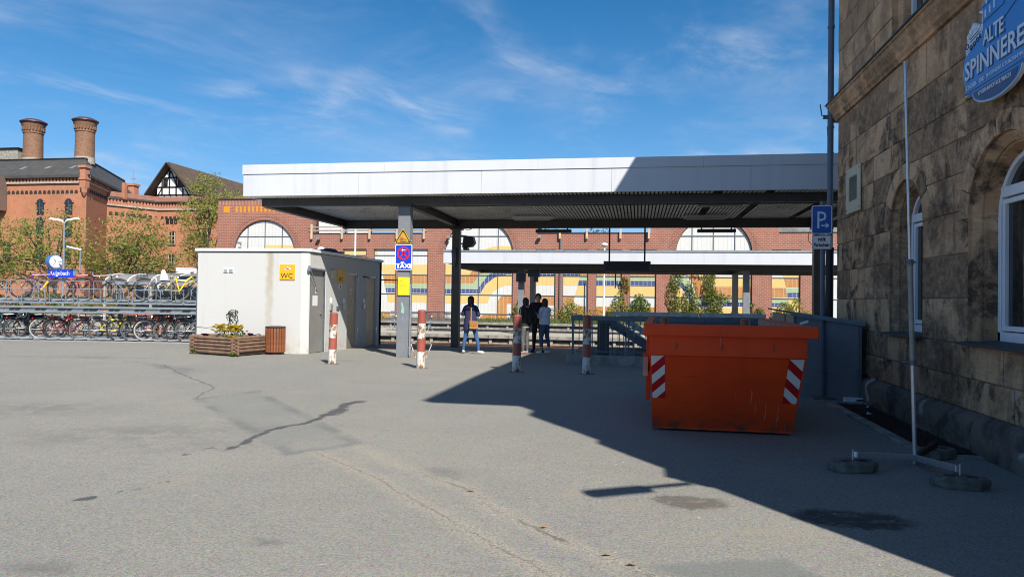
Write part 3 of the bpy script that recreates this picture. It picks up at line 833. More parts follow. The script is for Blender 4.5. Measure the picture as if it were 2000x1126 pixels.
ART = [
    ('yellow', [(-14.36,4.03),(-13.22,4.04),(-12.63,4.18),(-12.05,4.56),(-11.47,5.05),(-10.95,5.31),(-10.36,5.43),(-9.17,5.43),(-9.16,4.66),(-10.35,4.65),(-11.05,4.48),(-11.63,4.13),(-12.18,3.64),(-12.41,3.26),(-14.35,3.25)]),
    ('orange', [(-14.34,3.21),(-12.41,3.26),(-12.18,3.64),(-11.63,4.13),(-11.05,4.48),(-10.35,4.65),(-9.16,4.66),(-9.15,4.09),(-10.29,4.08),(-11.04,3.65),(-11.71,3.21),(-12.11,2.61),(-14.34,2.58)]),
    ('green', [(-14.33,2.57),(-12.11,2.59),(-11.71,3.21),(-11.04,3.65),(-10.29,4.08),(-9.15,4.09),(-9.15,3.68),(-9.58,3.66),(-10.28,3.57),(-10.97,3.28),(-11.43,2.58),(-11.78,2.26),(-14.33,2.23)]),
    ('blue', [(-14.33,2.19),(-11.78,2.22),(-11.69,2.35),(-11.43,2.67),(-10.97,3.28),(-10.28,3.57),(-9.58,3.66),(-9.13,3.67),(-9.12,3.3),(-9.63,3.29),(-10.45,3.11),(-11.14,2.59),(-11.43,2.12),(-11.54,1.88),(-14.32,1.85)]),
    ('yellow', [(-14.32,1.77),(-11.54,1.85),(-11.43,2.12),(-11.14,2.59),(-10.45,3.11),(-9.63,3.27),(-9.12,3.29),(-9.12,2.56),(-9.62,2.54),(-10.14,2.31),(-10.55,2.08),(-10.83,1.67),(-11.0,1.17),(-14.31,1.12)]),
    ('orange', [(-10.2,-0.14),(-10.22,1.34),(-10.13,1.54),(-9.96,1.71),(-9.79,1.78),(-9.12,1.79),(-9.11,1.16),(-9.55,1.15),(-9.53,-0.13)]),
    ('orange', [(-11.69,-0.17),(-11.57,0.12),(-11.34,0.3),(-10.99,0.37),(-10.29,0.38),(-10.28,-0.15)]),
    ('yellow', [(-19.34,4.0),(-18.14,4.01),(-18.13,3.23),(-19.17,3.22)]),
    ('orange', [(-19.17,3.17),(-18.13,3.18),(-18.12,2.56),(-19.06,2.55)]),
    ('green', [(-19.06,2.52),(-18.12,2.53),(-18.11,2.21),(-18.96,2.2)]),
    ('blue', [(-18.96,2.19),(-18.11,2.2),(-18.1,1.86),(-18.9,1.85)]),
    ('yellow', [(-18.87,1.77),(-18.1,1.78),(-18.09,1.14),(-18.74,1.13)]),
    ('orange', [(-19.89,0.33),(-18.61,0.35),(-18.5,0.06),(-19.89,0.03)]),
    ('orange', [(-18.5,0.02),(-18.09,0.03),(-18.09,-0.24),(-18.41,-0.24)]),
    ('orange', [(2.58,3.64),(3.99,3.65),(4.2,3.38),(4.44,2.86),(4.57,2.52),(4.92,2.56),(7.77,2.59),(7.77,1.85),(4.01,1.8),(3.94,2.36),(3.79,2.85),(3.42,3.34),(2.58,3.3)]),
    ('yellow', [(3.99,3.65),(5.18,3.66),(5.18,3.28),(5.74,3.24),(7.76,3.26),(7.77,2.6),(4.92,2.57),(4.57,2.55),(4.32,3.13),(4.14,3.47)]),
    ('green', [(2.58,3.26),(3.31,3.27),(3.67,2.85),(3.88,2.36),(3.95,1.81),(3.92,1.8),(7.77,1.8),(7.78,1.53),(3.98,1.47),(3.68,1.99),(3.37,2.54),(3.07,2.88),(2.59,2.96)]),
    ('blue', [(2.59,2.95),(3.07,2.86),(3.37,2.54),(3.68,1.99),(3.98,1.44),(7.78,1.5),(7.78,1.21),(3.75,1.15),(3.47,1.74),(3.13,2.35),(2.83,2.72),(2.59,2.78)]),
    ('yellow', [(2.59,2.72),(2.89,2.54),(3.23,2.11),(3.47,1.5),(3.69,1.01),(7.78,1.17),(7.78,0.65),(2.61,0.56)]),
    ('yellow', [(9.8,3.69),(10.97,3.7),(10.98,3.3),(9.89,3.29)]),
    ('yellow', [(9.11,3.21),(9.92,3.21),(10.07,2.57),(9.11,2.56)]),
    ('orange', [(9.94,3.21),(10.98,3.22),(10.98,2.58),(10.09,2.57)]),
    ('orange', [(9.11,2.54),(10.07,2.55),(10.15,1.86),(9.12,1.84)]),
    ('green', [(10.09,2.54),(10.98,2.55),(10.99,2.22),(10.13,2.21)]),
    ('blue', [(10.13,2.19),(10.99,2.21),(10.99,1.87),(10.16,1.86)]),
    ('green', [(9.12,1.77),(10.19,1.79),(10.22,1.5),(9.12,1.49)]),
    ('blue', [(9.12,1.47),(10.22,1.49),(10.25,1.24),(9.12,1.22)]),
    ('yellow', [(10.22,1.79),(10.99,1.8),(11.0,0.71),(10.34,0.7)]),
    ('yellow', [(9.12,1.19),(10.28,1.21),(10.31,0.7),(9.13,0.68)]),
    ('yellow', [(-28.93,5.48),(-26.39,5.48),(-26.3,5.2),(-26.29,4.29),(-28.91,4.27)]),
    ('yellow', [(-17.78,3.28),(-15.59,3.28),(-15.59,4.01),(-17.78,4.01)]),
    ('orange', [(-17.78,2.58),(-15.59,2.58),(-15.59,3.2),(-17.78,3.2)]),
    ('green', [(-17.78,2.2),(-15.59,2.2),(-15.59,2.57),(-17.78,2.57)]),
    ('blue', [(-17.78,1.86),(-15.59,1.86),(-15.59,2.19),(-17.78,2.19)]),
    ('yellow', [(-17.78,1.15),(-15.59,1.15),(-15.59,1.76),(-17.78,1.76)]),
    ('yellow', [(-22.38,4.75),(-20.47,4.75),(-20.47,5.18),(-22.38,5.18)]),
    ('yellow', [(-24.7,4.75),(-23.0,4.75),(-23.0,5.18),(-24.7,5.18)]),
    ('yellow', [(-19.9,4.75),(-19.62,4.75),(-19.7,5.18),(-19.9,5.18)]),
    ('orange', [(-22.38,4.2),(-20.47,4.2),(-20.47,4.66),(-22.38,4.66)]),
    ('blue', [(-7.41,3.27),(-5.94,3.27),(-5.94,3.75),(-7.41,3.75)]),
    ('orange', [(-7.41,3.76),(-5.94,3.76),(-5.94,4.4),(-7.41,4.4)]),
    ('yellow', [(-7.41,2.55),(-5.94,2.55),(-5.94,3.18),(-7.41,3.18)]),
    ('orange', [(-7.41,1.1),(-5.94,1.1),(-5.94,1.77),(-7.41,1.77)]),
    ('blue', [(-5.42,3.27),(-4.16,3.27),(-4.05,3.75),(-5.42,3.75)]),
    ('yellow', [(-5.42,2.55),(-4.33,2.55),(-4.18,3.18),(-5.42,3.18)]),
    ('orange', [(-5.42,1.0),(-4.69,1.0),(-4.51,1.77),(-5.42,1.77)]),
    ('orange', [(-4.16,3.27),(-3.56,3.27),(-3.56,3.9),(-4.01,3.9)]),
    ('green', [(-4.24,2.92),(-3.56,2.92),(-3.56,3.18),(-4.18,3.18)]),
    ('blue', [(-4.33,2.56),(-3.56,2.56),(-3.56,2.91),(-4.24,2.91)]),
    ('yellow', [(-4.49,1.85),(-3.56,1.85),(-3.56,2.55),(-4.33,2.55)]),
    ('orange', [(-4.93,0.0),(-3.56,0.0),(-3.56,1.07),(-4.68,1.07)]),
    ('orange', [(-3.01,3.27),(-1.15,3.27),(-1.15,3.9),(-3.01,3.9)]),
    ('green', [(-3.01,2.92),(-1.15,2.92),(-1.15,3.18),(-3.01,3.18)]),
    ('blue', [(-3.01,2.56),(-1.15,2.56),(-1.15,2.91),(-3.01,2.91)]),
    ('yellow', [(-3.01,1.85),(-1.15,1.85),(-1.15,2.55),(-3.01,2.55)]),
    ('orange', [(-3.01,-0.2),(-1.15,-0.2),(-1.15,1.07),(-3.01,1.07)]),
    ('orange', [(-0.6,3.27),(1.27,3.27),(1.27,3.9),(-0.6,3.9)]),
    ('green', [(-0.6,2.92),(1.27,2.92),(1.27,3.18),(-0.6,3.18)]),
    ('blue', [(-0.6,2.56),(1.27,2.56),(1.27,2.91),(-0.6,2.91)]),
    ('yellow', [(-0.6,1.85),(1.27,1.85),(1.27,2.55),(-0.6,2.55)]),
    ('orange', [(-0.6,-0.2),(1.27,-0.2),(1.27,1.07),(-0.6,1.07)]),
]
for k, (cn, pts) in enumerate(ART):
    m = MB(); m.prism(pts, 'xz', YP-.006-.0006*(k % 5), YP+.01)
    P('tile_band', m, M['tile_'+cn])
m = MB(); m.box(-.26,.26,-.02,.05,-.24,.24)
o = obj('amber_tile', m, M['tile_amber'], bw, local=True); o.location = (-32.2+33, .0, 8.30+.25)
m = MB(); m.box(-.085,.085,-.02,.05,-.24,.24)
b0 = obj('amber_tile', m, M['tile_amber'], bw, local=True); b0.location = (-31.35+33, 0, 8.55)
for i in range(1, 17):
    c = b0.copy(); COL.objects.link(c); c.location.x += .352*i
# timber posts, rails and wind screens on the lower parapet
for x in (-24.92, -22.43, -20.2, -18.03, -15.9, -5.64, -3.69, -1.28, .72):
    m = MB(); m.box(x-.075, x+.075, YM-.22, YM-.06, 5.92, 7.05); P('timber_post', m, M['wood_pale'], bevel=.01)
m = MB(); m.box(-25.2,-15.7, YM-.06, YM-.0, 6.52, 6.64); m.box(-25.2,-15.7, YM-.06, YM-.0, 6.80, 6.90); P('timber_rail', m, mk('greyed timber rail', (.30,.25,.21), .8))
for a, b in ((-24.6,-22.6), (-22.2,-20.4)):
    m = MB(); m.box(a, b, YM+.5, YM+.53, 6.42, 7.35); P('wind_screen', m, M['infill'])
m = MB()
for x in (-24.75,-22.4,-20.3): m.box(x-.06, x+.06, YM+.45, YM+.52, 6.42, 7.4)
P('screen_post', m, M['steel_dark'])
m = MB(); m.box(9.6, 15, YM+.5, YM+.53, 6.42, 6.75); P('roof_glazing', m, M['glass_roof'])
for x, z in ((-24.28,5.92), (-30.9,5.55), (-13.94,6.0), (-7.10,6.03)):
    m = MB(); m.box(x-.11, x+.11, YM-.42, YM-.16, z-.02, z+.14); m.bar((x,YM-.2,z),(x,YM,z-.12),.05)
    P('wall_spotlight', m, M['galv'])
m = MB(); m.tube([(-3.65,YM-.1,-.2),(-3.65,YM-.1,2.9)], .05, 6); m.tube([(-5.6,YM-.08,-.2),(-5.6,YM-.08,5.9)], .06, 6); P('drain_pipe', m, M['galv_dark'])

# ------------------------------------------------------------------ canopy over the forecourt
cp = thing('station_canopy', 'large flat canopy with deep white fascia over the station entrance', 'canopy', (-6.25, 18.7, -.08))
def C(name, mb, mat, **k): return obj(name, mb, mat, cp, **k)
XL, XR, YF, YB = -10.73, 13.5, 18.10, 24.95
x = XL
while x < XR-.1:
    b = min(x+3.35, XR)
    m = MB(); m.box(x+.003, b-.003, YF, YF+.05, 4.258, 4.852); C('fascia_panel', m, M['fascia'])
    x = b
x = XL-.02
while x < XR-.1:
    b = min(x+4.1, XR)
    m = MB(); m.prism([(YF-.022, 4.856), (YF-.022, 5.115), (YF+.3, 5.13), (YF+.3, 5.09), (YF+.02, 5.08), (YF+.02, 4.856)], 'yz', x+.002, b-.002); C('roof_edge_trim', m, M['fascia'])
    x = b
m = MB(); m.box(XL-.0, XL+.05, YF+.052, YB, 4.258, 5.08); m.box(XL, XR, YB-.05, YB, 4.258, 5.08); C('end_fascia', m, M['fascia'])
m = MB(); m.box(XL+.052, XR, YF+.052, YB-.052, 4.95, 5.05); C('roof_deck', m, M['zinc'])
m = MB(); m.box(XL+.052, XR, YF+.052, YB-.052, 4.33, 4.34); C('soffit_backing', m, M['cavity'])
m = MB(); gaps = set()
k = 0; xx_ = XL+.06
missing = [(1.85,2.05), (3.1,3.32), (4.75,4.95)]
while xx_ < XR-.1:
    c = xx_+.043
    if not any(a < c < b for a, b in missing):
        m.box(xx_, xx_+.062, YF+.06, 18.58, 4.262, 4.280)
        m.box(xx_, xx_+.062, 18.80, 24.20, 4.262, 4.280)
        if rnd.random() < .0: pass
    xx_ += .1035
tag(C('soffit_slats', m, M['soffit']), kind='stuff')
def ibeam(m, a, b, zb, zt, w=.16):
    a = Vector(a); b = Vector(b); d = (b-a).normalized(); n = Vector((-d.y, d.x, 0))
    for (z0, z1, ww) in ((zb, zb+.018, w), (zt-.018, zt, w), (zb+.018, zt-.018, .02)):
        pts = [a+n*ww/2, b+n*ww/2, b-n*ww/2, a-n*ww/2]
        m.prism([(p.x, p.y) for p in pts], 'xy', z0, z1)
m = MB(); m.box(-10.46, XR-.3, 18.61, 18.77, 4.042, 4.258); C('front_beam', m, M['beam'], bevel=.006)
m = MB(); m.box(-10.46, XR-.3, 24.22, 24.38, 3.965, 4.258); C('rear_beam', m, M['beam'], bevel=.006)
for x in (-10.38, -6.25, 5.65):
    m = MB(); ibeam(m, (x, 18.77, 0), (x, 24.22, 0), 4.02, 4.258, .2); C('cross_beam', m, M['beam'])
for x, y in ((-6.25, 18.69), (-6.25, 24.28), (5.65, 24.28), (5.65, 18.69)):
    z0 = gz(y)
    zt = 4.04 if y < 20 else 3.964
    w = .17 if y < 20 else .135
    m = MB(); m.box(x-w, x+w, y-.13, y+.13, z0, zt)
    C('column', m, M['steel_mid'] if y < 20 else M['column_shaded'], bevel=.006)
    m = MB(); m.box(x-.21, x+.21, y-.18, y+.18, zt-.05, zt-.002); C('column_head', m, M['beam'])
m = MB(); m.tube([(-6.03, 18.53, -.05), (-6.03, 18.53, 1.9)], .022, 8); m.tube([(-6.03, 18.53, .0), (-6.03,18.53,.22)], .034, 8); C('earthing_pipe', m, M['galv'], smooth=True)
m = MB(); m.box(-6.55,-6.05,18.50,18.56,4.0,4.035); m.tube([(-6.55,18.53,4.02),(-6.65,18.53,4.0),(-6.62,18.53,4.06)], .012, 5); C('cable_bracket', m, M['steel_dark'])
# light fittings under the soffit
def tube_lamp(x, y, z, L=1.25):
    m = MB(); m.prism([(x-L/2, z+.10), (x-L/2-.05, z+.06), (x-L/2-.05, z), (x+L/2+.05, z), (x+L/2+.05, z+.06), (x+L/2, z+.10)], 'xz', y-.10, y+.10)
    o = C('strip_light', m, M['alu'], bevel=.01)
    m = MB(); m.box(x-L/2+.04, x+L/2-.04, y-.07, y+.07, z-.035, z-.002); obj('diffuser', m, mk('milky diffuser %d' % int(x*100), (.42,.42,.40), .5), o)
for x, y in ((-3.55, 19.9), (2.15, 19.9), (-3.4, 23.0), (2.05, 23.0), (7.5, 19.9)): tube_lamp(x, y, 4.13)
for x in (-2.9, 2.55):
    m = MB(); m.box(x-.62, x+.62, 24.55, 24.75, 3.84, 3.95); m.box(x-.5,x-.46,24.6,24.7,3.95,4.26); m.box(x+.46,x+.5,24.6,24.7,3.95,4.26); C('strip_light', m, M['steel_dark'], bevel=.01)
m = MB()
for x, y0, z in ((-7.8, 18.82, 4.0),):
    pass
m.tube([(-6.2, 18.85, 4.03), (13, 18.85, 4.03)], .018, 5)
for x in (-4.9, -3.0, -1.1, .8, 2.6): m.box(x-.02, x+.02, 18.82, 18.9, 4.02, 4.26)
m.tube([(5.5,24.2,3.98),(5.3,24.0,3.75),(5.33,24.05,3.5),(5.52,24.14,3.3)], .01, 4)
m.tube([(-6.0,24.1,3.96),(-5.8,24.0,3.88),(-5.7,24.2,3.93),(-5.9,24.1,3.97)], .01, 4)
C('conduit', m, M['steel_dark'])
m = MB(); m.tube([(4.6,18.16,5.12),(4.45,18.16,5.2),(4.42,18.16,5.75)], .009, 5); C('lightning_rod', m, M['galv_dark'])

# hanging display board
hb = thing('hanging_display_board', 'blank dark display board hanging from two rods below the canopy', 'display board', (-.37, 24.5, 2.49))
m = MB(); m.box(-1.16, .41, 24.42, 24.60, 2.49, 2.86); obj('housing', m, M['steel_dark'], hb, bevel=.012)
m = MB(); m.box(-1.10, .35, 24.41, 24.418, 2.55, 2.80); obj('screen', m, M['sign_black'], hb)
for x in (-.97, .21):
    m = MB(); m.tube([(x,24.5,2.86),(x,24.5,4.26)], .028, 8); obj('rod', m, M['sign_black'], hb)
# loudspeaker / display monitor on the rear column
t = thing('train_information_monitor', 'black wedge shaped monitor bracketed to the dark rear column', 'monitor', (-5.8, 24.1, 3.3))
m = MB(); m.prism([(-5.98,3.28),(-5.93,3.70),(-5.62,3.66),(-5.56,3.45),(-5.66,3.32)], 'xz', 23.95, 24.35); obj('housing', m, M['black'], t, bevel=.015)
m = MB(); m.bar((-6.08,24.15,3.42),(-5.95,24.15,3.42),.05); m.bar((-6.08,24.15,3.70),(-5.9,24.15,3.68),.05); m.box(-5.95,-5.8,24.0,24.3,3.2,3.28); obj('bracket', m, M['black'], t)
t = thing('loudspeaker', 'small metal horn speaker on the side of the rear column', 'loudspeaker', (-6.3, 24.05, 2.7))
m = MB(); m.lathe([(.05,0),(.07,.25),(.09,.55),(.06,.62)], 10, (-6.28,24.02,2.62)); obj('horn', m, M['galv_dark'], t, smooth=True)

# ------------------------------------------------------------------ island platform canopy
c2 = thing('platform_canopy', 'second flat canopy with white fascia on the platform across the tracks', 'canopy', (-.5, 35, -.16))
def D(name, mb, mat, **k): return obj(name, mb, mat, c2, **k)
m = MB(); m.box(-9.13, 16, 33.0, 33.05, 3.19, 3.72); D('fascia', m, M['fascia'])
m = MB(); m.box(-9.16, 16.03, 32.97, 33.05, 3.724, 3.82); D('roof_edge_trim', m, M['galv'])
m = MB(); m.box(-9.13, -9.08, 33.052, 39.0, 3.19, 3.8); D('end_fascia', m, M['white'])
m = MB(); m.box(-9.08, 16, 33.06, 39, 3.6, 3.7); D('roof_deck', m, M['zinc'])
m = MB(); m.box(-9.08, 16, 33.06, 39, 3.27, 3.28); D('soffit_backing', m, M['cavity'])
m = MB()
x = -9.0
while x < 15.9: m.box(x, x+.066, 33.07, 38.9, 3.205, 3.22); x += .1
tag(D('soffit_slats', m, M['soffit']), kind='stuff')
m = MB(); m.box(-8.55, 15.8, 33.5, 33.66, 2.96, 3.20); D('front_beam', m, M['beam'])
m = MB(); m.box(-8.55, 15.8, 38.3, 38.46, 2.92, 3.20); D('rear_beam', m, M['beam'])
for x in (-8.43, -5.53, 4.92):
    m = MB(); m.box(x-.07, x+.07, 33.66, 38.3, 2.95, 3.20); D('cross_beam', m, M['beam'])
for x in (-5.55, 4.88, 15.3):
    for y in (34.2, 38.0):
        m = MB(); m.box(x-.14, x+.14, y-.12, y+.12, -.16, 2.95); D('column', m, M['steel_mid'], bevel=.004)
m = MB(); m.tube([(-4.75,33.9,2.84),(3.4,33.9,2.86),(3.7,33.9,2.92),(3.75,33.9,3.0)], .03, 6); m.box(-1.08,-1.02,33.87,33.93,2.1,2.85); D('conduit', m, M['steel_dark'])
m = MB(); m.box(-5.2,-4.65,33.9,34.3,2.6,2.95); m.box(-5.75,-5.3,33.8,34.05,2.35,2.75); m.box(-4.9,-4.7,33.85,34.0,2.35,2.7); D('camera_housing', m, M['steel_dark'])
# ------------------------------------------------------------------ sandstone building on the right
FX = 3.55
sb = thing('stone_building', 'tall sooty sandstone building with arched windows and a blue round sign', 'building', (FX, 13.8, 0))
def S(name, mb, mat, par=None, **k): return obj(name, mb, mat, par or sb, **k)
YN, YFAR = 1.86, 13.82
WIN = [(10.45, .60, 2.63, 1.15, .44), (7.80, .775, 2.49, 1.15, .62), (5.05, .60, 2.63, 1.15, .44)]     # centre, radius, spring, sill, inner half width
UPW = [(10.45, .58, 5.30, 7.3), (7.80, .7, 5.30, 7.3), (5.05, .58, 5.30, 7.3)]
RING = .22
rows = [.41, .75, 1.12, 1.62, 2.12, 2.60, 3.03, 3.42, 3.80, 4.30, 4.86]
rows_up = [5.24, 5.66, 6.10, 6.55, 7.0, 7.5]
def wl(win, z):                      # half width of the opening (with arch ring) at height z
    c, r, sp, sill, _ = win
    if z < sill-.03: return 0
    if z <= sp: return r
    d = (r+RING)**2-(z-sp)**2
    return math.sqrt(d) if d > 0 else 0
def stone(poly, parent=sb, jut=0.):
    cy = sum(p[0] for p in poly)/len(poly); cz = sum(p[1] for p in poly)/len(poly)
    w = max(p[0] for p in poly)-min(p[0] for p in poly); h = max(p[1] for p in poly)-min(p[1] for p in poly)
    ky = 1-.022/max(w, .1); kz = 1-.022/max(h, .1)
    j = rnd.uniform(-.004, .006)+jut
    n = len(poly); vs = []
    for x, a, b in ((FX+.05, 1, 1), (FX+.006-j, 1, 1), (FX-j, ky, kz)):
        vs += [(x+(rnd.uniform(-.002, .002) if a != 1 else 0), cy+(p[0]-cy)*a, cz+(p[1]-cz)*b) for p in poly]
    fs = [tuple(range(2*n, 3*n))]
    for k in (0, n):
        fs += [(k+i, k+(i+1) % n, k+n+(i+1) % n, k+n+i) for i in range(n)]
    m = MB(); m.add(vs, fs)
    return S('stone_block', m, M['stone'], parent)
G_ = .006
def lay(rows, wins, wfun, y0, y1):
    for z0, z1 in zip(rows, rows[1:]):
        ov = [w for w in wins if max(wfun(w, z0+.01), wfun(w, (z0+z1)/2), wfun(w, z1-.01)) > 0]
        ov.sort(key=lambda w: w[0])
        lims = [(None, y0)] + [(w, w[0]) for w in ov] + [(None, y1)]
        for (wa, ca), (wb, cb) in zip(lims, lims[1:]):
            ymin = ca + (wfun(wa, (z0+z1)/2) if wa else 0); ymax = cb - (wfun(wb, (z0+z1)/2) if wb else 0)
            L = ymax-ymin
            if L < .03: continue
            n = max(1, round(L/rnd.uniform(.62, .95)))
            cuts = [ymin + L*(i+rnd.uniform(-.2, .2)*(0 < i < n))/n for i in range(n+1)]
            for i in range(n):
                K = 6
                zs = [z0+G_+(z1-z0-2*G_)*k/K for k in range(K+1)]
                if i == 0 and wa: lo = [(ca+wfun(wa, z)+G_, z) for z in zs]
                else: lo = [(cuts[i]+G_, zs[0]), (cuts[i]+G_, zs[-1])]
                if i == n-1 and wb: hi = [(cb-wfun(wb, z)-G_, z) for z in zs]
                else: hi = [(cuts[i+1]-G_, zs[0]), (cuts[i+1]-G_, zs[-1])]
                stone(lo + hi[::-1])
def wu(w, z): return w[1] if w[2]-.1 < z < w[3] else 0
lay(rows, WIN, wl, YN, YFAR)
lay(rows_up[:4], UPW, wu, 1.9, YFAR)
lay(rows_up[3:], UPW, wu, 2.1, YFAR)
# mortar sheet behind the blocks (with the openings left free) and the body of the house
m = MB(); X0 = FX+.022
def sheet(m, wins, wfun, y0, y1, z0, z1):
    ys_ = {y0, y1}
    steps = 160
    for k in range(steps):
        za = z0+(z1-z0)*k/steps; zb = z0+(z1-z0)*(k+1)/steps; zm = (za+zb)/2
        cur = y0
        for w in sorted(wins, key=lambda w: w[0]):
            h = wfun(w, zm)
            if h > 0:
                m.add([(X0,cur,za),(X0,w[0]-h,za),(X0,w[0]-h,zb),(X0,cur,zb)], [(0,1,2,3)]); cur = w[0]+h
        m.add([(X0,cur,za),(X0,y1,za),(X0,y1,zb),(X0,cur,zb)], [(0,1,2,3)])
sheet(m, WIN, wl, YN, YFAR, .3, 5.0)
sheet(m, UPW, wu, 2.1, YFAR, 5.0, 7.5)
S('mortar_bed', m, M['mortar'], recalc=False)
m = MB(); m.box(FX+.34, 13, YN, YFAR, 0, 5.05); m.box(FX+.34, 13, 2.1, YFAR, 5.05, 8.3); m.box(FX+.34, 13, 2.5, YFAR, 8.3, 10.1)
m.box(FX+.015, FX+.34, YN, YN+.3, .3, 5.05); m.box(FX+.015, FX+.34, 1.9, 2.2, 5.05, 6.65); m.box(FX+.015, FX+.34, 2.1, 2.4, 6.65, 7.5); m.box(FX+.015, FX+.34, YFAR-.3, YFAR, .3, 7.5); m.box(FX, FX+.34, 2.1, YFAR, 7.5, 8.3); m.box(FX, FX+.34, 2.5, YFAR, 8.3, 10.1)
S('house_body', m, M['mortar'])
# arch rings as single voussoirs
for c, r, sp, sill, _ in WIN:
    n = 7 if r < .7 else 9
    for i in range(n):
        a0 = math.pi*i/n+.006; a1 = math.pi*(i+1)/n-.006; k = 5
        inn = [(c+(r+.002)*math.cos(a0+(a1-a0)*q/k), sp+(r+.002)*math.sin(a0+(a1-a0)*q/k)) for q in range(k+1)]
        out = [(c+(r+RING-.004)*math.cos(a0+(a1-a0)*q/k), sp+(r+RING-.004)*math.sin(a0+(a1-a0)*q/k)) for q in range(k+1)]
        o = stone(inn+out[::-1], jut=.012); o.name = 'voussoir'
# moulded reveals, frames, glass, sills
def reveal(c, r, sp, sill, inner):
    prof = [(r, 0.0), (r, .035), (r-.02, .04), (r-.085, .10), (r-.085, .125), (inner+.055, .13), (inner+.02, .235), (inner, .24), (inner, .34)]
    N = 22; path = []
    rings = []
    for off, dep in prof:
        ring = [(FX+dep, c+off, sill)] + [(FX+dep, c+off*math.cos(math.pi*i/N), sp+off*math.sin(math.pi*i/N)) for i in range(N+1)] + [(FX+dep, c-off, sill)]
        rings.append(ring)
    m = MB(); L = len(rings[0])
    m.add([p for rg in rings for p in rg], [(k*L+i, k*L+i+1, (k+1)*L+i+1, (k+1)*L+i) for k in range(len(prof)-1) for i in range(L-1)])
    S('window_reveal', m, M['stone'], recalc=False)
def arch_poly(c, w, sp, z0, N=18): return [(c+w, z0)] + [(c+w*math.cos(math.pi*i/N), sp+w*math.sin(math.pi*i/N)) for i in range(N+1)] + [(c-w, z0)]
def sweep(m, pts, wd, x0, x1):           # flat frame strip of width wd along a polyline in the facade plane, towards the inside
    n = len(pts); ins = []
    for i in range(n):
        a = Vector(pts[max(i-1,0)]); b = Vector(pts[min(i+1,n-1)]); d = (b-a).normalized(); nn = Vector((-d.y, d.x))
        ins.append((pts[i][0]+nn.x*wd, pts[i][1]+nn.y*wd))
    vs = [(x0,p[0],p[1]) for p in pts]+[(x0,p[0],p[1]) for p in ins]+[(x1,p[0],p[1]) for p in pts]+[(x1,p[0],p[1]) for p in ins]
    fs = []
    for i in range(n-1):
        fs += [(i,i+1,n+i+1,n+i), (2*n+i,3*n+i,3*n+i+1,2*n+i+1), (n+i,n+i+1,3*n+i+1,3*n+i), (i,2*n+i,2*n+i+1,i+1)]
    fs += [(0,n,3*n,2*n),(n-1,2*n-1,4*n-1,3*n-1)]
    m.add(vs, fs)
for k, (c, r, sp, sill, inner) in enumerate(WIN):
    reveal(c, r, sp, sill-.0, inner)
    w = inner-.004; xf = FX+.225
    z0 = sill+.02
    m = MB(); m.prism(arch_poly(c, w, sp, z0), 'yz', xf+.05, xf+.06)
    win = S('window', m, M['glass'])
    m = MB(); sweep(m, arch_poly(c, w, sp, z0)[1:-1], .05, xf, xf+.07)
    zt = 2.74
    wz = math.sqrt(max(w*w-max(0, zt-sp)**2, 0))
    for s_ in (-1, 1):
        m.box(xf, xf+.07, min(c+s_*w, c+s_*(w-.055)), max(c+s_*w, c+s_*(w-.055)), z0, sp)
    m.box(xf, xf+.07, c-w, c+w, z0, z0+.10); m.box(xf-.008, xf+.062, c-wz+.02, c+wz-.02, zt-.06, zt+.05)
    if r > .7: m.box(xf-.004, xf+.06, c-.05, c+.05, z0+.10, zt-.06)
    obj('frame', m, M['pvc'], win, bevel=.004)
    m = MB()
    spans = [(-w+.055, w-.055)] if r < .7 else [(-w+.055, -.05), (.05, w-.055)]
    for a, b in spans:
        for (p, q, u, v) in ((c+a+.012, c+a+.065, z0+.112, zt-.075), (c+b-.065, c+b-.012, z0+.112, zt-.075)): m.box(xf+.012, xf+.055, p, q, u, v)
        m.box(xf+.012, xf+.055, c+a+.066, c+b-.066, z0+.112, z0+.165); m.box(xf+.012, xf+.055, c+a+.066, c+b-.066, zt-.128, zt-.075)
    obj('sash', m, M['pvc'], win, bevel=.003)
    m = MB(); m.prism([(FX-.10, sill-.005), (FX-.10, sill-.035), (FX-.02, sill-.03), (FX+.33, sill), (FX+.33, sill+.03)], 'xz', c-r-.03, c+r+.03)
    obj('sill', m, M['slate'], win)
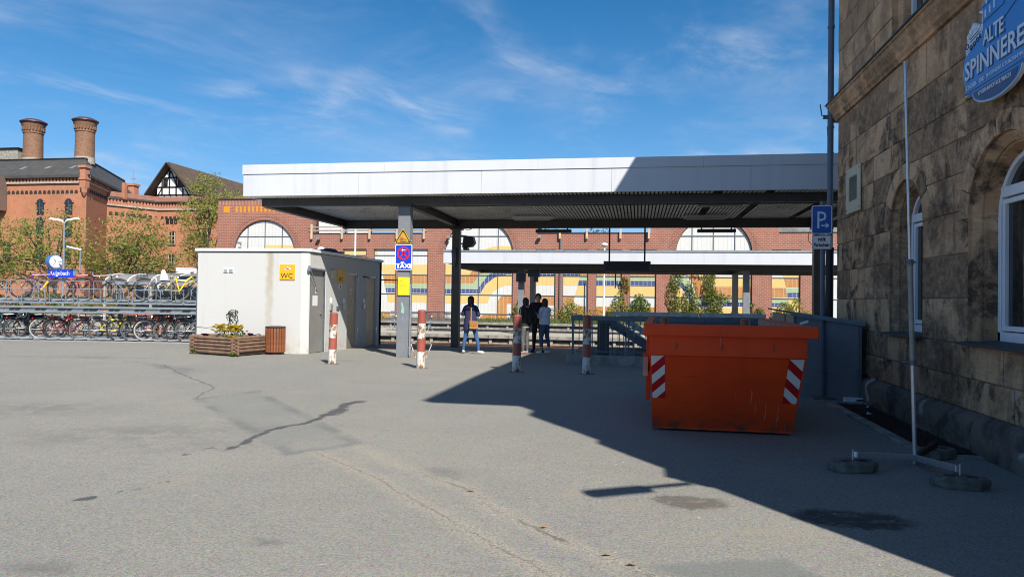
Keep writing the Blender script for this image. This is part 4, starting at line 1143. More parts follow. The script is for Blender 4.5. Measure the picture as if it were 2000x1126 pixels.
# taped notes inside the big window
m = MB(); m.box(FX+.205, FX+.212, 7.37, 7.5, 1.78, 2.12); o = S('window_notice', m, [M['blue_paint']])
m = MB(); m.box(FX+.203, FX+.2045, 7.38, 7.49, 1.80, 2.10); o2 = obj('notice_print', m, M['sign_white'], o)
m = MB(); m.prism([(7.52,1.62),(7.56,1.82),(7.42,1.86),(7.40,1.66)], 'yz', FX+.203, FX+.207); o = S('window_sticker', m, mk('printed flyer', (.38,.36,.33), .6, c2=(.30,.05,.05), scale=11, thr=(.5,.55)))
m = MB(); m.box(FX+.205, FX+.21, 10.02, 10.12, 1.62, 1.95); S('window_sticker', m, M['traffic_blue'])
for c, w, za, zb in UPW:
    m = MB()
    for s_ in (-1, 1):
        ya, yb = sorted((c+s_*w, c+s_*(w-.14)))
        m.prism([(FX, c+s_*w), (FX+.08, c+s_*w), (FX+.12, c+s_*(w-.10)), (FX+.34, c+s_*(w-.12)), (FX+.34, c+s_*(w+.02)), (FX+.014, c+s_*(w+.02))], 'xy', za-.05, zb)
    S('window_reveal', m, M['stone'])
    m = MB(); m.box(FX+.27, FX+.28, c-w+.1, c+w-.1, za, zb); win = S('window', m, M['glass'])
    m = MB()
    for a, b in ((c-w+.1, c-w+.17), (c+w-.17, c+w-.1), (c-.04, c+.04)): m.box(FX+.22, FX+.29, a, b, za, zb)
    m.box(FX+.22, FX+.285, c-w+.17, c+w-.17, za, za+.08)
    obj('frame', m, M['pvc'], win, bevel=.004)
    m = MB(); m.prism([(FX-.02, za-.06), (FX-.02, za-.03), (FX+.3, za+.01), (FX+.3, za-.06)], 'xz', c-w-.02, c+w+.02); obj('sill', m, M['slate'], win)
# string course in lengths, with a metal drip edge
prof = [(FX+.05, 4.862), (FX-.035, 4.866), (FX-.045, 4.90), (FX-.075, 4.93), (FX-.085, 4.985), (FX-.12, 5.03), (FX-.14, 5.06), (FX-.14, 5.13), (FX-.165, 5.14), (FX-.165, 5.19), (FX+.05, 5.225)]
y = 1.87
while y < 13.9:
    b = min(y+rnd.uniform(1.1, 1.5), 14.0)
    if 14.0-b < .4: b = 14.0
    m = MB(); m.prism(prof, 'xz', y+.003, b-.003); S('string_course_stone', m, M['stone'])
    y = b
m = MB(); m.prism([(FX-.185, 5.17), (FX-.185, 5.195), (FX+.02, 5.238), (FX+.02, 5.227)], 'xz', 1.86, 14.02); S('drip_flashing', m, M['cast'])
# plinth blocks, rough
y = YN
mn = 0
from mathutils import noise as mnoise
while y < YFAR-.05:
    b = min(y+rnd.uniform(.9, 1.7), YFAR+.02)
    nx = 14; nz = 7; grid = []
    prof2 = [(FX-.115, 0.0), (FX-.11, .1), (FX-.105, .2), (FX-.10, .29), (FX-.085, .345), (FX-.045, .375), (FX-.005, .40), (FX+.03, .41)]
    vs = []
    for i in range(nx+1):
        yy = y+.006+(b-y-.012)*i/nx
        for px_, pz_ in prof2:
            e = mnoise.noise(Vector((yy*2.2, pz_*5, 3.3)))*.028+mnoise.noise(Vector((yy*7, pz_*14, 1.3)))*.014
            edge = (.02 if i in (0, nx) else 0)
            vs.append((min(px_+e+edge, FX+.03), yy, pz_+e*.6*(pz_ > .3)))
    k = len(prof2)
    m = MB(); m.add(vs, [(i*k+j, (i+1)*k+j, (i+1)*k+j+1, i*k+j+1) for i in range(nx) for j in range(k-1)] + [tuple(range(k)), tuple(range(nx*k, nx*k+k))])
    S('plinth_stone', m, M['plinth'], smooth=True, recalc=False)
    y = b
m = MB(); m.box(FX+.0, FX+.33, YN, YFAR, 0, .41); S('plinth_core', m, M['plinth'])
# eaves and roof (above the picture; it throws the big shadow on the forecourt)
m = MB(); m.box(FX-.5, 13.4, 1.25, 14.3, 10.1, 10.28); S('eaves', m, M['timber_dark'])
m = MB(); m.add([(FX-.55,1.2,10.29),(13.5,1.2,10.29),(13.5,14.35,10.29),(FX-.55,14.35,10.29),(7.2,5.2,11.6),(9.8,5.2,11.6),(9.8,10.3,11.6),(7.2,10.3,11.6)], [(0,1,5,4),(1,2,6,5),(2,3,7,6),(3,0,4,7),(4,5,6,7),(3,2,1,0)])
S('roof', m, M['slate'])
# downpipe at the far corner
dp = MB(); dp.tube([(3.45,13.93,2.55),(3.45,13.93,9.9)], .055, 12); 
for z in (2.9, 4.75, 6.6, 8.4): dp.tube([(3.45,13.93,z),(3.45,13.93,z+.04)], .066, 12)
S('downpipe', dp, M['pipe'], smooth=True)
dp = MB(); dp.tube([(3.45,13.93,-.02),(3.45,13.93,2.56)], .072, 12); dp.tube([(3.45,13.93,2.5),(3.45,13.93,2.56)], .082, 12); S('standpipe', dp, M['cast'], smooth=True)
m = MB(); m.tube([(3.42,13.93,4.98),(3.30,13.95,5.0),(3.27,13.95,5.2)], .012, 5); m.box(3.32,3.4,13.9,13.96,4.93,4.99); S('pipe_clip', m, M['galv_dark'])
# louvred vent plate
m = MB()
m.box(FX-.03, FX-.012, 12.37, 12.55, 3.07, 3.83); m.box(FX-.03, FX-.012, 13.00, 13.17, 3.07, 3.83)
m.box(FX-.03, FX-.012, 12.55, 13.00, 3.07, 3.27); m.box(FX-.03, FX-.012, 12.55, 13.00, 3.68, 3.83)
v = S('vent_plate', m, M['cream'])
m = MB(); m.box(FX-.012, FX-.004, 12.5, 13.05, 3.2, 3.75); obj('duct_back', m, M['black'], v)
m = MB()
for i in range(15):
    z = 3.28+i*.0267; m.add([(FX-.036,12.55,z),(FX-.036,13.0,z),(FX-.014,13.0,z+.025),(FX-.014,12.55,z+.025)], [(0,1,2,3)])
tag(obj('louvre_slats', m, M['cream'], v), kind='stuff')
m = MB()
for yy in (12.43, 13.11):
    for z in (3.13, 3.77): m.ball((FX-.031, yy, z), .006, .014, .014, 8, 5)
tag(obj('screw_heads', m, M['black'], v), kind='stuff')
# lamp on the near corner of the house (just outside the picture, its shadow lies on the asphalt)
t = thing('corner_wall_lamp', 'grey street lamp head on an arm at the near corner of the stone building', 'lamp', (FX, 1.72, 5.0))
d_ = Vector((-.86, -.51, 0))
m = MB(); a = Vector((FX, 1.72, 5.15)); m.tube([a, a+d_*.5], .035, 8); obj('arm', m, M['galv_dark'], t)
m = MB(); m.bar(a+d_*.42+Vector((0,0,-.03)), a+d_*1.02+Vector((0,0,-.03)), .17, .12); obj('lamp_head', m, M['galv_dark'], t, bevel=.05, seg=2)

# ------------------------------------------------------------------ round blue sign
def fit_text(mb, body, y0, y1, z0, h, x, depth=.006, bold=0.):
    cu = bpy.data.curves.new('txt', 'FONT'); cu.body = body; cu.size = 1; cu.extrude = .5; cu.resolution_u = 2; cu.offset = bold
    to = bpy.data.objects.new('txt', cu); COL.objects.link(to)
    me = bpy.data.meshes.new_from_object(to)
    xs_ = [v.co.x for v in me.vertices]; zs_ = [v.co.y for v in me.vertices]
    ax, bx = min(xs_), max(xs_); az, bz = min(zs_), max(zs_)
    vs = [(x-(v.co.z+.5)*depth, y0+(y1-y0)*(v.co.x-ax)/(bx-ax), z0+h*(v.co.y-az)/(bz-az)) for v in me.vertices]
    mb.add(vs, [tuple(p.vertices) for p in me.polygons])
    bpy.data.objects.remove(to); bpy.data.curves.remove(cu); bpy.data.meshes.remove(me)
M['logo_blue'] = mk('signboard blue', (.030, .22, .62), .4, 0, .08, 3)
M['logo_navy'] = mk('signboard dark blue', (.012, .035, .15), .4, 0, .1, 3)
M['logo_pale'] = mk('signboard pale blue white', (.62, .70, .80), .4, 0, .06, 6)
t = thing('round_signboard', 'blue round signboard with white lettering and a drawn mill house on the stone wall', 'sign', (3.44, 7.68, 4.1))
arc = [(7.68+.61*math.cos(a), 4.02+.44*math.sin(a)) for a in [math.pi*(1.16+.68*i/22) for i in range(23)]]
arc = [(2*7.68-y, z) for y, z in arc][::1]
left = [(8.335,3.75),(8.35,3.90),(8.385,4.02),(8.37,4.10),(8.345,4.18),(8.315,4.185),(8.30,4.30),(8.275,4.40),(8.20,4.455),(8.14,4.485),(8.05,4.44),(7.97,4.40),(7.945,4.50),(8.035,4.545),(7.81,4.66),(7.81,4.95),(7.66,5.04)]
right = [(7.22,5.04),(7.02,4.62),(7.06,4.54),(7.04,4.2),(6.99,4.18),(6.975,4.02),(7.01,3.90),(7.02,3.75)]
pl = left + right + [(7.68-.48+.0, 3.765)] + [(7.68-.50*math.cos(math.pi*i/16), 3.76-.185*math.sin(math.pi*i/16)) for i in range(17)] + [(8.2, 3.765)]
m = MB(); m.prism(pl, 'yz', 3.415, 3.455); obj('board', m, M['logo_pale'], t)
def shrink(ps, k):
    cy = sum(p[0] for p in ps)/len(ps); cz = sum(p[1] for p in ps)/len(ps)
    return [(cy+(p[0]-cy)*(1-k), cz+(p[1]-cz)*(1-k)) for p in ps]
bl = [(8.325,3.765),(8.335,3.90),(8.365,4.02),(8.335,4.165),(7.93,4.33),(7.925,4.53),(8.0,4.552),(7.80,4.645),(7.80,4.93),(7.67,5.02),(7.24,5.02),(7.05,4.62),(7.08,4.53),(7.055,4.2),(7.005,4.17),(6.99,4.02),(7.02,3.90),(7.03,3.765)] + [(7.68-.48*math.cos(math.pi*i/16), 3.755-.168*math.sin(math.pi*i/16)) for i in range(17)]
m = MB(); m.prism(bl, 'yz', 3.409, 3.4145); obj('blue_field', m, M['logo_blue'], t)
m = MB(); m.prism([(8.13,3.748)]+[(7.68-.445*math.cos(math.pi*i/16), 3.745-.145*math.sin(math.pi*i/16)) for i in range(16,-1,-1)], 'yz', 3.405, 3.4085)
m.box(3.405,3.4085,7.035,8.32,3.772,3.782)
m.prism([(7.34,4.50),(7.08,4.36),(7.08,4.50),(7.30,4.66)], 'yz', 3.405, 3.4085)
m.bar((3.407,7.93,4.40),(3.407,7.50,4.43),.004,.010); m.bar((3.407,7.50,4.43),(3.407,7.50,4.70),.004,.008); m.bar((3.407,7.93,4.56),(3.407,7.48,4.585),.004,.008); m.bar((3.407,7.50,4.29),(3.407,7.30,4.36),.004,.010); m.bar((3.407,7.30,4.36),(3.407,7.06,4.38),.004,.010)
fit_text(m, 'SPINNEREI', 8.30, 7.05, 3.90, .205, 3.409, .003, .035)
fit_text(m, 'ALTE', 7.90, 7.475, 4.145, .165, 3.409, .003, .035)
obj('dark_print', m, M['logo_navy'], t, recalc=False)
for body_, ya_, yb_, z_, h_, x_, bo_ in (('SPINNEREI', 8.315, 7.07, 3.915, .195, 3.405, .018), ('ALTE', 7.915, 7.50, 4.165, .15, 3.405, .018), ('KINDER-', 8.28, 8.035, 3.808, .048, 3.405, .012), ('UND', 7.99, 7.88, 3.808, .048, 3.405, .012), ('JUGENDKULTURZENTRUM', 7.84, 7.06, 3.808, .048, 3.405, .012), ('AM BAHNHOF KULMBACH', 8.01, 7.36, 3.685, .045, 3.404, .012)):
    m = MB(); fit_text(m, body_, ya_, yb_, z_, h_, x_, .004, bo_); obj('lettering', m, M['logo_pale'], t, recalc=False)
m = MB()
for y, z in ((7.87,4.47),(7.78,4.485),(7.69,4.50),(7.85,4.60),(7.77,4.615),(7.68,4.63),(7.76,4.75),(7.68,4.76),(7.44,4.47),(7.39,4.46),(7.34,4.45),(7.44,4.62),(7.39,4.62),(7.34,4.61),(7.29,4.6)):
    m.prism([(y+.014,z-.035),(y+.014,z+.035),(y,z+.05),(y-.014,z+.035),(y-.014,z-.035)], 'yz', 3.404, 3.4085)
obj('printed_windows', m, M['logo_pale'], t)
# white relief of a steam engine with its smoke
m = MB()
m.prism([(8.31,4.22),(8.29,4.31),(8.25,4.33),(8.05,4.36),(7.955,4.36),(7.955,4.28)], 'yz', 3.407, 3.413)
for y, z, r_ in ((8.255,4.375,.035),(8.20,4.41,.045),(8.14,4.44,.045),(8.08,4.42,.035),(8.02,4.40,.03)): m.ball((3.41,y,z), .006, r_, r_*.8, 10, 6)
obj('engine_relief', m, M['logo_pale'], t)
m = MB()
for y, z, r_ in ((8.265,4.275,.028),(8.18,4.235,.022),(8.11,4.255,.022),(8.04,4.275,.022),(7.98,4.29,.018)): m.ring((3.405,y,z),(0,1,0),(0,0,1),r_,.005,12,4)
m.bar((3.405,8.20,4.30),(3.405,7.97,4.335),.004,.008); m.bar((3.405,8.20,4.33),(3.405,8.0,4.36),.004,.008); m.bar((3.405,8.24,4.255),(3.405,7.98,4.285),.004,.006)
tag(obj('engine_outline', m, M['logo_navy'], t), kind='stuff')
# ------------------------------------------------------------------ WC building
wc = thing('toilet_building', 'low white flat roofed toilet building with three grey doors', 'building', (-9.08, 18.64, -.07))
def Wc(name, mb, mat, par=None, **k): return obj(name, mb, mat, par or wc, **k)
XW = -9.06; YW0 = 18.64; YW1 = 24.5; ZT = 2.77; XWL = -12.43
doors = [(18.83, 19.86, 2.33), (21.44, 22.28, 2.28), (23.06, 24.03, 2.24)]
m = MB(); m.prism([(XWL, YW0), (-9.24, YW0), (XW, 18.79), (XW-.0, 18.83), (XW-.25, 18.83), (XW-.25, YW1-.2), (XWL, YW1-.2)], 'xy', -.2, ZT)
Wc('front_wall', m, M['render'], bevel=.02)
m = MB()
cuts = [18.83]
prev = None
for a, b, h in doors:
    m.box(XW-.25, XW, a, b, h, ZT)
for a, b in ((19.86, 21.44), (22.28, 23.06), (24.03, YW1)): m.box(XW-.25, XW, a, b, -.2, ZT)
Wc('side_wall', m, M['render'])
m = MB(); m.box(XWL, XW, YW1-.2, YW1, -.2, ZT); Wc('rear_wall', m, M['render'])
m = MB(); m.prism([(XWL-.05, YW0-.05), (-9.22, YW0-.05), (XW+.05, 18.77), (XW+.05, YW1+.05), (XWL-.05, YW1+.05)], 'xy', 2.775, 2.86); Wc('roof_edge', m, M['white'], bevel=.008)
m = MB(); m.prism([(XWL-.012, YW0-.012), (-9.235, YW0-.012), (XW+.012, 18.785), (XW+.012, YW1+.01), (XWL-.01, YW1+.01)], 'xy', 2.755, 2.775); Wc('shadow_joint', m, M['steel_dark'])
for i, (a, b, h) in enumerate(doors):
    m = MB(); zb = gz((a+b)/2)+.01
    m.box(XW-.10, XW-.06, a+.05, b-.05, zb, h-.05)
    dr = Wc('door', m, M['door'] if i == 0 else M['door_steel'], bevel=.004)
    m = MB(); m.box(XW-.12, XW-.02, a, a+.05, -.15, h); m.box(XW-.12, XW-.02, b-.05, b, -.15, h); m.box(XW-.12, XW-.02, a+.05, b-.05, h-.05, h); obj('door_frame', m, M['galv_dark'] if i == 0 else M['alu'], dr)
    m = MB(); m.bar((XW-.03, b-.16 if i == 0 else a+.10, 1.03), (XW-.03, b-.30 if i == 0 else a+.28, 1.03), .018); m.box(XW-.06, XW-.05, b-.2 if i == 0 else a+.07, b-.15 if i == 0 else a+.12, .93, 1.13); m.bar((XW-.06, b-.17 if i == 0 else a+.10, 1.03), (XW-.03, b-.17 if i == 0 else a+.10, 1.03), .018); obj('handle', m, M['chrome'], dr)
    m = MB(); m.box(XW-.058, XW-.055, (a+b)/2-.05, (a+b)/2+.04, 1.62, 1.80); obj('pictogram_plate', m, M['sign_white'], dr)
    m = MB(); m.ball((XW-.054, (a+b)/2, 1.76), .003, .014, .016, 8, 5); m.box(XW-.055, XW-.0525, (a+b)/2-.018, (a+b)/2+.018, 1.65, 1.735); obj('pictogram', m, M['sign_black'], dr)
    if i: 
        for z in (.35, 2.02):
            m = MB(); m.box(XW-.02, XW+.02, b-.03, b+.02, z, z+.16); obj('hinge', m, M['chrome'], dr)
    if i == 0:
        m = MB(); m.box(XW-.058, XW-.055, a+.28, a+.60, 1.26, 1.56); obj('notice', m, M['paper'], dr)
# door closer and its arm over the first door, bracket on the third
m = MB(); m.tube([(XW+.02, 18.72, 2.32), (XW+.02, 19.75, 2.30)], .036, 8); m.box(XW, XW+.05, 18.66, 18.74, 2.24, 2.38); m.bar((XW+.04, 18.76, 2.28), (XW-.02, 19.35, 1.66), .02); Wc('door_closer', m, M['galv'], smooth=True)
m = MB(); m.tube([(XW, 22.75, 2.2), (XW+.06, 22.75, 2.2), (XW+.06, 23.2, 2.19)], .018, 6); m.tube([(XW, 24.4, 2.15), (XW+.05, 24.5, 2.15), (XW+.55, 24.9, 2.15)], .02, 6); m.ball((XW+.55, 24.9, 2.15), .035, .035, .035, 8, 5); Wc('bracket_bar', m, M['iron'])
m = MB(); m.box(XW, XW+.07, 20.16, 20.44, 2.08, 2.32); Wc('wall_box', m, M['cream'])
for y, z0, z1 in ((20.2, 1.14, 1.45), (21.12, 1.14, 1.45), (22.8, 1.14, 1.45)):
    m = MB(); m.box(XW, XW+.05, y-.085, y+.085, z0-.02, z0+.16); b_ = Wc('coin_lock', m, M['alu'], bevel=.01)
    m = MB(); m.ball((XW+.02, y, z0+.26), .03, .07, .10, 8, 6); obj('lock_cover', m, M['sign_white'], b_)
m = MB(); m.box(XW, XW+.03, 20.62, 20.82, 1.13, 1.24); Wc('key_plate', m, M['galv_dark'])
def sign_on(par, name, mats, pts_mb): pass
# WC signs
t = thing('toilet_sign', 'square amber toilet sign on the sunny front wall of the white hut', 'sign', (-9.65, 18.63, 2.2))
m = MB(); m.box(-9.875, -9.425, 18.615, 18.637, 1.98, 2.41); obj('plate', m, M['amber'], t, bevel=.004)
m = MB(); text_mb(m, 'WC', .20, frame_m((-9.66, 18.612, 2.03), (1,0,0), (0,0,1)), .003, squeeze=1.05); obj('lettering', m, M['sign_black'], t, recalc=False)
m = MB(); mt = frame_m((-9.64, 18.612, 2.30), (1,.0,.22), (-.22,0,1)); m.obox(mt, .17, .09, .003); o = obj('sticker', m, M['paper'], t); m = MB(); m.obox(frame_m((-9.64, 18.6095, 2.325), (1,.0,.22), (-.22,0,1)), .16, .018, .002); m.obox(frame_m((-9.645, 18.6095, 2.28), (1,.0,.22), (-.22,0,1)), .10, .03, .002); obj('sticker_print', m, M['red_paint'], o)
t = thing('toilet_sign', 'dusky amber toilet sign on the shaded side wall between the grey doors', 'sign', (XW+.02, 20.9, 2.16))
m = MB(); m.box(XW, XW+.02, 20.63, 21.17, 1.95, 2.38); obj('plate', m, M['amber'], t, bevel=.004)
m = MB(); text_mb(m, 'WC', .20, frame_m((XW+.022, 20.9, 2.0), (0,1,0), (0,0,1)), .003); obj('lettering', m, M['sign_black'], t, recalc=False)
m = MB(); m.box(XW, XW+.008, 20.78, 21.0, 1.78, 1.91); o = Wc('accessible_plate', m, M['sign_white']); m = MB(); m.box(XW+.008, XW+.011, 20.86, 20.93, 1.8, 1.89); obj('pictogram', m, M['sign_black'], o)
for k in (0, 1):
    m = MB(); x0 = -11.60+k*.165; m.box(x0, x0+.135, 18.62, 18.637, 2.17, 2.29); v = Wc('wall_vent', m, M['white'])
    m = MB()
    for q in range(5): m.box(x0+.01, x0+.125, 18.612, 18.62, 2.18+q*.021, 2.19+q*.021)
    tag(obj('vent_slats', m, M['alu'], v), kind='stuff')
m = MB(); m.tube([(XWL, 18.632, .62), (-12.1, 18.631, .60), (-11.85, 18.632, .63)], .006, 4); Wc('wall_crack', m, M['mortar'])
# folded parasol cover lying on the roof, and a globe light behind
o = MB(); o.lathe([(.02,0),(.30,.03),(.42,.08),(.34,.13),(.12,.17),(.01,.175)], 12, (-9.52, 21.0, 2.86), sx=.75, sy=.6); o.box(-9.4,-9.02,20.9,21.1,2.88,2.92)
tag(obj('tarpaulin_bundle', o, M['zipbag'], smooth=True), 'dark blue tarpaulin bundle lying on the toilet hut roof', 'tarpaulin')

# ------------------------------------------------------------------ litter bin
t = thing('litter_bin', 'round litter bin clad in varnished wooden slats beside the planter', 'bin', (-9.80, 18.30, -.06))
m = MB(); m.lathe([(.20,.02),(.235,.05),(.235,.70),(.22,.74)], 20, (-9.80,18.30,-.06)); obj('inner_drum', m, M['black'], t, smooth=True)
m = MB(); m.box(-.028,.028,-.012,.012,0,.66)
s0 = None
for i in range(22):
    a = 2*math.pi*i/22
    if s0 is None: s0 = obj('slat', m, M['wood_slat'], t, local=True, bevel=.004); o = s0
    else: o = s0.copy(); COL.objects.link(o)
    o.location = (.255*math.cos(a), .255*math.sin(a), .055); o.rotation_euler = (0, 0, a+math.pi/2)
m = MB(); m.lathe([(.27,.725),(.275,.735),(.275,.755),(.20,.76),(.16,.74)], 20, (-9.80,18.30,-.06), cap=False); obj('top_ring', m, M['steel_dark'], t, smooth=True)
m = MB(); m.lathe([(.22,0),(.22,.05)], 16, (-9.80,18.30,-.06)); obj('foot', m, M['black'], t)

# ------------------------------------------------------------------ log planter with flowers
t = thing('log_planter', 'brown log planter box full of yellow, white and violet flowers', 'planter', (-10.6, 17.6, -.06))
A_ = Vector((-11.80, 17.60, 0)); B_ = Vector((-10.23, 17.02, 0)); Cc = Vector((-10.02, 18.32, 0)); D_ = Vector((-11.55, 18.50, 0))
for p, q, k, nm in ((A_, B_, 0, 0), (B_, Cc, .5, 1), (Cc, D_, 0, 2), (D_, A_, .5, 3)):
    d = (q-p).normalized()
    for i in range(5):
        z = -.02+.05+i*.092+(.046 if k else 0)
        if k and i == 4: z -= .03
        a = p-d*.11; b = q+d*.11
        m = MB(); r = .045+rnd.uniform(-.003, .004)
        m.tube([a+Vector((0,0,z)), (a+b)/2+Vector((rnd.uniform(-.006,.006), 0, z)), b+Vector((0,0,z+rnd.uniform(-.006,.006)))], r, 9)
        obj('log', m, M['log'], t, smooth=True)
m = MB(); m.prism([(p.x, p.y) for p in (A_, B_, Cc, D_)], 'xy', -.03, .40); obj('soil_fill', m, M['soil'], t)
def leaf_cloud(m, blobs, n, size, rr, flat=0.0):
    """leaf sized faces spread through ellipsoids (cx,cy,cz,rx,ry,rz)"""
    vol = [b[3]*b[4]*b[5] for b in blobs]; tot = sum(vol)
    for b, v in zip(blobs, vol):
        for _ in range(max(1, int(n*v/tot))):
            while True:
                p = Vector((rr.uniform(-1,1), rr.uniform(-1,1), rr.uniform(-1,1)))
                if p.length < 1: break
            if rr.random() < .6: p = p.normalized()*(p.length**.35)
            c = Vector((b[0]+p.x*b[3], b[1]+p.y*b[4], b[2]+p.z*b[5]))
            s_ = size*rr.uniform(.55, 1.25)
            u = Vector((rr.gauss(0,1), rr.gauss(0,1), rr.gauss(0,.6))).normalized()
            w = u.cross(Vector((rr.gauss(0,1), rr.gauss(0,1), rr.gauss(0,1)))).normalized()
            m.add([c-u*s_, c+w*s_*.45, c+u*s_, c-w*s_*.45], [(0,1,2,3)])
rr = random.Random(5)
t2 = thing('potted_shrub', 'thin dark green shrub sprig rising out of the log planter', 'shrub', (-10.75, 17.75, .35))
m = MB(); m.tube([(-10.78,17.75,.3),(-10.80,17.75,.6),(-10.86,17.76,.9),(-10.78,17.75,1.08)], .012, 5); m.tube([(-10.70,17.75,.3),(-10.66,17.75,.65),(-10.62,17.76,.95),(-10.70,17.75,1.1)], .010, 5); obj('stem', m, M['bark'], t2)
m = MB(); leaf_cloud(m, [(-10.82,17.75,.72,.07,.07,.2), (-10.84,17.75,.95,.10,.1,.14), (-10.66,17.75,.80,.08,.08,.2), (-10.74,17.75,1.05,.14,.12,.10)], 620, .024, rr); tag(obj('leaves', m, M['leaf_dark'], t2, recalc=False), kind='stuff')
def flower(name, label, x, y, z, n, pet, rad, group, h=.16):
    t = thing(name, label, 'flower', (x, y, z), group)
    m = MB(); leaf_cloud(m, [(x, y, z+h*.35, rad*.95, rad*.9, h*.4)], 130, .036, rr); tag(obj('leaves', m, M['leaf_green'], t, recalc=False), kind='stuff')
    m = MB()
    for _ in range(n):
        c = Vector((x+rr.gauss(0,rad*.5), y+rr.gauss(0,rad*.5), z+h*rr.uniform(.55,1.15)))
        m.lathe([(.006,-.02),(.045,.008),(.052,.018),(.015,.010)], 6, c)
    tag(obj('blossom', m, pet, t, recalc=False), kind='stuff')
flower('yellow_flower', 'tall yellow flower clump left of the sprig in the log planter', -10.95, 17.6, .40, 60, M['petal_yellow'], .22, 'flowers in the log planter', .30)
flower('yellow_flower', 'tall yellow flower clump right of the sprig in the log planter', -10.52, 17.6, .40, 52, M['petal_yellow'], .20, 'flowers in the log planter', .30)
flower('violet_flower', 'dark violet pansy clump at the left end of the log planter', -11.45, 17.62, .38, 12, M['petal_violet'], .12, 'flowers in the log planter', .09)
flower('white_flower', 'white pansy clump at the front of the log planter', -10.95, 17.42, .38, 10, M['petal_white'], .12, 'flowers in the log planter', .1)
flower('yellow_flower', 'low yellow pansy clump at the front corner of the log planter', -10.5, 17.28, .38, 12, M['petal_yellow'], .12, 'flowers in the log planter', .08)
flower('violet_flower', 'violet pansy clump towards the bin end of the log planter', -10.22, 17.65, .38, 9, M['petal_violet'], .11, 'flowers in the log planter', .12)
flower('white_flower', 'white pansy clump at the bin end of the log planter', -10.15, 18.0, .38, 8, M['petal_white'], .1, 'flowers in the log planter', .1)
for x, y, wl_ in ((-11.72, 17.50, 'green weed tuft at the left end of the log planter foot'), (-10.20, 16.92, 'green weed tuft at the front corner of the log planter foot')):
    m = MB(); leaf_cloud(m, [(x, y, .02, .10, .06, .07)], 70, .035, rr); o = obj('weed_tuft', m, M['leaf_green'], None, recalc=False)
    tag(o, wl_, 'weed', 'weeds at the planter foot')

# ------------------------------------------------------------------ bollards
def bollard(x, y, h, lean, label, first=None):
    t = thing('bollard', label, 'bollard', (x, y, gz(y)), 'red and white bollards across the forecourt')
    zs = [0, .29*h, .51*h, .77*h, h]
    for i in range(4):
        m = MB(); r = .093
        if i < 3: m.lathe([(r, zs[i]), (r, zs[i+1])], 18)
        else: m.lathe([(r, zs[i]), (r, zs[i+1]-.025), (r-.02, zs[i+1]), (.0, zs[i+1]+.004)], 18, cap=False)
        obj('white_band' if i % 2 == 0 else 'red_band', m, M['bollard_white'] if i % 2 == 0 else M['bollard_red'], t, local=True, smooth=True)
    m = MB(); m.lathe([(.19,-.005),(.17,.006),(.10,.012)], 16); obj('ground_collar', m, M['concrete_dark'], t, local=True)
    t.rotation_euler = lean
    return t
bollard(-6.98, 15.70, 1.19, (0, .022, 0), 'rust flaked bollard in front of the toilet doors')
b2 = bollard(-4.72, 15.30, 1.29, (0, .012, 0), 'tall rusty bollard with white side handles')
m = MB()
for s_ in (-1, 1): m.tube([(s_*.09,0,.56),(s_*.22,0,.555),(s_*.235,0,.52),(s_*.12,0,.24),(s_*.09,0,.235)], .011, 6)
obj('handle', m, M['bollard_white'], b2, local=True)
bollard(-2.55, 15.17, 1.22, (0, .012, 0), 'bollard at the edge of the shadow in front of three people')
bollard(-1.05, 15.2, 1.235, (0, .006, 0), 'shaded bollard in front of the stair railing')
bollard(.55, 15.25, 1.22, (0, 0, 0), 'shaded bollard mostly hidden behind the left end of the orange skip')
bollard(2.16, 15.25, 1.22, (0, 0, 0), 'shaded bollard mostly hidden behind the right end of the orange skip')

# ------------------------------------------------------------------ signs on the front column
cyf = 18.54
t = thing('warning_sign', 'triangular yellow warning sign above the blue taxi sign', 'sign', (-6.26, cyf, 3.0))
def tri(c, w, h, rad=.03):
    return [(c[0]-w/2, c[1]), (c[0]+w/2, c[1]), (c[0]+w/2-.012, c[1]+.04), (c[0]+.02, c[1]+h-.01), (c[0]-.02, c[1]+h-.01), (c[0]-w/2+.012, c[1]+.04)]
m = MB(); m.prism(tri((-6.26, 2.985), .47, .41), 'xz', cyf-.03, cyf-.02); obj('plate', m, M['warn'], t)
m = MB(); p = tri((-6.26, 3.005), .41, .35); q = tri((-6.26, 3.03), .33, .275)
n_ = len(p)
m.add([(a, cyf-.0315, b) for a, b in p]+[(a, cyf-.0315, b) for a, b in q], [(i, (i+1) % n_, n_+(i+1) % n_, n_+i) for i in range(n_)]); obj('border', m, M['sign_black'], t)
m = MB(); m.box(-6.33,-6.24,cyf-.033,cyf-.0305,3.06,3.14); m.bar((-6.24,cyf-.032,3.14),(-6.18,cyf-.032,3.07),.002,.014); m.bar((-6.22,cyf-.032,3.05),(-6.15,cyf-.032,3.10),.002,.012); m.box(-6.36,-6.33,cyf-.033,cyf-.0305,3.07,3.10); m.bar((-6.34,cyf-.032,3.15),(-6.25,cyf-.032,3.17),.002,.012); m.box(-6.34,-6.18,cyf-.033,cyf-.0305,3.035,3.045); obj('pictogram', m, M['bollard_red'], t)
t = thing('taxi_sign', 'blue rectangular taxi rank sign with a red no stopping ring', 'sign', (-6.235, cyf, 2.3))
def rrect(x0, x1, z0, z1, r, n=4):
    o = []
    for cx_, cz_, a in ((x1-r, z0+r, -90), (x1-r, z1-r, 0), (x0+r, z1-r, 90), (x0+r, z0+r, 180)):
        o += [(cx_+r*math.cos(R(a+90*i/n)), cz_+r*math.sin(R(a+90*i/n))) for i in range(n+1)]
    return o
m = MB(); m.prism(rrect(-6.47,-5.995,2.275,2.965,.04), 'xz', cyf-.03, cyf-.02); obj('plate', m, M['sign_white'], t)
m = MB(); m.prism(rrect(-6.452,-6.013,2.293,2.947,.03), 'xz', cyf-.033, cyf-.0305); obj('blue_field', m, M['blue_paint'], t)
m = MB()
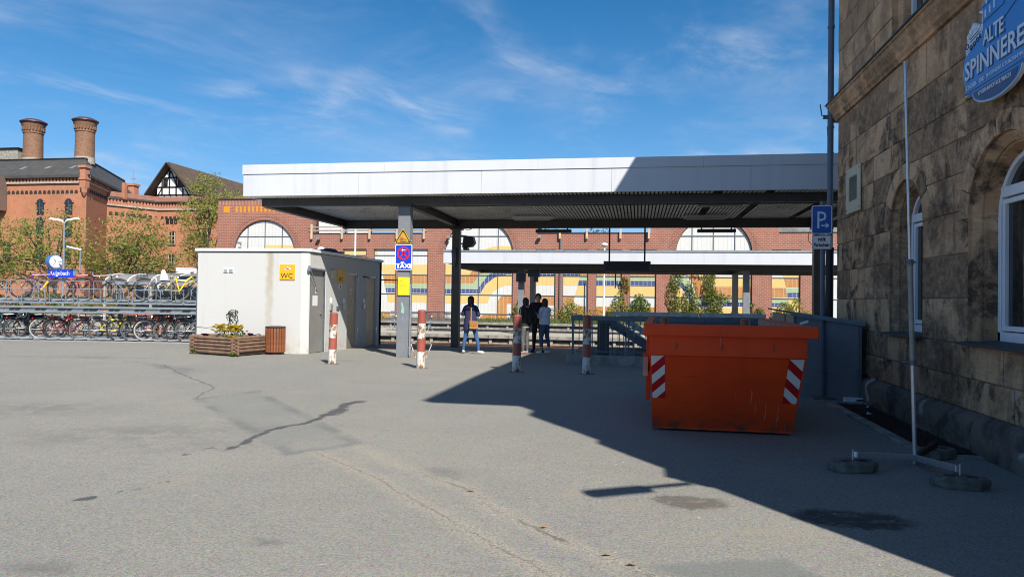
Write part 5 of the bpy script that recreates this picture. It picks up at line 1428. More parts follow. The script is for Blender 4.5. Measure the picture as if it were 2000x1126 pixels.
cz_ = 2.725; cx_ = -6.232
def annulus(m, cx_, cz_, r0_, r1_, y, n=28):
    vs = [(cx_+r*math.cos(2*math.pi*i/n), y, cz_+r*math.sin(2*math.pi*i/n)) for r in (r0_, r1_) for i in range(n)]
    m.add(vs, [(i, (i+1) % n, n+(i+1) % n, n+i) for i in range(n)])
annulus(m, cx_, cz_, .142, .180, cyf-.0345)
for s_ in (-1, 1): m.bar((cx_-.105, cyf-.0345, cz_-.105*s_), (cx_+.105, cyf-.0345, cz_+.105*s_), .034, .002, upv=(0,1,0))
obj('red_ring', m, M['red_paint'], t)
m = MB(); m.prism([(cx_-.06, cz_+.09),(cx_-.02,cz_+.125),(cx_-.02,cz_+.10),(cx_+.05,cz_+.10),(cx_+.05,cz_+.08),(cx_-.02,cz_+.08),(cx_-.02,cz_+.055)], 'xz', cyf-.038, cyf-.0365); obj('arrow', m, M['sign_white'], t)
m = MB(); text_mb(m, 'TAXI', .168, frame_m((-6.232, cyf-.035, 2.33), (1,0,0), (0,0,1)), .002, squeeze=1.12, bold=.008); obj('lettering', m, M['sign_white'], t, recalc=False)
m = MB(); m.lathe([(.0,-.001),(.05,0),(.045,.001)], 9, (0,0,0)); m.v = [(-6.26+p[0]*1.2, cyf-.0375+p[2], 2.475+p[1]*.5) for p in m.v]; obj('torn_sticker', m, M['paper'], t)
t = thing('notice_plate', 'plain yellow notice plate with small print on the column below the taxi sign', 'notice', (-6.215, cyf, 1.6))
m = MB(); m.box(-6.385,-6.055,cyf-.022,cyf-.012,1.60,2.085); obj('plate', m, M['yellow_paint'], t)
m = MB()
for q in range(7): m.box(-6.34,-6.34+.10+.13*((q*37) % 10)/10, cyf-.0235, cyf-.0222, 1.98-q*.035, 1.984-q*.035)
m.bar((-6.33,cyf-.023,1.95),(-6.28,cyf-.023,2.03),.0012,.008); tag(obj('small_print', m, M['warn'], t), kind='stuff')
m = MB(); m.prism([(-6.30,1.13),(-6.22,1.10),(-6.20,1.2),(-6.24,1.33),(-6.27,1.42),(-6.30,1.38),(-6.28,1.26)], 'xz', 18.557, 18.5595); tag(obj('graffiti_scrawl', m, mk('mint spray paint', (.25,.48,.36), .7)), 'mint green spray scrawl on the grey front column', 'graffiti')
m = MB(); m.prism([(-6.27,.90),(-6.24,.88),(-6.24,1.02),(-6.26,1.03)], 'xz', 18.557, 18.5595); tag(obj('graffiti_scrawl', m, mk('violet spray paint', (.22,.24,.38), .7)), 'faded violet spray mark low on the grey front column', 'graffiti')
m = MB(); m.box(-6.10,-6.02,cyf-.03,cyf+.01,3.02,3.06); m.ball((-6.02,cyf-.02,3.06),.02,.02,.02,8,5); tag(obj('sign_clamp', m, M['galv']), 'small bright clamp beside the warning triangle on the column', 'clamp')

# ------------------------------------------------------------------ stairs down to the subway: kerb, railings
t = thing('stair_railing', 'blue grey steel railing on a concrete kerb round the subway stairs', 'railing', (-1.7, 17.8, -.06))
m = MB(); m.box(-1.73, 4.4, 17.75, 18.02, -.1, .175); obj('kerb', m, M['concrete'], t, bevel=.015)
m = MB(); m.box(-1.73, -1.45, 18.022, 22.0, -.2, .12); m.box(-1.44, 4.4, 21.7, 22.0, -.2, .12); obj('kerb', m, M['concrete'], t, bevel=.015)
m = MB(); m.box(-1.63, 4.4, 17.80, 17.96, 1.03, 1.15); obj('top_rail', m, M['galv_dark'], t, bevel=.006)
m = MB(); m.box(-1.63, -1.47, 17.962, 19.3, 1.05, 1.15); obj('top_rail', m, M['galv_dark'], t, bevel=.006)
m = MB(); m.box(-1.5, 4.4, 17.86, 17.90, .245, .285); obj('bottom_rail', m, M['galv_dark'], t)
m = MB(); m.box(-.009,.009,-.009,.009,.287,1.028); b0 = None
for i in range(36):
    x = -1.43+i*.166
    if abs((x+1.59) % 1.37) < .09: continue
    if b0 is None: b0 = obj('baluster', m, M['galv_dark'], t, local=True); o = b0
    else: o = b0.copy(); COL.objects.link(o)
    o.location = (x+1.7, .08, .06)
m = MB(); m.box(-.025,.025,-.02,.02,.175,1.029); p0 = None
for x in (-1.585, -.215, 1.155, 2.525, 3.9):
    if p0 is None: p0 = obj('post', m, M['galv_dark'], t, local=True); o = p0
    else: o = p0.copy(); COL.objects.link(o)
    o.location = (x+1.7, .08, .06)
for y in (18.7, 21.2):
    m = MB(); m.bar((-.85, y, 1.02), (2.3, y, -.95), .05, .13); obj('stair_handrail', m, M['galv_dark'], t)
    m = MB(); m.bar((-.55, y, 1.02), (2.6, y, -.95), .02, .03); obj('stair_handrail', m, M['galv'], t)
m = MB(); m.bar((-.45, 20.0, 1.08), (2.5, 20.0, -.70), .05, .13); m.bar((-.1,20.0,.85),(-.1,20.0,-.1),.05); m.bar((-.3,18.7,.7),(-.3,18.7,-.1),.05); obj('stair_handrail', m, M['galv'], t)
m = MB(); m.box(-1.0,-.71,18.2,18.5,-.06,1.0); k_ = obj('control_cabinet', m, M['steel_dark'], t, bevel=.01); m = MB(); m.box(-.862,-.854,18.19,18.2,.0,1.0); m.box(-1.0,-.71,18.185,18.2,.96,1.02); obj('cabinet_seam', m, M['galv_dark'], k_)
t = thing('stair_parapet', 'pale slab coping on a dark parapet at the far side of the subway stairs', 'parapet', (0, 21.6, -.12))
for a, b in ((-.78, 1.72), (1.80, 3.6)):
    m = MB(); m.box(a, b, 21.35, 21.95, 1.085, 1.20); obj('coping_slab', m, M['coping'], t, bevel=.01)
m = MB(); m.box(.35, 3.6, 21.55, 21.7, -.12, 1.083); obj('panel', m, M['galv_dark'], t)
m = MB()
for i in range(7): m.box(-.74+i*.16, -.72+i*.16, 21.6, 21.62, -.1, 1.083)
obj('baluster', m, M['galv_dark'], t)

# ------------------------------------------------------------------ orange skip
t = thing('orange_skip', 'open orange steel skip with red and white striped corner panels', 'skip', (.98, 10.3, 0))
def Sk(name, mb, mat, par=None, **k): return obj(name, mb, mat, par or t, **k)
def sx(x, y): return x+(y-8.4)*.031       # the skip stands slightly turned
zb = .035; yb = 8.80; zm = .93; ym = 8.43; yt = 8.405; zt = 1.285; zr = 1.165
L0, R0, L1, R1 = .19, 1.785, .142, 1.858
TH = .03
m = MB(); m.add([(L1,ym,zm),(R1,ym,zm),(R0,yb,zb),(L0,yb,zb),(L1,ym+TH,zm),(R1,ym+TH,zm),(R0,yb+TH,zb),(L0,yb+TH,zb)], [(0,1,2,3),(7,6,5,4),(0,4,5,1),(1,5,6,2),(2,6,7,3),(3,7,4,0)]); Sk('front_plate', m, M['skip'])
m = MB(); m.prism([(yt-.012,zr),(yt-.012,zm-.004),(ym-.006,zm-.012),(ym+.03,zm-.012),(ym+.03,zr)], 'yz', L1, R1); Sk('front_band', m, M['skip'], bevel=.004)
m = MB(); m.prism([(.07, 8.30), (1.955, 8.30), (1.955, 8.42), (.07, 8.42)], 'xy', zr-.012, zt); Sk('front_rim', m, M['skip'], bevel=.010, seg=2)
YBk = 12.25
for sgn, bx, tx in ((-1, L0, L1), (1, R0, R1)):
    poly3 = [(bx, yb+.004, zb), (tx, ym+.004, zm), (tx, yt+.03, zt-.02), (sx(tx, YBk)+.0, YBk, zt-.02), (sx(tx, YBk), YBk, .80), (sx(bx, 11.3), 11.3, zb)]
    d = TH*sgn*-1
    vs = [(x+.003*sgn*-1, y, z) for x, y, z in poly3] + [(x+d, y, z) for x, y, z in poly3]
    n = 6
    m = MB(); m.add(vs, [tuple(range(n)), tuple(range(n, 2*n))[::-1]]+[(i, (i+1) % n, n+(i+1) % n, n+i) for i in range(n)])
    Sk('side_plate', m, [M['skip']])
    m = MB(); m.add([(x+d*1.2, y, z) for x, y, z in poly3], [tuple(range(n))]); Sk('inner_lining', m, M['skip_in'])
    xo = tx+.075*sgn; xi = tx-.028*sgn
    x0_, x1_ = sorted((xo, xi))
    m = MB(); m.prism([(x0_+.0, 8.425), (x1_+.0, 8.425), (sx(x1_, YBk), YBk), (sx(x0_, YBk), YBk)], 'xy', zr, zt-.004); Sk('side_rim', m, M['skip'], bevel=.008)
    for yy_ in (9.25, 10.2, 11.15):
        xs_ = sx(tx, yy_)
        m = MB(); m.box(*sorted((xs_+.003*sgn, xs_+.055*sgn)), yy_-.04, yy_+.04, .3, zr-.004); Sk('side_rib', m, M['skip'])
    yl = 8.95
    xs_ = sx(tx, yl)
    m = MB(); m.prism([(yl-.12, .70), (yl+.10, .70), (yl+.06, 1.05), (yl-.06, 1.05)], 'yz', *sorted((xs_+.004*sgn, xs_+.03*sgn))); (m.tube([(xs_+.02*sgn, yl, .88), (xs_+.09*sgn, yl, .88)], .03, 10) if sgn < 0 else None); Sk('lifting_lug', m, M['skip'])
m = MB(); m.prism([(8.62,.66),(8.95,.66),(8.95,.70),(8.72,.88)], 'yz', .07, .125); Sk('lug_guard', m, mk('faded pink paint', (.50,.22,.18), .6))
m = MB(); m.add([(sx(L0,11.3),11.3,zb),(sx(R0,11.3),11.3,zb),(sx(R1,YBk),YBk,.80),(sx(L1,YBk),YBk,.80),(sx(L0,11.3),11.33,zb),(sx(R0,11.3),11.33,zb),(sx(R1,YBk),YBk+.03,.80),(sx(L1,YBk),YBk+.03,.80)], [(0,1,2,3),(7,6,5,4),(0,4,5,1),(1,5,6,2),(2,6,7,3),(3,7,4,0)]); Sk('back_plate', m, M['skip'])
m = MB(); m.prism([(L0+.01,yb+.01),(R0-.01,yb+.01),(sx(R0,11.3)-.01,11.29),(sx(L0,11.3)+.01,11.29)], 'xy', zb-.003, zb+.03); Sk('floor_plate', m, M['skip_in'])
m = MB(); m.bar((L0-.004,yb-.008,zb+.004),(R0+.004,yb-.008,zb+.004),.022,.022); Sk('bottom_edge', m, M['skip'])
m = MB()
for x in (.44, .94, 1.50): m.prism([(x-.007,1.0),(x+.007,1.0),(x+.009,1.03),(x+.006,1.075),(x-.006,1.075),(x-.009,1.03)], 'xz', yt-.022, yt-.010)
Sk('weld_mark', m, mk('scuffed dark orange', (.25,.045,.01), .6))
def plate_pt(s, tt, off):
    xl = L1+(L0-L1)*tt; xr = R1+(R0-R1)*tt
    n_ = Vector((0, -(zm-zb), -(yb-ym))).normalized()
    return Vector((xl+(xr-xl)*s, ym+(yb-ym)*tt, zm+(zb-zm)*tt)) + n_*off
def clip_poly(poly, a, b, c):        # keep a*x+b*y<=c
    out = []
    for i in range(len(poly)):
        p, q = poly[i], poly[(i+1) % len(poly)]
        fp = a*p[0]+b*p[1]-c; fq = a*q[0]+b*q[1]-c
        if fp <= 0: out.append(p)
        if fp*fq < 0:
            k = fp/(fp-fq); out.append((p[0]+(q[0]-p[0])*k, p[1]+(q[1]-p[1])*k))
    return out
for side in (0, 1):
    s0, s1, t0, t1 = (.008, .098, .004, .585) if side == 0 else (.895, .988, .015, .60)
    rect_ = [(0,0),(1,0),(1,1),(0,1)]
    vs = [plate_pt(s0+(s1-s0)*u, t0+(t1-t0)*v, o_) for o_ in (.0015, .004) for u, v in rect_]
    m = MB(); m.add(vs, [(0,1,2,3),(4,5,6,7),(0,1,5,4),(1,2,6,5),(2,3,7,6),(3,0,4,7)]); pn = Sk('striped_panel', m, M['refl_red'])
    m = MB()
    for c0, c1 in ((-.1, .26), (.47, .68), (.88, 1.08)):
        kx = .26 if side == 0 else -.26; sh_ = 0 if side == 0 else -.26
        pl_ = clip_poly(clip_poly(rect_, kx, 1, c1+sh_), -kx, -1, -(c0+sh_))
        if len(pl_) > 2: m.add([plate_pt(s0+(s1-s0)*u, t0+(t1-t0)*v, .0052) for u, v in pl_], [tuple(range(len(pl_)))])
    obj('white_stripe', m, M['refl_white'], pn)
m = MB(); m.prism([(0,0),(.10,.01),(.12,.06),(.02,.05)], 'xy', 0, .02); m.v = [(1.88+p[0], 8.9+p[1]*2, 1.285+p[2]+p[0]*.3) for p in m.v]; tag(obj('crumpled_foil', m, M['paper']), 'scrap of pale foil on the right rim of the orange skip', 'litter')

# ------------------------------------------------------------------ sheet metal shed behind the skip
t = thing('metal_shed', 'low blue grey sheet metal shed with ribbed roof against the stone building', 'shed', (3.0, 12.8, 0))
A1, B1, C1, D1 = (2.62, 12.72), (3.42, 11.98), (3.42, 13.7), (2.62, 14.7)
def quadwall(p, q, zp, zq, z0=0.0, th=.02):
    m = MB(); d = Vector((q[0]-p[0], q[1]-p[1], 0)).normalized(); n_ = Vector((d.y, -d.x, 0))*th
    vs = []
    for o_ in (Vector((0,0,0)), n_): vs += [Vector((p[0],p[1],z0))+o_, Vector((q[0],q[1],z0))+o_, Vector((q[0],q[1],zq))+o_, Vector((p[0],p[1],zp))+o_]
    m.add(vs, [(0,1,2,3),(7,6,5,4),(0,4,5,1),(1,5,6,2),(2,6,7,3),(3,7,4,0)]); return m
obj('front_panel', quadwall(A1, B1, 1.33, 1.20), M['shed'], t)
obj('side_panel', quadwall(D1, A1, 1.36, 1.33), M['shed'], t)
obj('rear_panel', quadwall(C1, D1, 1.22, 1.36), M['shed'], t)
m = MB()
for p, z in ((A1, 1.33), ((2.62,13.5), 1.34)): m.box(p[0]-.035, p[0]+.02, p[1]-.035, p[1]+.03, 0, z)
m.box(B1[0]-.03, B1[0]+.02, B1[1]-.05, B1[1]-.02, 0, 1.2); obj('corner_post', m, M['galv_dark'], t)
m = MB(); 
N = 26
for i in range(N):
    y0_ = 0; f0 = i/N; f1 = (i+.5)/N; f2 = (i+1)/N
    def rp(f, s, dz):      # f along the ridge direction (front to back), s across
        a = Vector((A1[0]-.10, A1[1]-.14, 1.365)); b = Vector((B1[0]+.05, B1[1]-.12, 1.235)); c = Vector((C1[0]+.05, C1[1]+.9, 1.27)); d = Vector((D1[0]-.10, D1[1]+.1, 1.41))
        return a.lerp(d, f).lerp(b.lerp(c, f), s)+Vector((0,0,dz))
    for (p, q, zp, zq) in ((f0, f0+.25/N, 0, 0), (f0+.25/N, f0+.35/N, 0, .028), (f0+.35/N, f0+.75/N, .028, .028), (f0+.75/N, f0+.85/N, .028, 0), (f0+.85/N, f2, 0, 0)):
        m.add([rp(p,0,zp), rp(q,0,zq), rp(q,1,zq), rp(p,1,zp)], [(0,1,2,3)])
obj('ribbed_roof', m, M['shed'], t, recalc=False)
m = MB(); a = Vector((A1[0]-.1, A1[1]-.15, 1.35)); b = Vector((B1[0]+.05, B1[1]-.13, 1.22)); m.bar(a, b, .03, .045); obj('fascia_strip', m, M['galv_dark'], t)
m = MB(); m.bar((A1[0]+.3, A1[1]-.3, .42), (A1[0]+.42, A1[1]-.41, .42), .01, .008); obj('scratch', m, M['cast'], t)

# ------------------------------------------------------------------ parking sign on its pole
t = thing('parking_sign', 'blue parking sign with a white plate below on a grey pole by the shed', 'sign', (2.95, 12.33, 0))
m = MB(); m.tube([(2.965,12.35,.0),(2.945,12.35,3.2)], .040, 12); obj('pole', m, M['pipe'], t, smooth=True)
m = MB(); m.box(2.80,3.13,12.2,12.5,-.01,.03); obj('foot_slab', m, M['concrete_dark'], t)
yy_ = 12.295
m = MB(); m.prism(rrect(2.765,3.075,2.665,3.125,.03), 'xz', yy_-.008, yy_); pl1 = obj('plate', m, M['sign_white'], t)
m = MB(); m.prism(rrect(2.777,3.063,2.677,3.113,.025), 'xz', yy_-.0105, yy_-.0085); obj('blue_field', m, M['traffic_blue'], pl1)
m = MB(); text_mb(m, 'P', .40, frame_m((2.91, yy_-.012, 2.755), (1,0,0), (0,0,1)), .002, squeeze=.80); obj('lettering', m, M['logo_pale'], pl1, recalc=False)
m = MB(); m.prism([(2.91,2.79),(2.99,2.79),(2.97,2.765),(3.0,2.765),(3.035,2.80),(3.0,2.835),(2.97,2.835),(2.99,2.81),(2.91,2.81)], 'xz', yy_-.0125, yy_-.0108); obj('arrow', m, M['logo_pale'], pl1)
m = MB(); m.prism(rrect(2.775,3.07,2.415,2.64,.02), 'xz', yy_-.008, yy_); pl2 = obj('lower_plate', m, M['sign_white'], t)
m = MB(); fo = rrect(2.783,3.062,2.423,2.632,.016); fi = rrect(2.789,3.056,2.429,2.626,.012); n_ = len(fo)
m.add([(a, yy_-.0088, b) for a, b in fo]+[(a, yy_-.0088, b) for a, b in fi], [(i, (i+1) % n_, n_+(i+1) % n_, n_+i) for i in range(n_)])
obj('border', m, M['sign_black'], pl2, recalc=False)
m = MB(); text_mb(m, 'mit', .088, frame_m((2.922, yy_-.010, 2.55), (1,0,0), (0,0,1)), .002, bold=.003); obj('lettering', m, M['sign_black'], pl2, recalc=False)
m = MB(); text_mb(m, 'Parkschein', .082, frame_m((2.922, yy_-.010, 2.460), (1,0,0), (0,0,1)), .002, squeeze=.66, bold=.003); obj('lettering', m, M['sign_black'], pl2, recalc=False)
for z in (2.75, 3.05, 2.5):
    m = MB(); m.tube([(2.95,12.35,z),(2.95,12.35,z+.03)], .05, 10); obj('clamp', m, M['galv'], t)
m = MB(); m.box(2.89,3.0,12.28,12.31,2.645,2.66); obj('spacer', m, M['galv'], t)

# ------------------------------------------------------------------ temporary pole on a three-armed foot
t = thing('temporary_pole', 'tall slim leaning metal pole on a three armed foot by the stone wall', 'pole', (2.67, 7.57, 0))
base = Vector((2.672, 7.57, .05))
def on(z): return Vector((2.672-.0262*z, 7.57+.008*z, z))
m = MB(); m.tube([on(.0), on(1.0)], .021, 10); obj('lower_tube', m, M['alu'], t, smooth=True)
m = MB(); m.tube([on(.95), on(1.95)], .0255, 10); obj('middle_tube', m, mk('dull zinc tube', (.30,.29,.26), .55, .3, .3, 9), t, smooth=True)
m = MB(); m.tube([on(1.93), on(3.94)], .0135, 8); obj('upper_tube', m, M['alu'], t, smooth=True)
m = MB(); m.tube([on(.965), on(1.0)], .036, 12); m.bar(on(.985)+Vector((-.10,0,0)), on(.985)+Vector((.07,0,0)), .03, .022); m.tube([on(1.93), on(1.985)], .032, 12); m.bar(on(1.96)+Vector((-.05,0,0)), on(1.96)+Vector((.05,0,0)), .02, .02); obj('clamp_collar', m, M['galv_dark'], t)
W3 = [((1.98, 7.12), .25, 'round edged concrete weight under the left arm of the pole foot'), ((2.72, 6.70), -.12, 'mossy concrete weight under the front arm of the pole foot'), ((3.0, 7.93), .6, 'dark concrete weight behind the pole foot beside the grating')]
for (x, y), a, lab in W3:
    e = Vector((x, y, .135)); d = (e-base).normalized()
    m = MB(); m.bar(base+Vector((0,0,.01)), Vector((x, y, .15))-d*.03, .045, .055); m.tube([(x,y,.10),(x,y,.195)], .010, 8); obj('foot_arm', m, M['alu'] if y < 7.6 else M['iron'], t, bevel=.003)
    w = thing('concrete_weight', lab, 'weight', (x, y, 0), 'concrete weights under the pole foot')
    pts = [(-.22,-.05),(-.13,-.125),(.12,-.125),(.22,-.05),(.22,.05),(.12,.125),(-.12,.125),(-.22,.05)]
    vs = []
    for z, k in ((0.0,.97),(.025,1.0),(.070,1.0),(.092,.94)): vs += [(p[0]*k+rnd.uniform(-.006,.006), p[1]*k+rnd.uniform(-.006,.006), z) for p in pts]
    n_ = 8
    m = MB(); m.add(vs, [tuple(range(n_))[::-1], tuple(range(3*n_, 4*n_))]+[(k*n_+i, k*n_+(i+1) % n_, (k+1)*n_+(i+1) % n_, (k+1)*n_+i) for k in range(3) for i in range(n_)])
    obj('block', m, M['concrete_dark'], w, local=True, bevel=.008, seg=2)
    for q in (-.12, .05):
        m = MB(); m.box(q,q+.08,-.03,.03,.088,.096); obj('grip_hole', m, M['black'], w, local=True)
    w.rotation_euler = (0, 0, a)

# ------------------------------------------------------------------ light well grating and its kerb
t = thing('light_well_grating', 'rusty black grating over the light well at the foot of the stone wall', 'grating', (3.2, 9.8, 0))
m = MB(); m.box(3.0, 3.50, 8.05, 11.7, .003, .006); obj('well_dark_sheet', m, M['black'], t)  # flat black sheet on solid ground, painting in the darkness of the well
m = MB()
for i in range(17):
    x = 3.015+i*.029; m.box(x, x+.007, 8.06, 11.68, .0065, .024)
for y in (8.06, 9.25, 9.3, 10.45, 10.5, 11.66): m.box(3.0, 3.5, y, y+.015, .0068, .022)
tag(obj('grating_bars', m, M['iron'], t), kind='stuff')
for a, b in ((9.62, 11.72), (8.35, 9.55)):
    m = MB(); m.box(2.86, 2.995, a, b, -.02, .03); tag(obj('grating_kerb', m, M['concrete'], bevel=.01), kind='structure')
m = MB(); m.box(2.98, 3.5, 7.90, 8.04, -.02, .022); tag(obj('grating_kerb', m, M['concrete'], bevel=.01), kind='structure')
# litter by the wall
t = thing('foam_packaging', 'white foam packaging tray lying by the shed and stone wall', 'packaging', (3.32, 11.9, 0))
m = MB(); 
for a, b, c, d in ((3.18,3.50,0,.02),(3.18,3.22,.0201,.075),(3.46,3.50,.0201,.075),(3.2201,3.4599,.055,.075),(3.2201,3.34,.0201,.0549)): m.box(a, b, 11.86, 11.96, c+.01, d+.01)
obj('tray', m, M['paper'], t)
m = MB(); m.prism([(3.0,11.75),(3.2,11.62),(3.45,11.6),(3.5,11.75),(3.35,11.9),(3.1,11.86)], 'xy', .0245, .027); tag(obj('spilled_powder', m, mk('pale blue grey powder', (.22,.25,.30), .9, 0, .6, 14, thr=(.45,.55))), kind='stuff')
for (x, y, s_, a, lab) in ((3.16, 10.6, .05, .4, 'crumpled white paper scrap on the rusty grating'), (3.35, 11.3, .03, 1.2, 'tiny white paper scrap on the grating near the shed')):
    m = MB(); m.add([(x-s_,y-s_*.6,.03),(x+s_,y-s_*.3,.035),(x+s_*.7,y+s_*.6,.03),(x-s_*.5,y+s_*.5,.06)], [(0,1,2),(0,2,3)]); tag(obj('paper_scrap', m, M['paper']), lab, 'litter')
lm = mk('dry brown leaf', (.42,.20,.08), .8)
for (x, y, lab) in ((-.61,4.84,'dry orange leaf on the crack, farthest up the forecourt'), (-.17,4.40,'curled orange leaf on the crack, middle one of three'), (-.02,4.27,'orange leaf on the crack nearest the bottom of the forecourt'), (-1.30, 5.62, 'small orange leaf fragment beside the long crack')):
    m = MB(); m.add([(x-.035,y-.01,.012),(x,y-.022,.02),(x+.035,y+.01,.008),(x,y+.018,.016)], [(0,1,3),(1,2,3)]); tag(obj('dry_leaf', m, lm), lab, 'leaf', 'dry leaves along the crack')
sprng = random.Random(3)
m = MB()
for _ in range(260):
    x = sprng.uniform(-9, 3.2); y = sprng.uniform(3.5, 16); s_ = sprng.uniform(.006, .016)
    m.add([(x-s_,y-s_*.7,gz(y)+.004),(x+s_,y-s_*.4,gz(y)+.006),(x+s_*.5,y+s_,gz(y)+.009),(x-s_*.6,y+s_*.8,gz(y)+.005)], [(0,1,2,3)])
tag(obj('grit_specks', m, M['concrete_pale'], recalc=False), kind='stuff')
# ------------------------------------------------------------------ bicycles
# built along +X (rear wheel at the origin, front wheel at x = 1.05), then turned into place
def make_bike(name, label, color, tyre, style='city', basket=False, guards=True, small=1.0):
    t = thing(name, label, 'bicycle')
    RW = .335*small; WB = 1.05*small; zc = RW
    for xw, nm in ((0, 'rear_wheel'), (WB, 'front_wheel')):
        m = MB(); m.ring((xw,0,zc),(1,0,0),(0,0,1),RW-.02,.021,26,6)
        w = obj(nm, m, M[tyre], t, local=True, smooth=True)
        m = MB(); m.ring((xw,0,zc),(1,0,0),(0,0,1),RW-.055,.011,26,4); obj('rim', m, M['chrome'], w, local=True)
        m = MB()
        for i in range(18):
            a = 2*math.pi*i/18; m.tube([(xw+.02*math.cos(a+.5),.012*(-1)**i,zc+.02*math.sin(a+.5)),(xw+(RW-.06)*math.cos(a),0,zc+(RW-.06)*math.sin(a))], .0016, 3, cap=False)
        tag(obj('spokes', m, M['chrome'], w, local=True, recalc=False), kind='stuff')
        m = MB(); m.tube([(xw,-.05,zc),(xw,.05,zc)], .022, 8); obj('hub', m, M['chrome'], w, local=True)
    bb = Vector((.43*small,0,zc-.05)); st = Vector((.30*small,0,zc+.46*small)); hd = Vector((.82*small,0,zc+.46*small)); hb = Vector((.855*small,0,zc+.34*small))
    m = MB(); r = .026
    if style == 'step': m.tube([hb, Vector((.62*small,0,zc+.12)), bb], r+.003, 8); m.tube([hd, Vector((.6*small,0,zc+.24)), Vector((.39*small,0,zc+.16))], r, 8)
    elif style == 'full': m.tube([hd, Vector((.62*small,0,zc+.34)), Vector((.34*small,0,zc+.36))], .032, 8); m.tube([Vector((.66*small,0,zc+.36)), bb], .028, 8); m.tube([hb, Vector((.6*small,0,zc+.2))], .02, 8)
    else: m.tube([hd, st-Vector((0,0,.03))], r, 8); m.tube([hb, bb], r+.004, 8)
    m.tube([bb, st], r, 8); m.tube([hb-(hb-hd)*.0, hd+(hd-hb)*.3], .02, 8)
    for s_ in (-1, 1):
        m.tube([bb+Vector((0,.03*s_,0)), Vector((0,.055*s_,zc))], .010, 6)
        m.tube([st+Vector((0,.02*s_,-.04)), Vector((0,.055*s_,zc))], .009, 6)
        m.tube([hb+Vector((.01,.035*s_,-.03)), Vector((WB-.03,.05*s_,zc+.1)), Vector((WB,.05*s_,zc))], .012, 6)
    fr = obj('frame', m, M['bike_paint'], t, local=True, smooth=True); paint(fr, color)
    m = MB(); top = hd+(hd-hb)*.65+Vector((0,0,.05)); m.tube([hd, top], .013, 6)
    hw = .30
    if style == 'city' or style == 'step': m.tube([top+Vector((-.16,-hw,.02)), top+Vector((.02,-hw*.8,.03)), top+Vector((.05,-.06,0)), top+Vector((.05,.06,0)), top+Vector((.02,hw*.8,.03)), top+Vector((-.16,hw,.02))], .011, 6)
    else: m.tube([top+Vector((0,-hw,.02)), top+Vector((.05,-.05,0)), top+Vector((.05,.05,0)), top+Vector((0,hw,.02))], .012, 6)
    obj('handlebar', m, M['galv_dark'], t, local=True, smooth=True)
    m = MB(); g0 = -.16 if style in ('city','step') else .0
    for s_ in (-1, 1): m.tube([top+Vector((g0-.04,hw*s_,.015)), top+Vector((g0+.07,hw*s_*.93,.02))], .017, 6)
    obj('grip', m, M['black'], t, local=True)
    m = MB(); m.tube([st, st+Vector((-.04,0,.15))], .013, 6); obj('seat_post', m, M['chrome'], t, local=True)
    c = st+Vector((-.05,0,.17)); m = MB()
    m.add([c+Vector(p) for p in ((-.13,-.075,.02),(-.13,.075,.02),(-.02,.06,.005),(-.02,-.06,.005),(.15,.02,0),(.15,-.02,0),(-.12,-.06,-.03),(-.12,.06,-.03),(.12,.0,-.02))], [(0,3,2,1),(3,5,4,2),(0,1,7,6),(1,2,4,8,7),(0,6,8,5,3),(5,8,4),(6,7,8)]); obj('saddle', m, M['black'], t, local=True)
    m = MB(); m.ring((bb.x,-.03,bb.z),(1,0,0),(0,0,1),.085,.006,16,4); m.bar(bb+Vector((0,-.06,0)), bb+Vector((.13,-.06,-.10)), .018,.012); m.bar(bb+Vector((0,.06,0)), bb+Vector((-.13,.06,.10)), .018,.012); m.box(bb.x+.09,bb.x+.17,-.14,-.065,bb.z-.115,bb.z-.09); m.box(bb.x-.17,bb.x-.09,.065,.14,bb.z+.09,bb.z+.115); m.tube([(bb.x,-.03,bb.z+.085),(0,-.035,zc+.03)], .005, 4); m.tube([(bb.x,-.03,bb.z-.085),(0,-.035,zc-.03)], .005, 4); obj('crankset', m, M['galv_dark'], t, local=True)
    if guards:
        m = MB(); m.ring((0,0,zc),(1,0,0),(0,0,1),RW+.025,.020,14,5,R(20),R(200)); obj('mudguard', m, M['black'], t, local=True)
        m = MB(); m.ring((WB,0,zc),(1,0,0),(0,0,1),RW+.025,.018,10,5,R(35),R(150)); obj('mudguard', m, M['black'], t, local=True)
        m = MB()
        for s_ in (-.05, .05): m.tube([(.25*small,s_,zc+.39),(-.22,s_,zc+.40),(-.24,s_,zc+.36)], .007, 4); m.tube([(-.16,s_,zc+.40),(0,s_*1.1,zc)], .006, 4)
        for q in range(4): m.tube([(-.2+q*.12,-.05,zc+.402),(-.2+q*.12,.05,zc+.402)], .005, 4)
        obj('luggage_rack', m, M['galv_dark'], t, local=True)
        m = MB(); m.box(-.275,-.25,-.04,.04,zc+.35,zc+.40); obj('tail_light', m, M['red_paint'], t, local=True)
    m = MB(); m.box(-.01,.03,-.02,.0,zc+.10,zc+.14); obj('spoke_reflector', m, M['amber'], t, local=True)
    m = MB(); m.box(WB-.03,WB+.01,-.02,.0,zc-.14,zc-.10); obj('spoke_reflector', m, M['amber'], t, local=True)
    m = MB(); m.lathe([(.02,-.04),(.035,.0),(.035,.02)], 8, (0,0,0)); m.v = [(WB-.07+p[2], p[0], zc+.45+p[1]) for p in m.v]; obj('headlamp', m, M['chrome'], t, local=True)
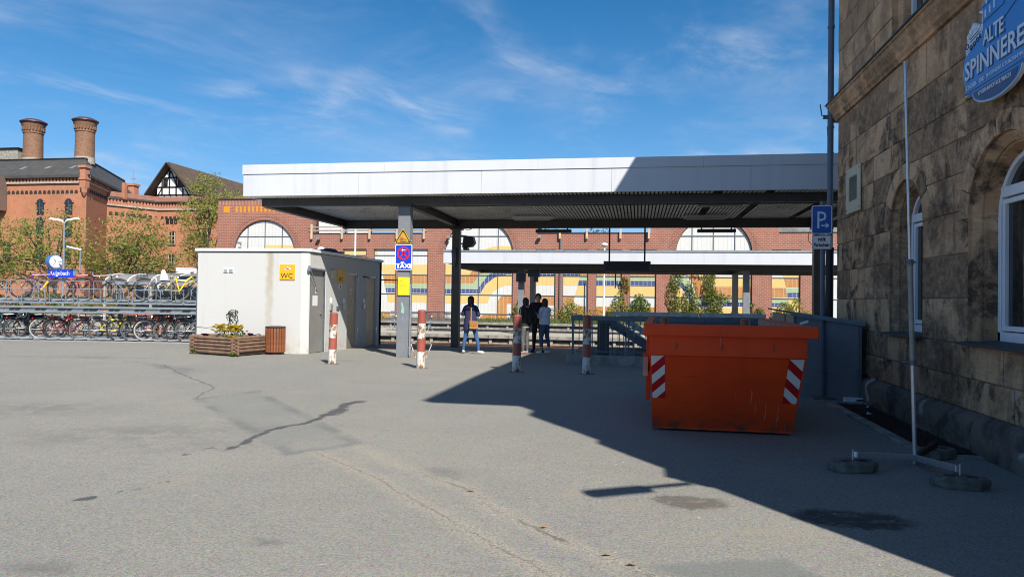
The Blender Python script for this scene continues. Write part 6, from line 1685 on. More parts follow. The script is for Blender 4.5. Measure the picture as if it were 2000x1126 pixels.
    if basket:
        m = MB(); x0, x1, z0, z1 = (-.30,.10,zc+.42,zc+.66)
        for i in range(9):
            x = x0+.03+(x1-x0-.06)*i/8
            for s_ in (-1, 1): m.tube([(x,.11*s_,z0),(x+(x-(x0+x1)/2)*.2,.16*s_,z1)], .0035, 4)
        for i in range(6):
            y = -.11+.22*i/5
            m.tube([(x0+.03,y,z0),(x0-.01,y*1.4,z1)], .0035, 4); m.tube([(x1-.03,y,z0),(x1+.01,y*1.4,z1)], .0035, 4); m.tube([(x0+.03,y,z0),(x1-.03,y,z0)], .0035, 4)
        for k in (0,.33,.66,1):
            e = .04*k; f = .11+.05*k; z = z0+(z1-z0)*k
            m.tube([(x0+.03-e,-f,z),(x1-.03+e,-f,z),(x1-.03+e,f,z),(x0+.03-e,f,z)], .0045, 4, closed=True)
        obj('basket', m, M['black'], t, local=True, recalc=False)
    return t
BK = {}
def bike(style, tyre, basket, guards, small, x, y, z, head, color, label, tilt=0):
    key = (style, tyre, basket, guards, small)
    if key not in BK:
        BK[key] = make_bike('bicycle', label, color, tyre, style, basket, guards, small); o = BK[key]
    else:
        o = copy_tree(BK[key])
    o.location = (x, y, z); o.rotation_euler = (tilt, 0, head); o['label'] = label; o['group'] = 'bicycles in the two tier rack'
    for c in o.children:
        if c.name.startswith('frame'): paint(c, color)
    return o
RD = Vector((math.cos(R(11)), math.sin(R(11)), 0))       # direction of the rack
HD = R(36)
def rack_pt(x):                                           # front foot line of the rack at this x
    return Vector((x, 21.33+(x+21.66)*.194, 0))
low = [(-23.0, 'city','rubber',False,True,1.07,(.02,.20,.19),'teal bicycle at the left end of the lower rack tier'),
 (-22.45,'sport','rubber',False,False,1.07,(.42,.44,.48),'silver bicycle with a black saddle near the left end of the lower tier'),
 (-21.45,'city','rubber',False,True,1.07,(.02,.02,.025),'black city bicycle with a thin dark frame left of the red step through'),
 (-20.55,'step','tyre_white',False,True,1.07,(.50,.012,.025),'red step through bicycle with pale tyres in the lower tier'),
 (-20.05,'sport','rubber',False,True,1.07,(.33,.012,.02),'dark red bicycle right beside the red step through'),
 (-19.2,'sport','tyre_grey',False,False,1.05,(.40,.40,.42),'grey mountain bicycle with dusty tyres left of the yellow one'),
 (-18.55,'full','tyre_grey',False,False,1.05,(.75,.60,.02),'yellow full suspension bicycle in the lower tier'),
 (-17.95,'sport','rubber',False,False,1.07,(.03,.03,.05),'dark bicycle just right of the yellow suspension bicycle'),
 (-17.5,'step','tyre_grey',True,True,1.07,(.10,.16,.40),'blue step through bicycle with a rear wire basket'),
 (-17.0,'city','tyre_white',False,True,1.07,(.62,.10,.03),'orange red bicycle with cream tyres in the lower tier'),
 (-16.4,'city','tyre_grey',True,True,1.07,(.60,.60,.60),'white city bicycle with a rear basket near the white hut'),
 (-15.95,'sport','rubber',False,True,1.07,(.03,.03,.035),'black bicycle second from the right end of the lower tier'),
 (-15.6,'step','tyre_grey',False,True,1.07,(.70,.70,.70),'white step through bicycle at the right end of the lower tier')]
for x, st_, ty, ba, gu, sm, colr, lab in low:
    p = rack_pt(x)
    bike(st_, ty, ba, gu, sm, p.x+rnd.uniform(-.04,.04), p.y+.35, gz(p.y+.3)+.03, HD+rnd.uniform(-.05,.05), colr, lab, rnd.uniform(-.05,.05))
ZU = 1.32
upl = [(-21.45,'sport','rubber',False,False,1.07,(.16,.02,.20),'purple and yellow mountain bicycle on the upper rack tier'),
 (-19.95,'sport','rubber',False,False,1.07,(.50,.012,.03),'bright red bicycle on the upper rack tier'),
 (-19.35,'city','rubber',False,True,1.07,(.03,.03,.035),'black bicycle beside the bright red one on the upper tier'),
 (-17.2,'step','tyre_grey',True,True,1.07,(.62,.62,.62),'pale grey bicycle with a black basket on the upper tier'),
 (-16.5,'full','rubber',False,False,1.07,(.78,.62,.02),'bright yellow bicycle at the right end of the upper tier')]
for x, st_, ty, ba, gu, sm, colr, lab in upl:
    p = rack_pt(x)
    bike(st_, ty, ba, gu, sm, p.x, p.y+.55, ZU, HD+rnd.uniform(-.03,.03), colr, lab)
o = MB(); o.ball((0,0,0), .16, .10, .09, 8, 6)
# yellow down tube accent on the purple bicycle is a bottle
m = MB(); m.tube([(-20.96,22.27,1.62),(-20.78,22.38,1.93)], .035, 8); tag(obj('drink_bottle', m, M['yellow_paint']), 'yellow drink bottle held on the purple bicycle frame', 'bottle')
m = MB(); m.add([(-16.62,22.75,2.03),(-16.40,22.8,2.03),(-16.38,22.78,2.12),(-16.50,22.78,2.40),(-16.56,22.77,2.38)], [(0,1,2,3,4)]); m.add([(-16.62,22.85,2.03),(-16.40,22.9,2.03),(-16.38,22.88,2.12),(-16.50,22.84,2.40),(-16.56,22.83,2.38)], [(4,3,2,1,0)]); tag(obj('rain_cover', m, M['white']), 'white cloth cover hanging behind the yellow upper bicycle', 'cover')

# ------------------------------------------------------------------ two tier bicycle rack
t = thing('bicycle_rack', 'long two tier galvanised bicycle rack beside the white hut', 'bicycle rack', (-19, 22, -.12))
hv = Vector((math.cos(HD), math.sin(HD), 0))
m_low = MB()
pitch = .46
slot0 = None
def slot_mesh(up_):
    m = MB()
    L = 1.55
    m.bar((-.35,0,.03 if not up_ else 0),(L-.2,0,.10 if not up_ else 0),.09,.018); m.bar((-.35,-.05,.05 if not up_ else .02),(L-.2,-.05,.12 if not up_ else .02),.012,.045); m.bar((-.35,.05,.05 if not up_ else .02),(L-.2,.05,.12 if not up_ else .02),.012,.045)
    return m
def hoop_mesh():
    m = MB(); m.tube([(.78,-.05,.1),(.80,-.06,.45),(.95,-.05,.62),(1.12,-.05,.45),(1.16,-.06,.1)], .012, 6); m.tube([(.78,.05,.1),(.80,.06,.45),(.95,.05,.62),(1.12,.05,.45),(1.16,.06,.1)], .012, 6); return m
xs_ = [-23.6+.455*i for i in range(19)]
ls = hs_ = us = None
for x in xs_:
    p = rack_pt(x)
    loc = Vector((p.x, p.y+.35, gz(p.y)+.0))
    def put(cur, nm, mesh_fn, mt, z):
        if cur is None:
            o = obj(nm, mesh_fn, mt, t, local=True); 
        else:
            o = cur.copy(); COL.objects.link(o)
        o.location = Vector((loc.x, loc.y, z))-Vector(t.location); o.rotation_euler = (0, 0, HD)
        return o
    a = put(ls, 'wheel_channel', slot_mesh(False), M['galv'], loc.z); ls = ls or a
    b = put(hs_, 'wheel_hoop', hoop_mesh(), M['galv'], loc.z); hs_ = hs_ or b
    c = put(us, 'upper_channel', slot_mesh(True), M['galv_rack'], ZU-.06); us = us or c
    if int(round((x+23.6)/.455)) % 3 == 1: put(hs_, 'wheel_hoop', None, M['galv'], ZU-.08)
# upper guard loops in front
gl = None
for i, x in enumerate([-23.3+.93*k for k in range(9)]):
    p = rack_pt(x)
    for dz, dx, nm in ((.16, 0, 0), (-.22, -.42, 1)):
        q0 = p+RD*dx+Vector((0,.12 if nm == 0 else -.05,0)); q1 = q0+RD*.80
        zb_ = ZU+.0-(.14 if nm else 0); zt_ = ZU+.62-(.28 if nm else 0)
        m = MB(); m.tube([q0+Vector((0,0,zb_)), q0+Vector((0,0,zt_)), q1+Vector((0,0,zt_+.01)), q1+Vector((0,0,zb_))], .017, 6)
        m.tube([q0+Vector((0,0,zb_)), q1+Vector((0,0,zb_))], .017, 6); obj('guard_loop', m, M['galv'], t, smooth=True)
for dy, z, w in ((.05, ZU-.13, .06), (.95, ZU-.10, .06), (-.05, ZU-.28, .05)):
    a = rack_pt(-24.2)+Vector((0,dy,z)); b = rack_pt(-15.05)+Vector((0,dy,z)); m = MB(); m.bar(a, b, w, .07); obj('long_beam', m, M['galv_rack'], t)
a = rack_pt(-24.2)+Vector((0,.0,ZU-.40)); b = rack_pt(-15.05)+Vector((0,.0,ZU-.40)); m = MB(); m.bar(a, b, .02, .17); pb = obj('front_beam', m, M['galv_rack'], t)
M['peach'] = mk('faded red reflector', (.62,.24,.16), .5)
k = 0
dv = (b-a).normalized(); s_ = .25
while s_ < (b-a).length-.4:
    c0 = a+dv*s_; col_ = M['peach'] if k in (2, 3, 27) else (M['galv'] if (k//2) % 2 else M['steel_dark'])
    wd = .16 if k % 5 else .28
    m = MB(); m.add([c0+Vector((.05,-.013,.07)), c0+dv*wd+Vector((.05,-.013,.07)), c0+dv*wd+Vector((-.05,-.013,-.07)), c0+Vector((-.05,-.013,-.07))], [(0,1,2,3)]); obj('reflector_film', m, col_, pb)
    s_ += wd+.03; k += 1
for x in (-23.9, -21.55, -18.3, -15.15):
    p = rack_pt(x)
    m = MB(); m.bar(p+Vector((.0,.95,-.15)), p+Vector((.0,.95,ZU+.25)), .12, .12); m.bar(p+Vector((0,.95,ZU-.75)), p+Vector((0,-.02,ZU-.3)), .07, .07); m.bar(p+Vector((0,-.05,-.1)), p+Vector((0,1.4,-.1)), .10, .05); obj('support_post', m, M['galv_dark'], t)
p = rack_pt(-15.05)
m = MB(); m.bar(p+Vector((0,0,-.1)), p+Vector((0,0,ZU+.5)), .06, .06); m.bar(p+Vector((.0,.9,-.1)), p+Vector((0,.9,ZU+.6)), .06,.06); m.bar(p+Vector((-.9,-.1,.18)), p+Vector((.05,.1,.62)), .04,.06); m.bar(p+Vector((0,0,ZU+.05)), p+Vector((0,.9,ZU+.05)), .05,.06); obj('end_frame', m, M['galv_dark'], t)
a = rack_pt(-24.5)+Vector((0,-.22,gz(21)-.01)); b = rack_pt(-14.6)+Vector((0,-.22,gz(22.5)-.01)); m = MB(); m.bar(a, b, .34, .03); tag(obj('paving_strip', m, M['concrete_pale']), kind='structure')

# ------------------------------------------------------------------ island platform furniture
t = thing('platform_clock', 'round blue station clock with a white dial beside the lamp post', 'clock', (-31.2, 34, 3.2))
ax = Vector((.88, -.47, 0)).normalized()      # dial faces towards the forecourt
nx = Vector((ax.y, -ax.x, 0))*-1
def clockdisc(m, r0_, r1_, d0, d1, n=24):
    c = Vector((-31.2, 34, 3.2)); f = Vector((.94,-.342,0)); s_ = Vector((.342,.94,0)); u = Vector((0,0,1))
    vs = []
    for d, r in ((d0, r0_), (d1, r1_)):
        for i in range(n):
            a = 2*math.pi*i/n; vs.append(c+f*d+s_*r*math.cos(a)+u*r*math.sin(a))
    m.add(vs, [(i,(i+1)%n,n+(i+1)%n,n+i) for i in range(n)]+[tuple(range(n)),tuple(range(n,2*n))])
M['clock_blue'] = mk('clock case blue', (.06,.17,.46), .4)
m = MB(); clockdisc(m, .37, .37, -.22, .12); obj('case', m, M['clock_blue'], t, smooth=True)
m = MB(); clockdisc(m, .33, .33, .121, .128); obj('dial', m, M['sign_white'], t)
m = MB(); c = Vector((-31.2,34,3.2)); f = Vector((.94,-.342,0)); s_ = Vector((.342,.94,0))
def hand(m, ang, L, w): 
    a = R(90-ang); m.bar(c+f*.133, c+f*.133+s_*L*math.cos(a)+Vector((0,0,L*math.sin(a))), w, .004, upv=f)
hand(m, 318, .19, .03); hand(m, 218, .28, .022); obj('hands', m, M['sign_black'], t)
m = MB()
for i in range(12):
    a = 2*math.pi*i/12; d = s_*math.cos(a)+Vector((0,0,math.sin(a))); m.bar(c+f*.131+d*.26, c+f*.131+d*.31, .018, .004, upv=f)
obj('hour_marks', m, M['sign_black'], t)
m = MB(); m.bar((-30.95,34,3.2),(-30.62,34,3.2),.06,.06); obj('bracket', m, M['galv'], t)
t = thing('platform_lamp', 'tall platform lamp post with two white heads in front of the brewery', 'street lamp', (-30.64, 34, -.16))
m = MB(); m.tube([(-30.64,34,-.16),(-30.64,34,2.2),(-30.66,34,5.35)], [.055,.055,.04], 8); obj('post', m, M['galv'], t, smooth=True)
for s_ in (-1, 1):
    m = MB(); m.tube([(-30.66,34,5.3),(-30.66+s_*.2,34,5.4)], .03, 6); m.add([Vector((-30.66+s_*x,34+y,5.38+z+x*.12)) for x, y, z in ((.12,-.08,0),(.12,.08,0),(.9,.09,.02),(.9,-.09,.02),(.2,-.06,.10),(.2,.06,.10),(.8,.06,.11),(.8,-.06,.11))], [(0,1,2,3),(4,5,6,7),(0,4,7,3),(1,5,6,2),(0,1,5,4),(3,2,6,7)]); obj('lamp_head', m, M['white'], t)
t = thing('platform_lamp', 'slim single headed platform lamp just above the blue clock', 'street lamp', (-31.3, 35.5, -.16))
m = MB(); m.tube([(-31.9,36.6,-.16),(-31.9,36.6,4.05)], .035, 8); obj('post', m, M['galv'], t)
m = MB(); m.bar((-31.85,36.6,4.02),(-32.7,36.5,4.2),.16,.10); obj('lamp_head', m, M['white'], t, bevel=.03)
t = thing('station_name_sign', 'blue station name board with white lettering on the platform', 'sign', (-30.64, 33.9, 2.3))
m = MB(); m.box(-31.47,-29.80,33.84,33.90,2.33,2.79); obj('board', m, M['blue_paint'], t)
m = MB(); text_mb(m, 'Kulmbach', .33, frame_m((-30.72,33.836,2.47),(1,0,0),(0,0,1)), .004, squeeze=.92); obj('lettering', m, M['sign_white'], t, recalc=False)
m = MB(); m.box(-29.9,-29.7,33.83,33.92,2.45,2.8); obj('end_bracket', m, M['galv'], t)
# arched shelter
t = thing('platform_shelter', 'long grey shelter with an arched acrylic roof on the platform', 'shelter', (-25.7, 35.5, -.16))
x = -28.75; N = 8
def arcp(x, q, r=1.15): a = R(12+ (150-12)*q/N); return (x, 36.0-1.15*math.cos(a)*1.15, 1.95+.68*math.sin(a))
while x < -21.6:
    m = MB(); m.add([arcp(x+.04,q) for q in range(N+1)]+[arcp(x+1.36,q) for q in range(N+1)], [(q,q+1,N+2+q,N+1+q) for q in range(N)]); obj('roof_panel', m, M['glass_roof'], t, smooth=True)
    m = MB(); m.tube([arcp(x,q) for q in range(N+1)], .035, 6); obj('arched_rib', m, M['white'], t)
    x += 1.4
m = MB(); m.bar((-28.8,34.68,2.08),(-21.2,34.68,2.08),.10,.12); obj('gutter', m, M['alu'], t)
for x in (-28.7,-25.9,-23.1,-21.3):
    m = MB(); m.bar((x,34.75,-.16),(x,34.75,2.05),.10,.10); obj('post', m, M['concrete_pale'], t)
m = MB(); m.box(-28.7,-21.3,37.2,37.25,0,1.95); obj('back_screen', m, M['glass'], t)
for k, x0 in enumerate((-27.25, -26.3)):
    t = thing('platform_bench', 'red brown slatted bench %s on the platform behind the bicycles' % ('at the left' if k == 0 else 'at the right'), 'bench', (x0, 34.3, -.16), 'red brown platform benches')
    for q in range(3):
        m = MB(); m.box(x0, x0+.88, 34.28+q*.02, 34.31+q*.02, .36+q*.15, .49+q*.15); obj('back_slat', m, M['wood_bench'], t)
    m = MB(); m.box(x0, x0+.88, 33.85, 34.25, .27, .31); obj('seat', m, M['wood_bench'], t)
    for q in (.05, .78):
        m = MB(); m.box(x0+q,x0+q+.05,33.9,34.3,-.16,.27); obj('leg_frame', m, M['galv_dark'], t)
m = MB(); m.box(-24.35,-23.3,34.6,34.9,2.62,2.90); m.box(-24.35,-23.3,34.58,34.92,2.88,2.93); o = tag(obj('roof_box', m, M['white'], bevel=.02), 'pale metal box on top of the arched shelter roof', 'box')
# wire bench across the tracks
t = thing('platform_bench', 'mauve wire mesh bench with bright metal frame across the tracks', 'bench', (-11, 35, -.16), 'wire mesh platform benches')
m = MB(); m.tube([(-12.6,35.51,.33),(-12.6,35.51,.80),(-8.6,35.51,.80),(-8.6,35.51,.33)], .02, 6, closed=True)
for q in range(66): m.box(-12.57+q*.06,-12.553+q*.06,35.505,35.515,.34,.79)
for q in range(5): m.box(-12.59,-8.61,35.502,35.508,.40+q*.09,.408+q*.09)
tag(obj('backrest_mesh', m, M['bench_mesh'], t), kind='stuff')
m = MB(); m.box(-12.6,-8.6,35.0,35.48,.27,.31); obj('seat', m, M['alu'], t)
for x in (-12.3,-10.4,-8.9):
    m = MB(); m.tube([(x-.16,35.25,-.16),(x+.02,35.25,.05),(x+.16,35.25,-.16)], .03, 6); m.tube([(x,35.25,.0),(x,35.3,.28)], .035, 6); m.tube([(x-.05,35.3,.28),(x,35.45,.5),(x+.1,35.2,.58)], .02, 6); obj('leg', m, M['chrome'], t)
for px_, X_, z1, lab in ((0, -18.1, 6.6, 'slim pale mast on the verge seen above the toilet hut roof'), (1, -2.04, 4.8, 'slim white lamp mast on the verge seen beside the hanging display board')):
    t = thing('platform_lamp', lab, 'street lamp', (X_, 44, -.6))
    m = MB(); m.tube([(X_,44,-.6),(X_,44,z1)], .055, 8); obj('post', m, M['white'], t)
    m = MB(); m.ball((X_,44,z1+.1), .22, .22, .12, 10, 6); obj('lamp_head', m, M['white'], t)
t = thing('globe_lamp', 'pale globe lamp peeking over the toilet hut roof', 'lamp', (-12.4, 27, 3.2))
m = MB(); m.tube([(-12.55,27,-.6),(-12.55,27,3.35)], .04, 8); obj('post', m, M['galv'], t)
m = MB(); m.ball((-12.55,27,3.42), .16, .16, .1, 10, 6); obj('lamp_head', m, M['white'], t, smooth=True)

# ------------------------------------------------------------------ old brewery
bb_ = thing('brewery', 'large orange brick brewery with two round chimneys and dark slate roofs', 'building', (-65, 82, -.3))
def Bw(name, mb, mat, par=None, **k): return obj(name, mb, mat, par or bb_, **k)
main = [(-112,75),(-64.7,75),(-75.7,100),(-112,100)]
def walls(pts, z0, z1, closed=True):
    m = MB(); m.prism(pts, 'xy', z0, z1); return m
Bw('main_wall', walls(main, -.6, 15.2), M['brick_old'])
def offs(pts, d):
    c = Vector((sum(p[0] for p in pts)/len(pts), sum(p[1] for p in pts)/len(pts)))
    return [tuple(Vector(p)+(Vector(p)-c).normalized()*d) for p in pts]
def band(pts, z0, z1, d, name, mat, edges=None):
    n = len(pts)
    for i in (edges if edges is not None else range(n)):
        a = Vector((*pts[i], 0)); b = Vector((*pts[(i+1) % n], 0)); e = (b-a).normalized(); nn = Vector((e.y, -e.x, 0))
        m = MB(); q = [a+nn*.002-e*.0, b+nn*.002+e*(d*.0), b+nn*d, a+nn*d]
        m.prism([(p.x, p.y) for p in q], 'xy', z0, z1); Bw(name, m, mat)
band(main, 14.55, 14.75, .22, 'stone_band', M['concrete_pale'], [0, 1])
band(main, 15.2, 15.5, .45, 'eaves_gutter', M['slate'], [0, 1])
def dentils(a, b, z0, z1, pitch, name, mat, w=.5, d=.16):
    a = Vector((*a, 0)); b = Vector((*b, 0)); e = (b-a).normalized(); nn = Vector((e.y, -e.x, 0)); L = (b-a).length
    m = MB(); s_ = pitch/2
    while s_ < L:
        p = a+e*s_; q = [p+nn*.002, p+e*pitch*w+nn*.002, p+e*pitch*w+nn*d, p+nn*d]
        m.prism([(v.x, v.y) for v in q], 'xy', z0, z1); s_ += pitch
    tag(Bw(name, m, mat), kind='stuff')
dentils((-90,75), (-65.1,75), 14.75, 15.2, .46, 'corbel_course', M['brick_trim'], .55)
dentils((-64.9,75.4), (-75,98.5), 14.75, 15.2, .46, 'corbel_course', M['brick_trim'], .55)
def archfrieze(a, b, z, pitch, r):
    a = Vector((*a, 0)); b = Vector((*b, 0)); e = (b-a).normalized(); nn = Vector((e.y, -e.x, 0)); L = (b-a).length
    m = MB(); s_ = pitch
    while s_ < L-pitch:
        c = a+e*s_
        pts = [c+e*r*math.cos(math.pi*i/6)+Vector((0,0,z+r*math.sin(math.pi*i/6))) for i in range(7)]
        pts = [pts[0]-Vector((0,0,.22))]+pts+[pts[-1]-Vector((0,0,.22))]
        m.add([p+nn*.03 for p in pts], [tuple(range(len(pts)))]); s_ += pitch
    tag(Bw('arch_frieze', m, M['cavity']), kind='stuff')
archfrieze((-76,75), (-65.2,75), 13.55, .62, .22); archfrieze((-64.9,75.5), (-75,98.5), 13.75, .75, .26)
m = MB(); lo = offs(main, .5); hi = [(-108,79.5),(-68.7,79.3),(-76.4,96),(-108,96)]
n_ = 4; m.add([(*p, 15.5) for p in lo]+[(*p, 18.35) for p in hi], [(i,(i+1)%n_,n_+(i+1)%n_,n_+i) for i in range(n_)]+[(4,5,6,7)]); Bw('slate_roof', m, M['slate'])
m = MB()
for i in (0, 1): m.bar((*hi[i], 18.4), (*hi[i+1], 18.4), .25, .2)
Bw('ridge_trim', m, M['cast'])
for x in (-75.4,-71.9,-68.4):
    m = MB(); f = .42; y = 75+f*4.4; z = 15.5+f*2.85
    m.add([(x-.3,y-.25,z+.08-.10),(x+.25,y-.25,z+.08-.10),(x+.45,y+.45,z+.42),(x-.1,y+.45,z+.42)], [(0,1,2,3)]); Bw('skylight', m, M['alu'])
m = MB(); m.add([(-69.0,82.0,16.6),(-69.2,82.6,16.6),(-69.9,82.6,17.25),(-69.7,82.0,17.25)], [(0,1,2,3)]); Bw('skylight', m, M['alu'])
for i, (x, r, zt_, lab) in enumerate(((-77.45, 1.17, 23.7, ''), (-69.85, 1.15, 23.9, ''))):
    m = MB(); m.lathe([(r,18.0),(r*.98,18.9),(r*.95,21.9),(r*1.02,22.0),(r*1.02,22.15),(r*.97,22.2),(r*.98,22.6),(r*1.12,22.9),(r*1.16,23.15)], 28, (x,80.5,0)); ch = Bw('chimney', m, M['brick_stack'], smooth=True)
    m = MB(); m.lathe([(r*1.03,17.9),(r*1.03,18.75)], 28, (x,80.5,0), cap=False); obj('base_flashing', m, M['concrete_pale'], ch)
    m = MB(); m.lathe([(r*1.18,23.17),(r*1.34,23.4),(r*1.32,23.5),(r*.8,23.8),(.05,23.95)], 28, (x,80.5,0)); obj('cap', m, mk('sooty copper cap %d' % i, (.10,.05,.055), .5, .3), ch, smooth=True)
    m = MB()
    for k in range(22):
        a = 2*math.pi*k/22; m.box(x+r*1.05*math.cos(a)-.07, x+r*1.05*math.cos(a)+.07, 80.5+r*1.05*math.sin(a)-.07, 80.5+r*1.05*math.sin(a)+.07, 22.3, 22.75)
    tag(obj('corbel', m, M['brick_stack'], ch), kind='stuff')
m = MB(); m.box(-82.5,-79.2,80,83,17.5,20.0); Bw('chimney', m, M['concrete']); m = MB(); m.box(-82.7,-79.0,79.8,83.2,20.002,20.15); Bw('chimney_cap', m, M['cast'])
m = MB(); m.box(-90,-75.6,71.5,74.9,11.3,15.45); Bw('bay_box', m, mk('grey brown sheeting', (.17,.12,.10), .7))
# pilaster with turret at the corner
m = MB(); m.box(-65.25,-64.5,74.5,75.2,14.0,16.3); m.box(-65.4,-64.35,74.35,75.35,16.302,16.6); m.box(-65.33,-64.42,74.42,75.28,14.9,15.1); m.lathe([(.08,13.0),(.3,13.4),(.42,14.0)], 8, (-64.87,74.85,0)); Bw('corner_turret', m, M['brick_trim'])
for x in (-75.4,-70.9,-67.0):
    for z0, h in ((10.9, 1.35), (8.2, 1.9), (5.3, 1.9)):
        if x < -75 and z0 > 8: continue
        pts = [(x-.45,z0),(x+.45,z0)]+[(x+.45*math.cos(math.pi*i/8), z0+h+.45*math.sin(math.pi*i/8)) for i in range(9)]
        m = MB(); m.prism(pts, 'xz', 74.86, 74.98); wn = Bw('window', m, M['glass'])
        m = MB(); m.box(x-.03,x+.03,74.83,74.86,z0,z0+h+.4); m.box(x-.45,x+.45,74.83,74.86,z0+h*.5,z0+h*.5+.06); obj('glazing_bar', m, M['galv_dark'], wn)
        m = MB(); N = 9
        for i in range(N): 
            a0 = math.pi*i/N; a1 = math.pi*(i+.9)/N; m.prism([(x+.48*math.cos(a0), z0+h+.48*math.sin(a0)),(x+.68*math.cos(a0), z0+h+.68*math.sin(a0)),(x+.68*math.cos(a1), z0+h+.68*math.sin(a1)),(x+.48*math.cos(a1), z0+h+.48*math.sin(a1))], 'xz', 74.85, 74.98)
        tag(obj('window_arch', m, M['brick_trim'], wn), kind='stuff')
band(main, 5.0, 5.2, .12, 'sill_band', M['brick_trim'], [0, 1])
# lower wing
wing = [(-68.0,82),(-64.7,88),(-48,88),(-48,100),(-72,100)]
Bw('wing_wall', walls(wing, -.6, 13.9), M['brick_old'])
band(wing, 12.9, 13.1, .2, 'stone_band', M['concrete_pale'], [0, 1]); band(wing, 13.9, 14.1, .35, 'eaves_gutter', M['slate'], [0, 1]); band(wing, 14.1, 14.75, .02, 'parapet', M['brick_mural'], [0, 1])
dentils(wing[0], wing[1], 13.1, 13.9, .42, 'corbel_course', M['brick_trim'], .5); dentils(wing[1], wing[2], 13.1, 13.9, .42, 'corbel_course', M['brick_trim'], .5)
archfrieze(wing[0], wing[1], 11.9, .72, .24); archfrieze(wing[1], (-59.9,88), 11.9, .62, .22); archfrieze((-59.6,88), wing[2], 11.9, .62, .22)
m = MB(); m.tube([(-67.9,81.8,-.5),(-67.9,81.8,13.9)], .12, 8); m.tube([(-67.9,81.8,13.9),(-64.8,87.7,13.95)], .12, 6); Bw('downpipe', m, M['alu'])
m = MB(); m.prism([(-67.5,83),(-64.9,88.5),(-48.5,88.5),(-48.5,99),(-71,99)], 'xy', 13.95, 14.05); Bw('wing_roof', m, M['zinc'])
for x in (-62.5,-57.6):
    for z0, h in ((8.35, 1.55), (5.35, 1.5)):
        pts = [(x-.42,z0),(x+.42,z0),(x+.42,z0+h),(x,z0+h+.14),(x-.42,z0+h)]
        m = MB(); m.prism(pts, 'xz', 87.88, 87.98); wn = Bw('window', m, M['glass'])
        m = MB(); m.box(x-.03,x+.03,87.84,87.88,z0,z0+h+.1)
        for q in (.33,.66): m.box(x-.42,x+.42,87.84,87.88,z0+h*q,z0+h*q+.05)
        m.box(x-.44,x-.38,87.83,87.88,z0,z0+h); m.box(x+.38,x+.44,87.83,87.88,z0,z0+h); obj('glazing_bar', m, M['wood_pale'], wn)
        m = MB(); m.box(x-.55,x+.55,87.78,87.98,z0-.16,z0-.02); obj('sill', m, M['concrete'], wn)
    m = MB()
    for q in (-.75,-.12,.5): m.box(x+q-.22,x+q+.22,87.86,87.98,11.15,11.75)
    Bw('small_windows', m, M['glass'])
m = MB(); m.box(-73.4,-72.4,93,94,13,17.2); m.box(-73.55,-72.25,92.85,94.15,17.202,17.5); m.tube([(-72.9,93.5,17.5),(-72.9,93.5,19.6)], .05, 6); m.tube([(-73.3,93.5,18.3),(-72.5,93.5,18.3)], .04, 4); Bw('corner_turret', m, M['brick_trim'])
m = MB(); m.box(-66.9,-66.45,83.6,84.05,13.9,16.0); Bw('vent_stack', m, M['brick_old'])
# half timbered house above the wing
th = thing('timbered_house', 'half timbered gable house with white infill behind the brewery wing', 'house', (-67.6, 97, 10))
GX0, GXA, GX1, GY = -71.0, -67.9, -63.9, 95.0
m = MB(); m.prism([(GX0+.9,10),(GX1-.1,10),(GX1-.1,16.2),(GXA,20.0),(GX0+.9,17.2)], 'xz', GY, GY+26); obj('gable_wall', m, M['infill'], th)
m = MB()
def tb(x0, z0, x1, z1, w=.24): m.bar((x0,GY-.03,z0),(x1,GY-.03,z1),w,.1,upv=(0,1,0))
tb(GX0+.9,16.05,GX1-.1,16.05); tb(GX0+.9,17.2,GX1-.9,17.2,.2)
for x in (-69.9,-68.9,-67.9,-66.9,-65.9,-64.9): tb(x,14.5,x,16.1,.16)
for x in (-69.3,-68.1,-67.0,-65.9): tb(x,16.0,x,19.9-abs(x-GXA)*.9,.2)
tb(-69.6,18.6,-66.1,18.6,.18); tb(-68.8,17.2,-67.9,19.6,.16); tb(-66.8,17.2,-67.9,19.6,.16); tb(-69.9,16.1,-69.3,17.1,.16); tb(-65.0,16.1,-65.8,17.3,.16)
obj('timber_frame', m, M['timber_dark'], th)
for x in (-68.75,-66.4):
    m = MB(); m.box(x-.35,x+.35,GY-.1,GY-.02,17.3,18.5); obj('window', m, M['glass'], th)
m = MB()
for (xa, za), (xb, zb2) in (((GX0-.35,15.9),(GXA,20.55)), ((GXA,20.55),(GX1+.35,15.8))):
    d = Vector((xb-xa, 0, zb2-za)).normalized(); n = Vector((-d.z,0,d.x))*.3
    vs = []
    for y in (GY-1.0, GY+27): vs += [(xa,y,za),(xb,y,zb2),(xb+n.x,y,zb2+n.z),(xa+n.x,y,za+n.z)]
    m.add(vs, [(0,1,2,3),(4,5,6,7),(0,1,5,4),(1,2,6,5),(2,3,7,6),(3,0,4,7)])
obj('roof', m, M['roof_brown'], th)
m = MB(); m.bar((GX0-.4,GY-1.05,15.85),(GXA,GY-1.05,20.62),.12,.25,upv=(0,1,0)); m.bar((GXA,GY-1.05,20.62),(GX1+.4,GY-1.05,15.75),.12,.25,upv=(0,1,0)); obj('barge_board', m, M['timber_dark'], th)

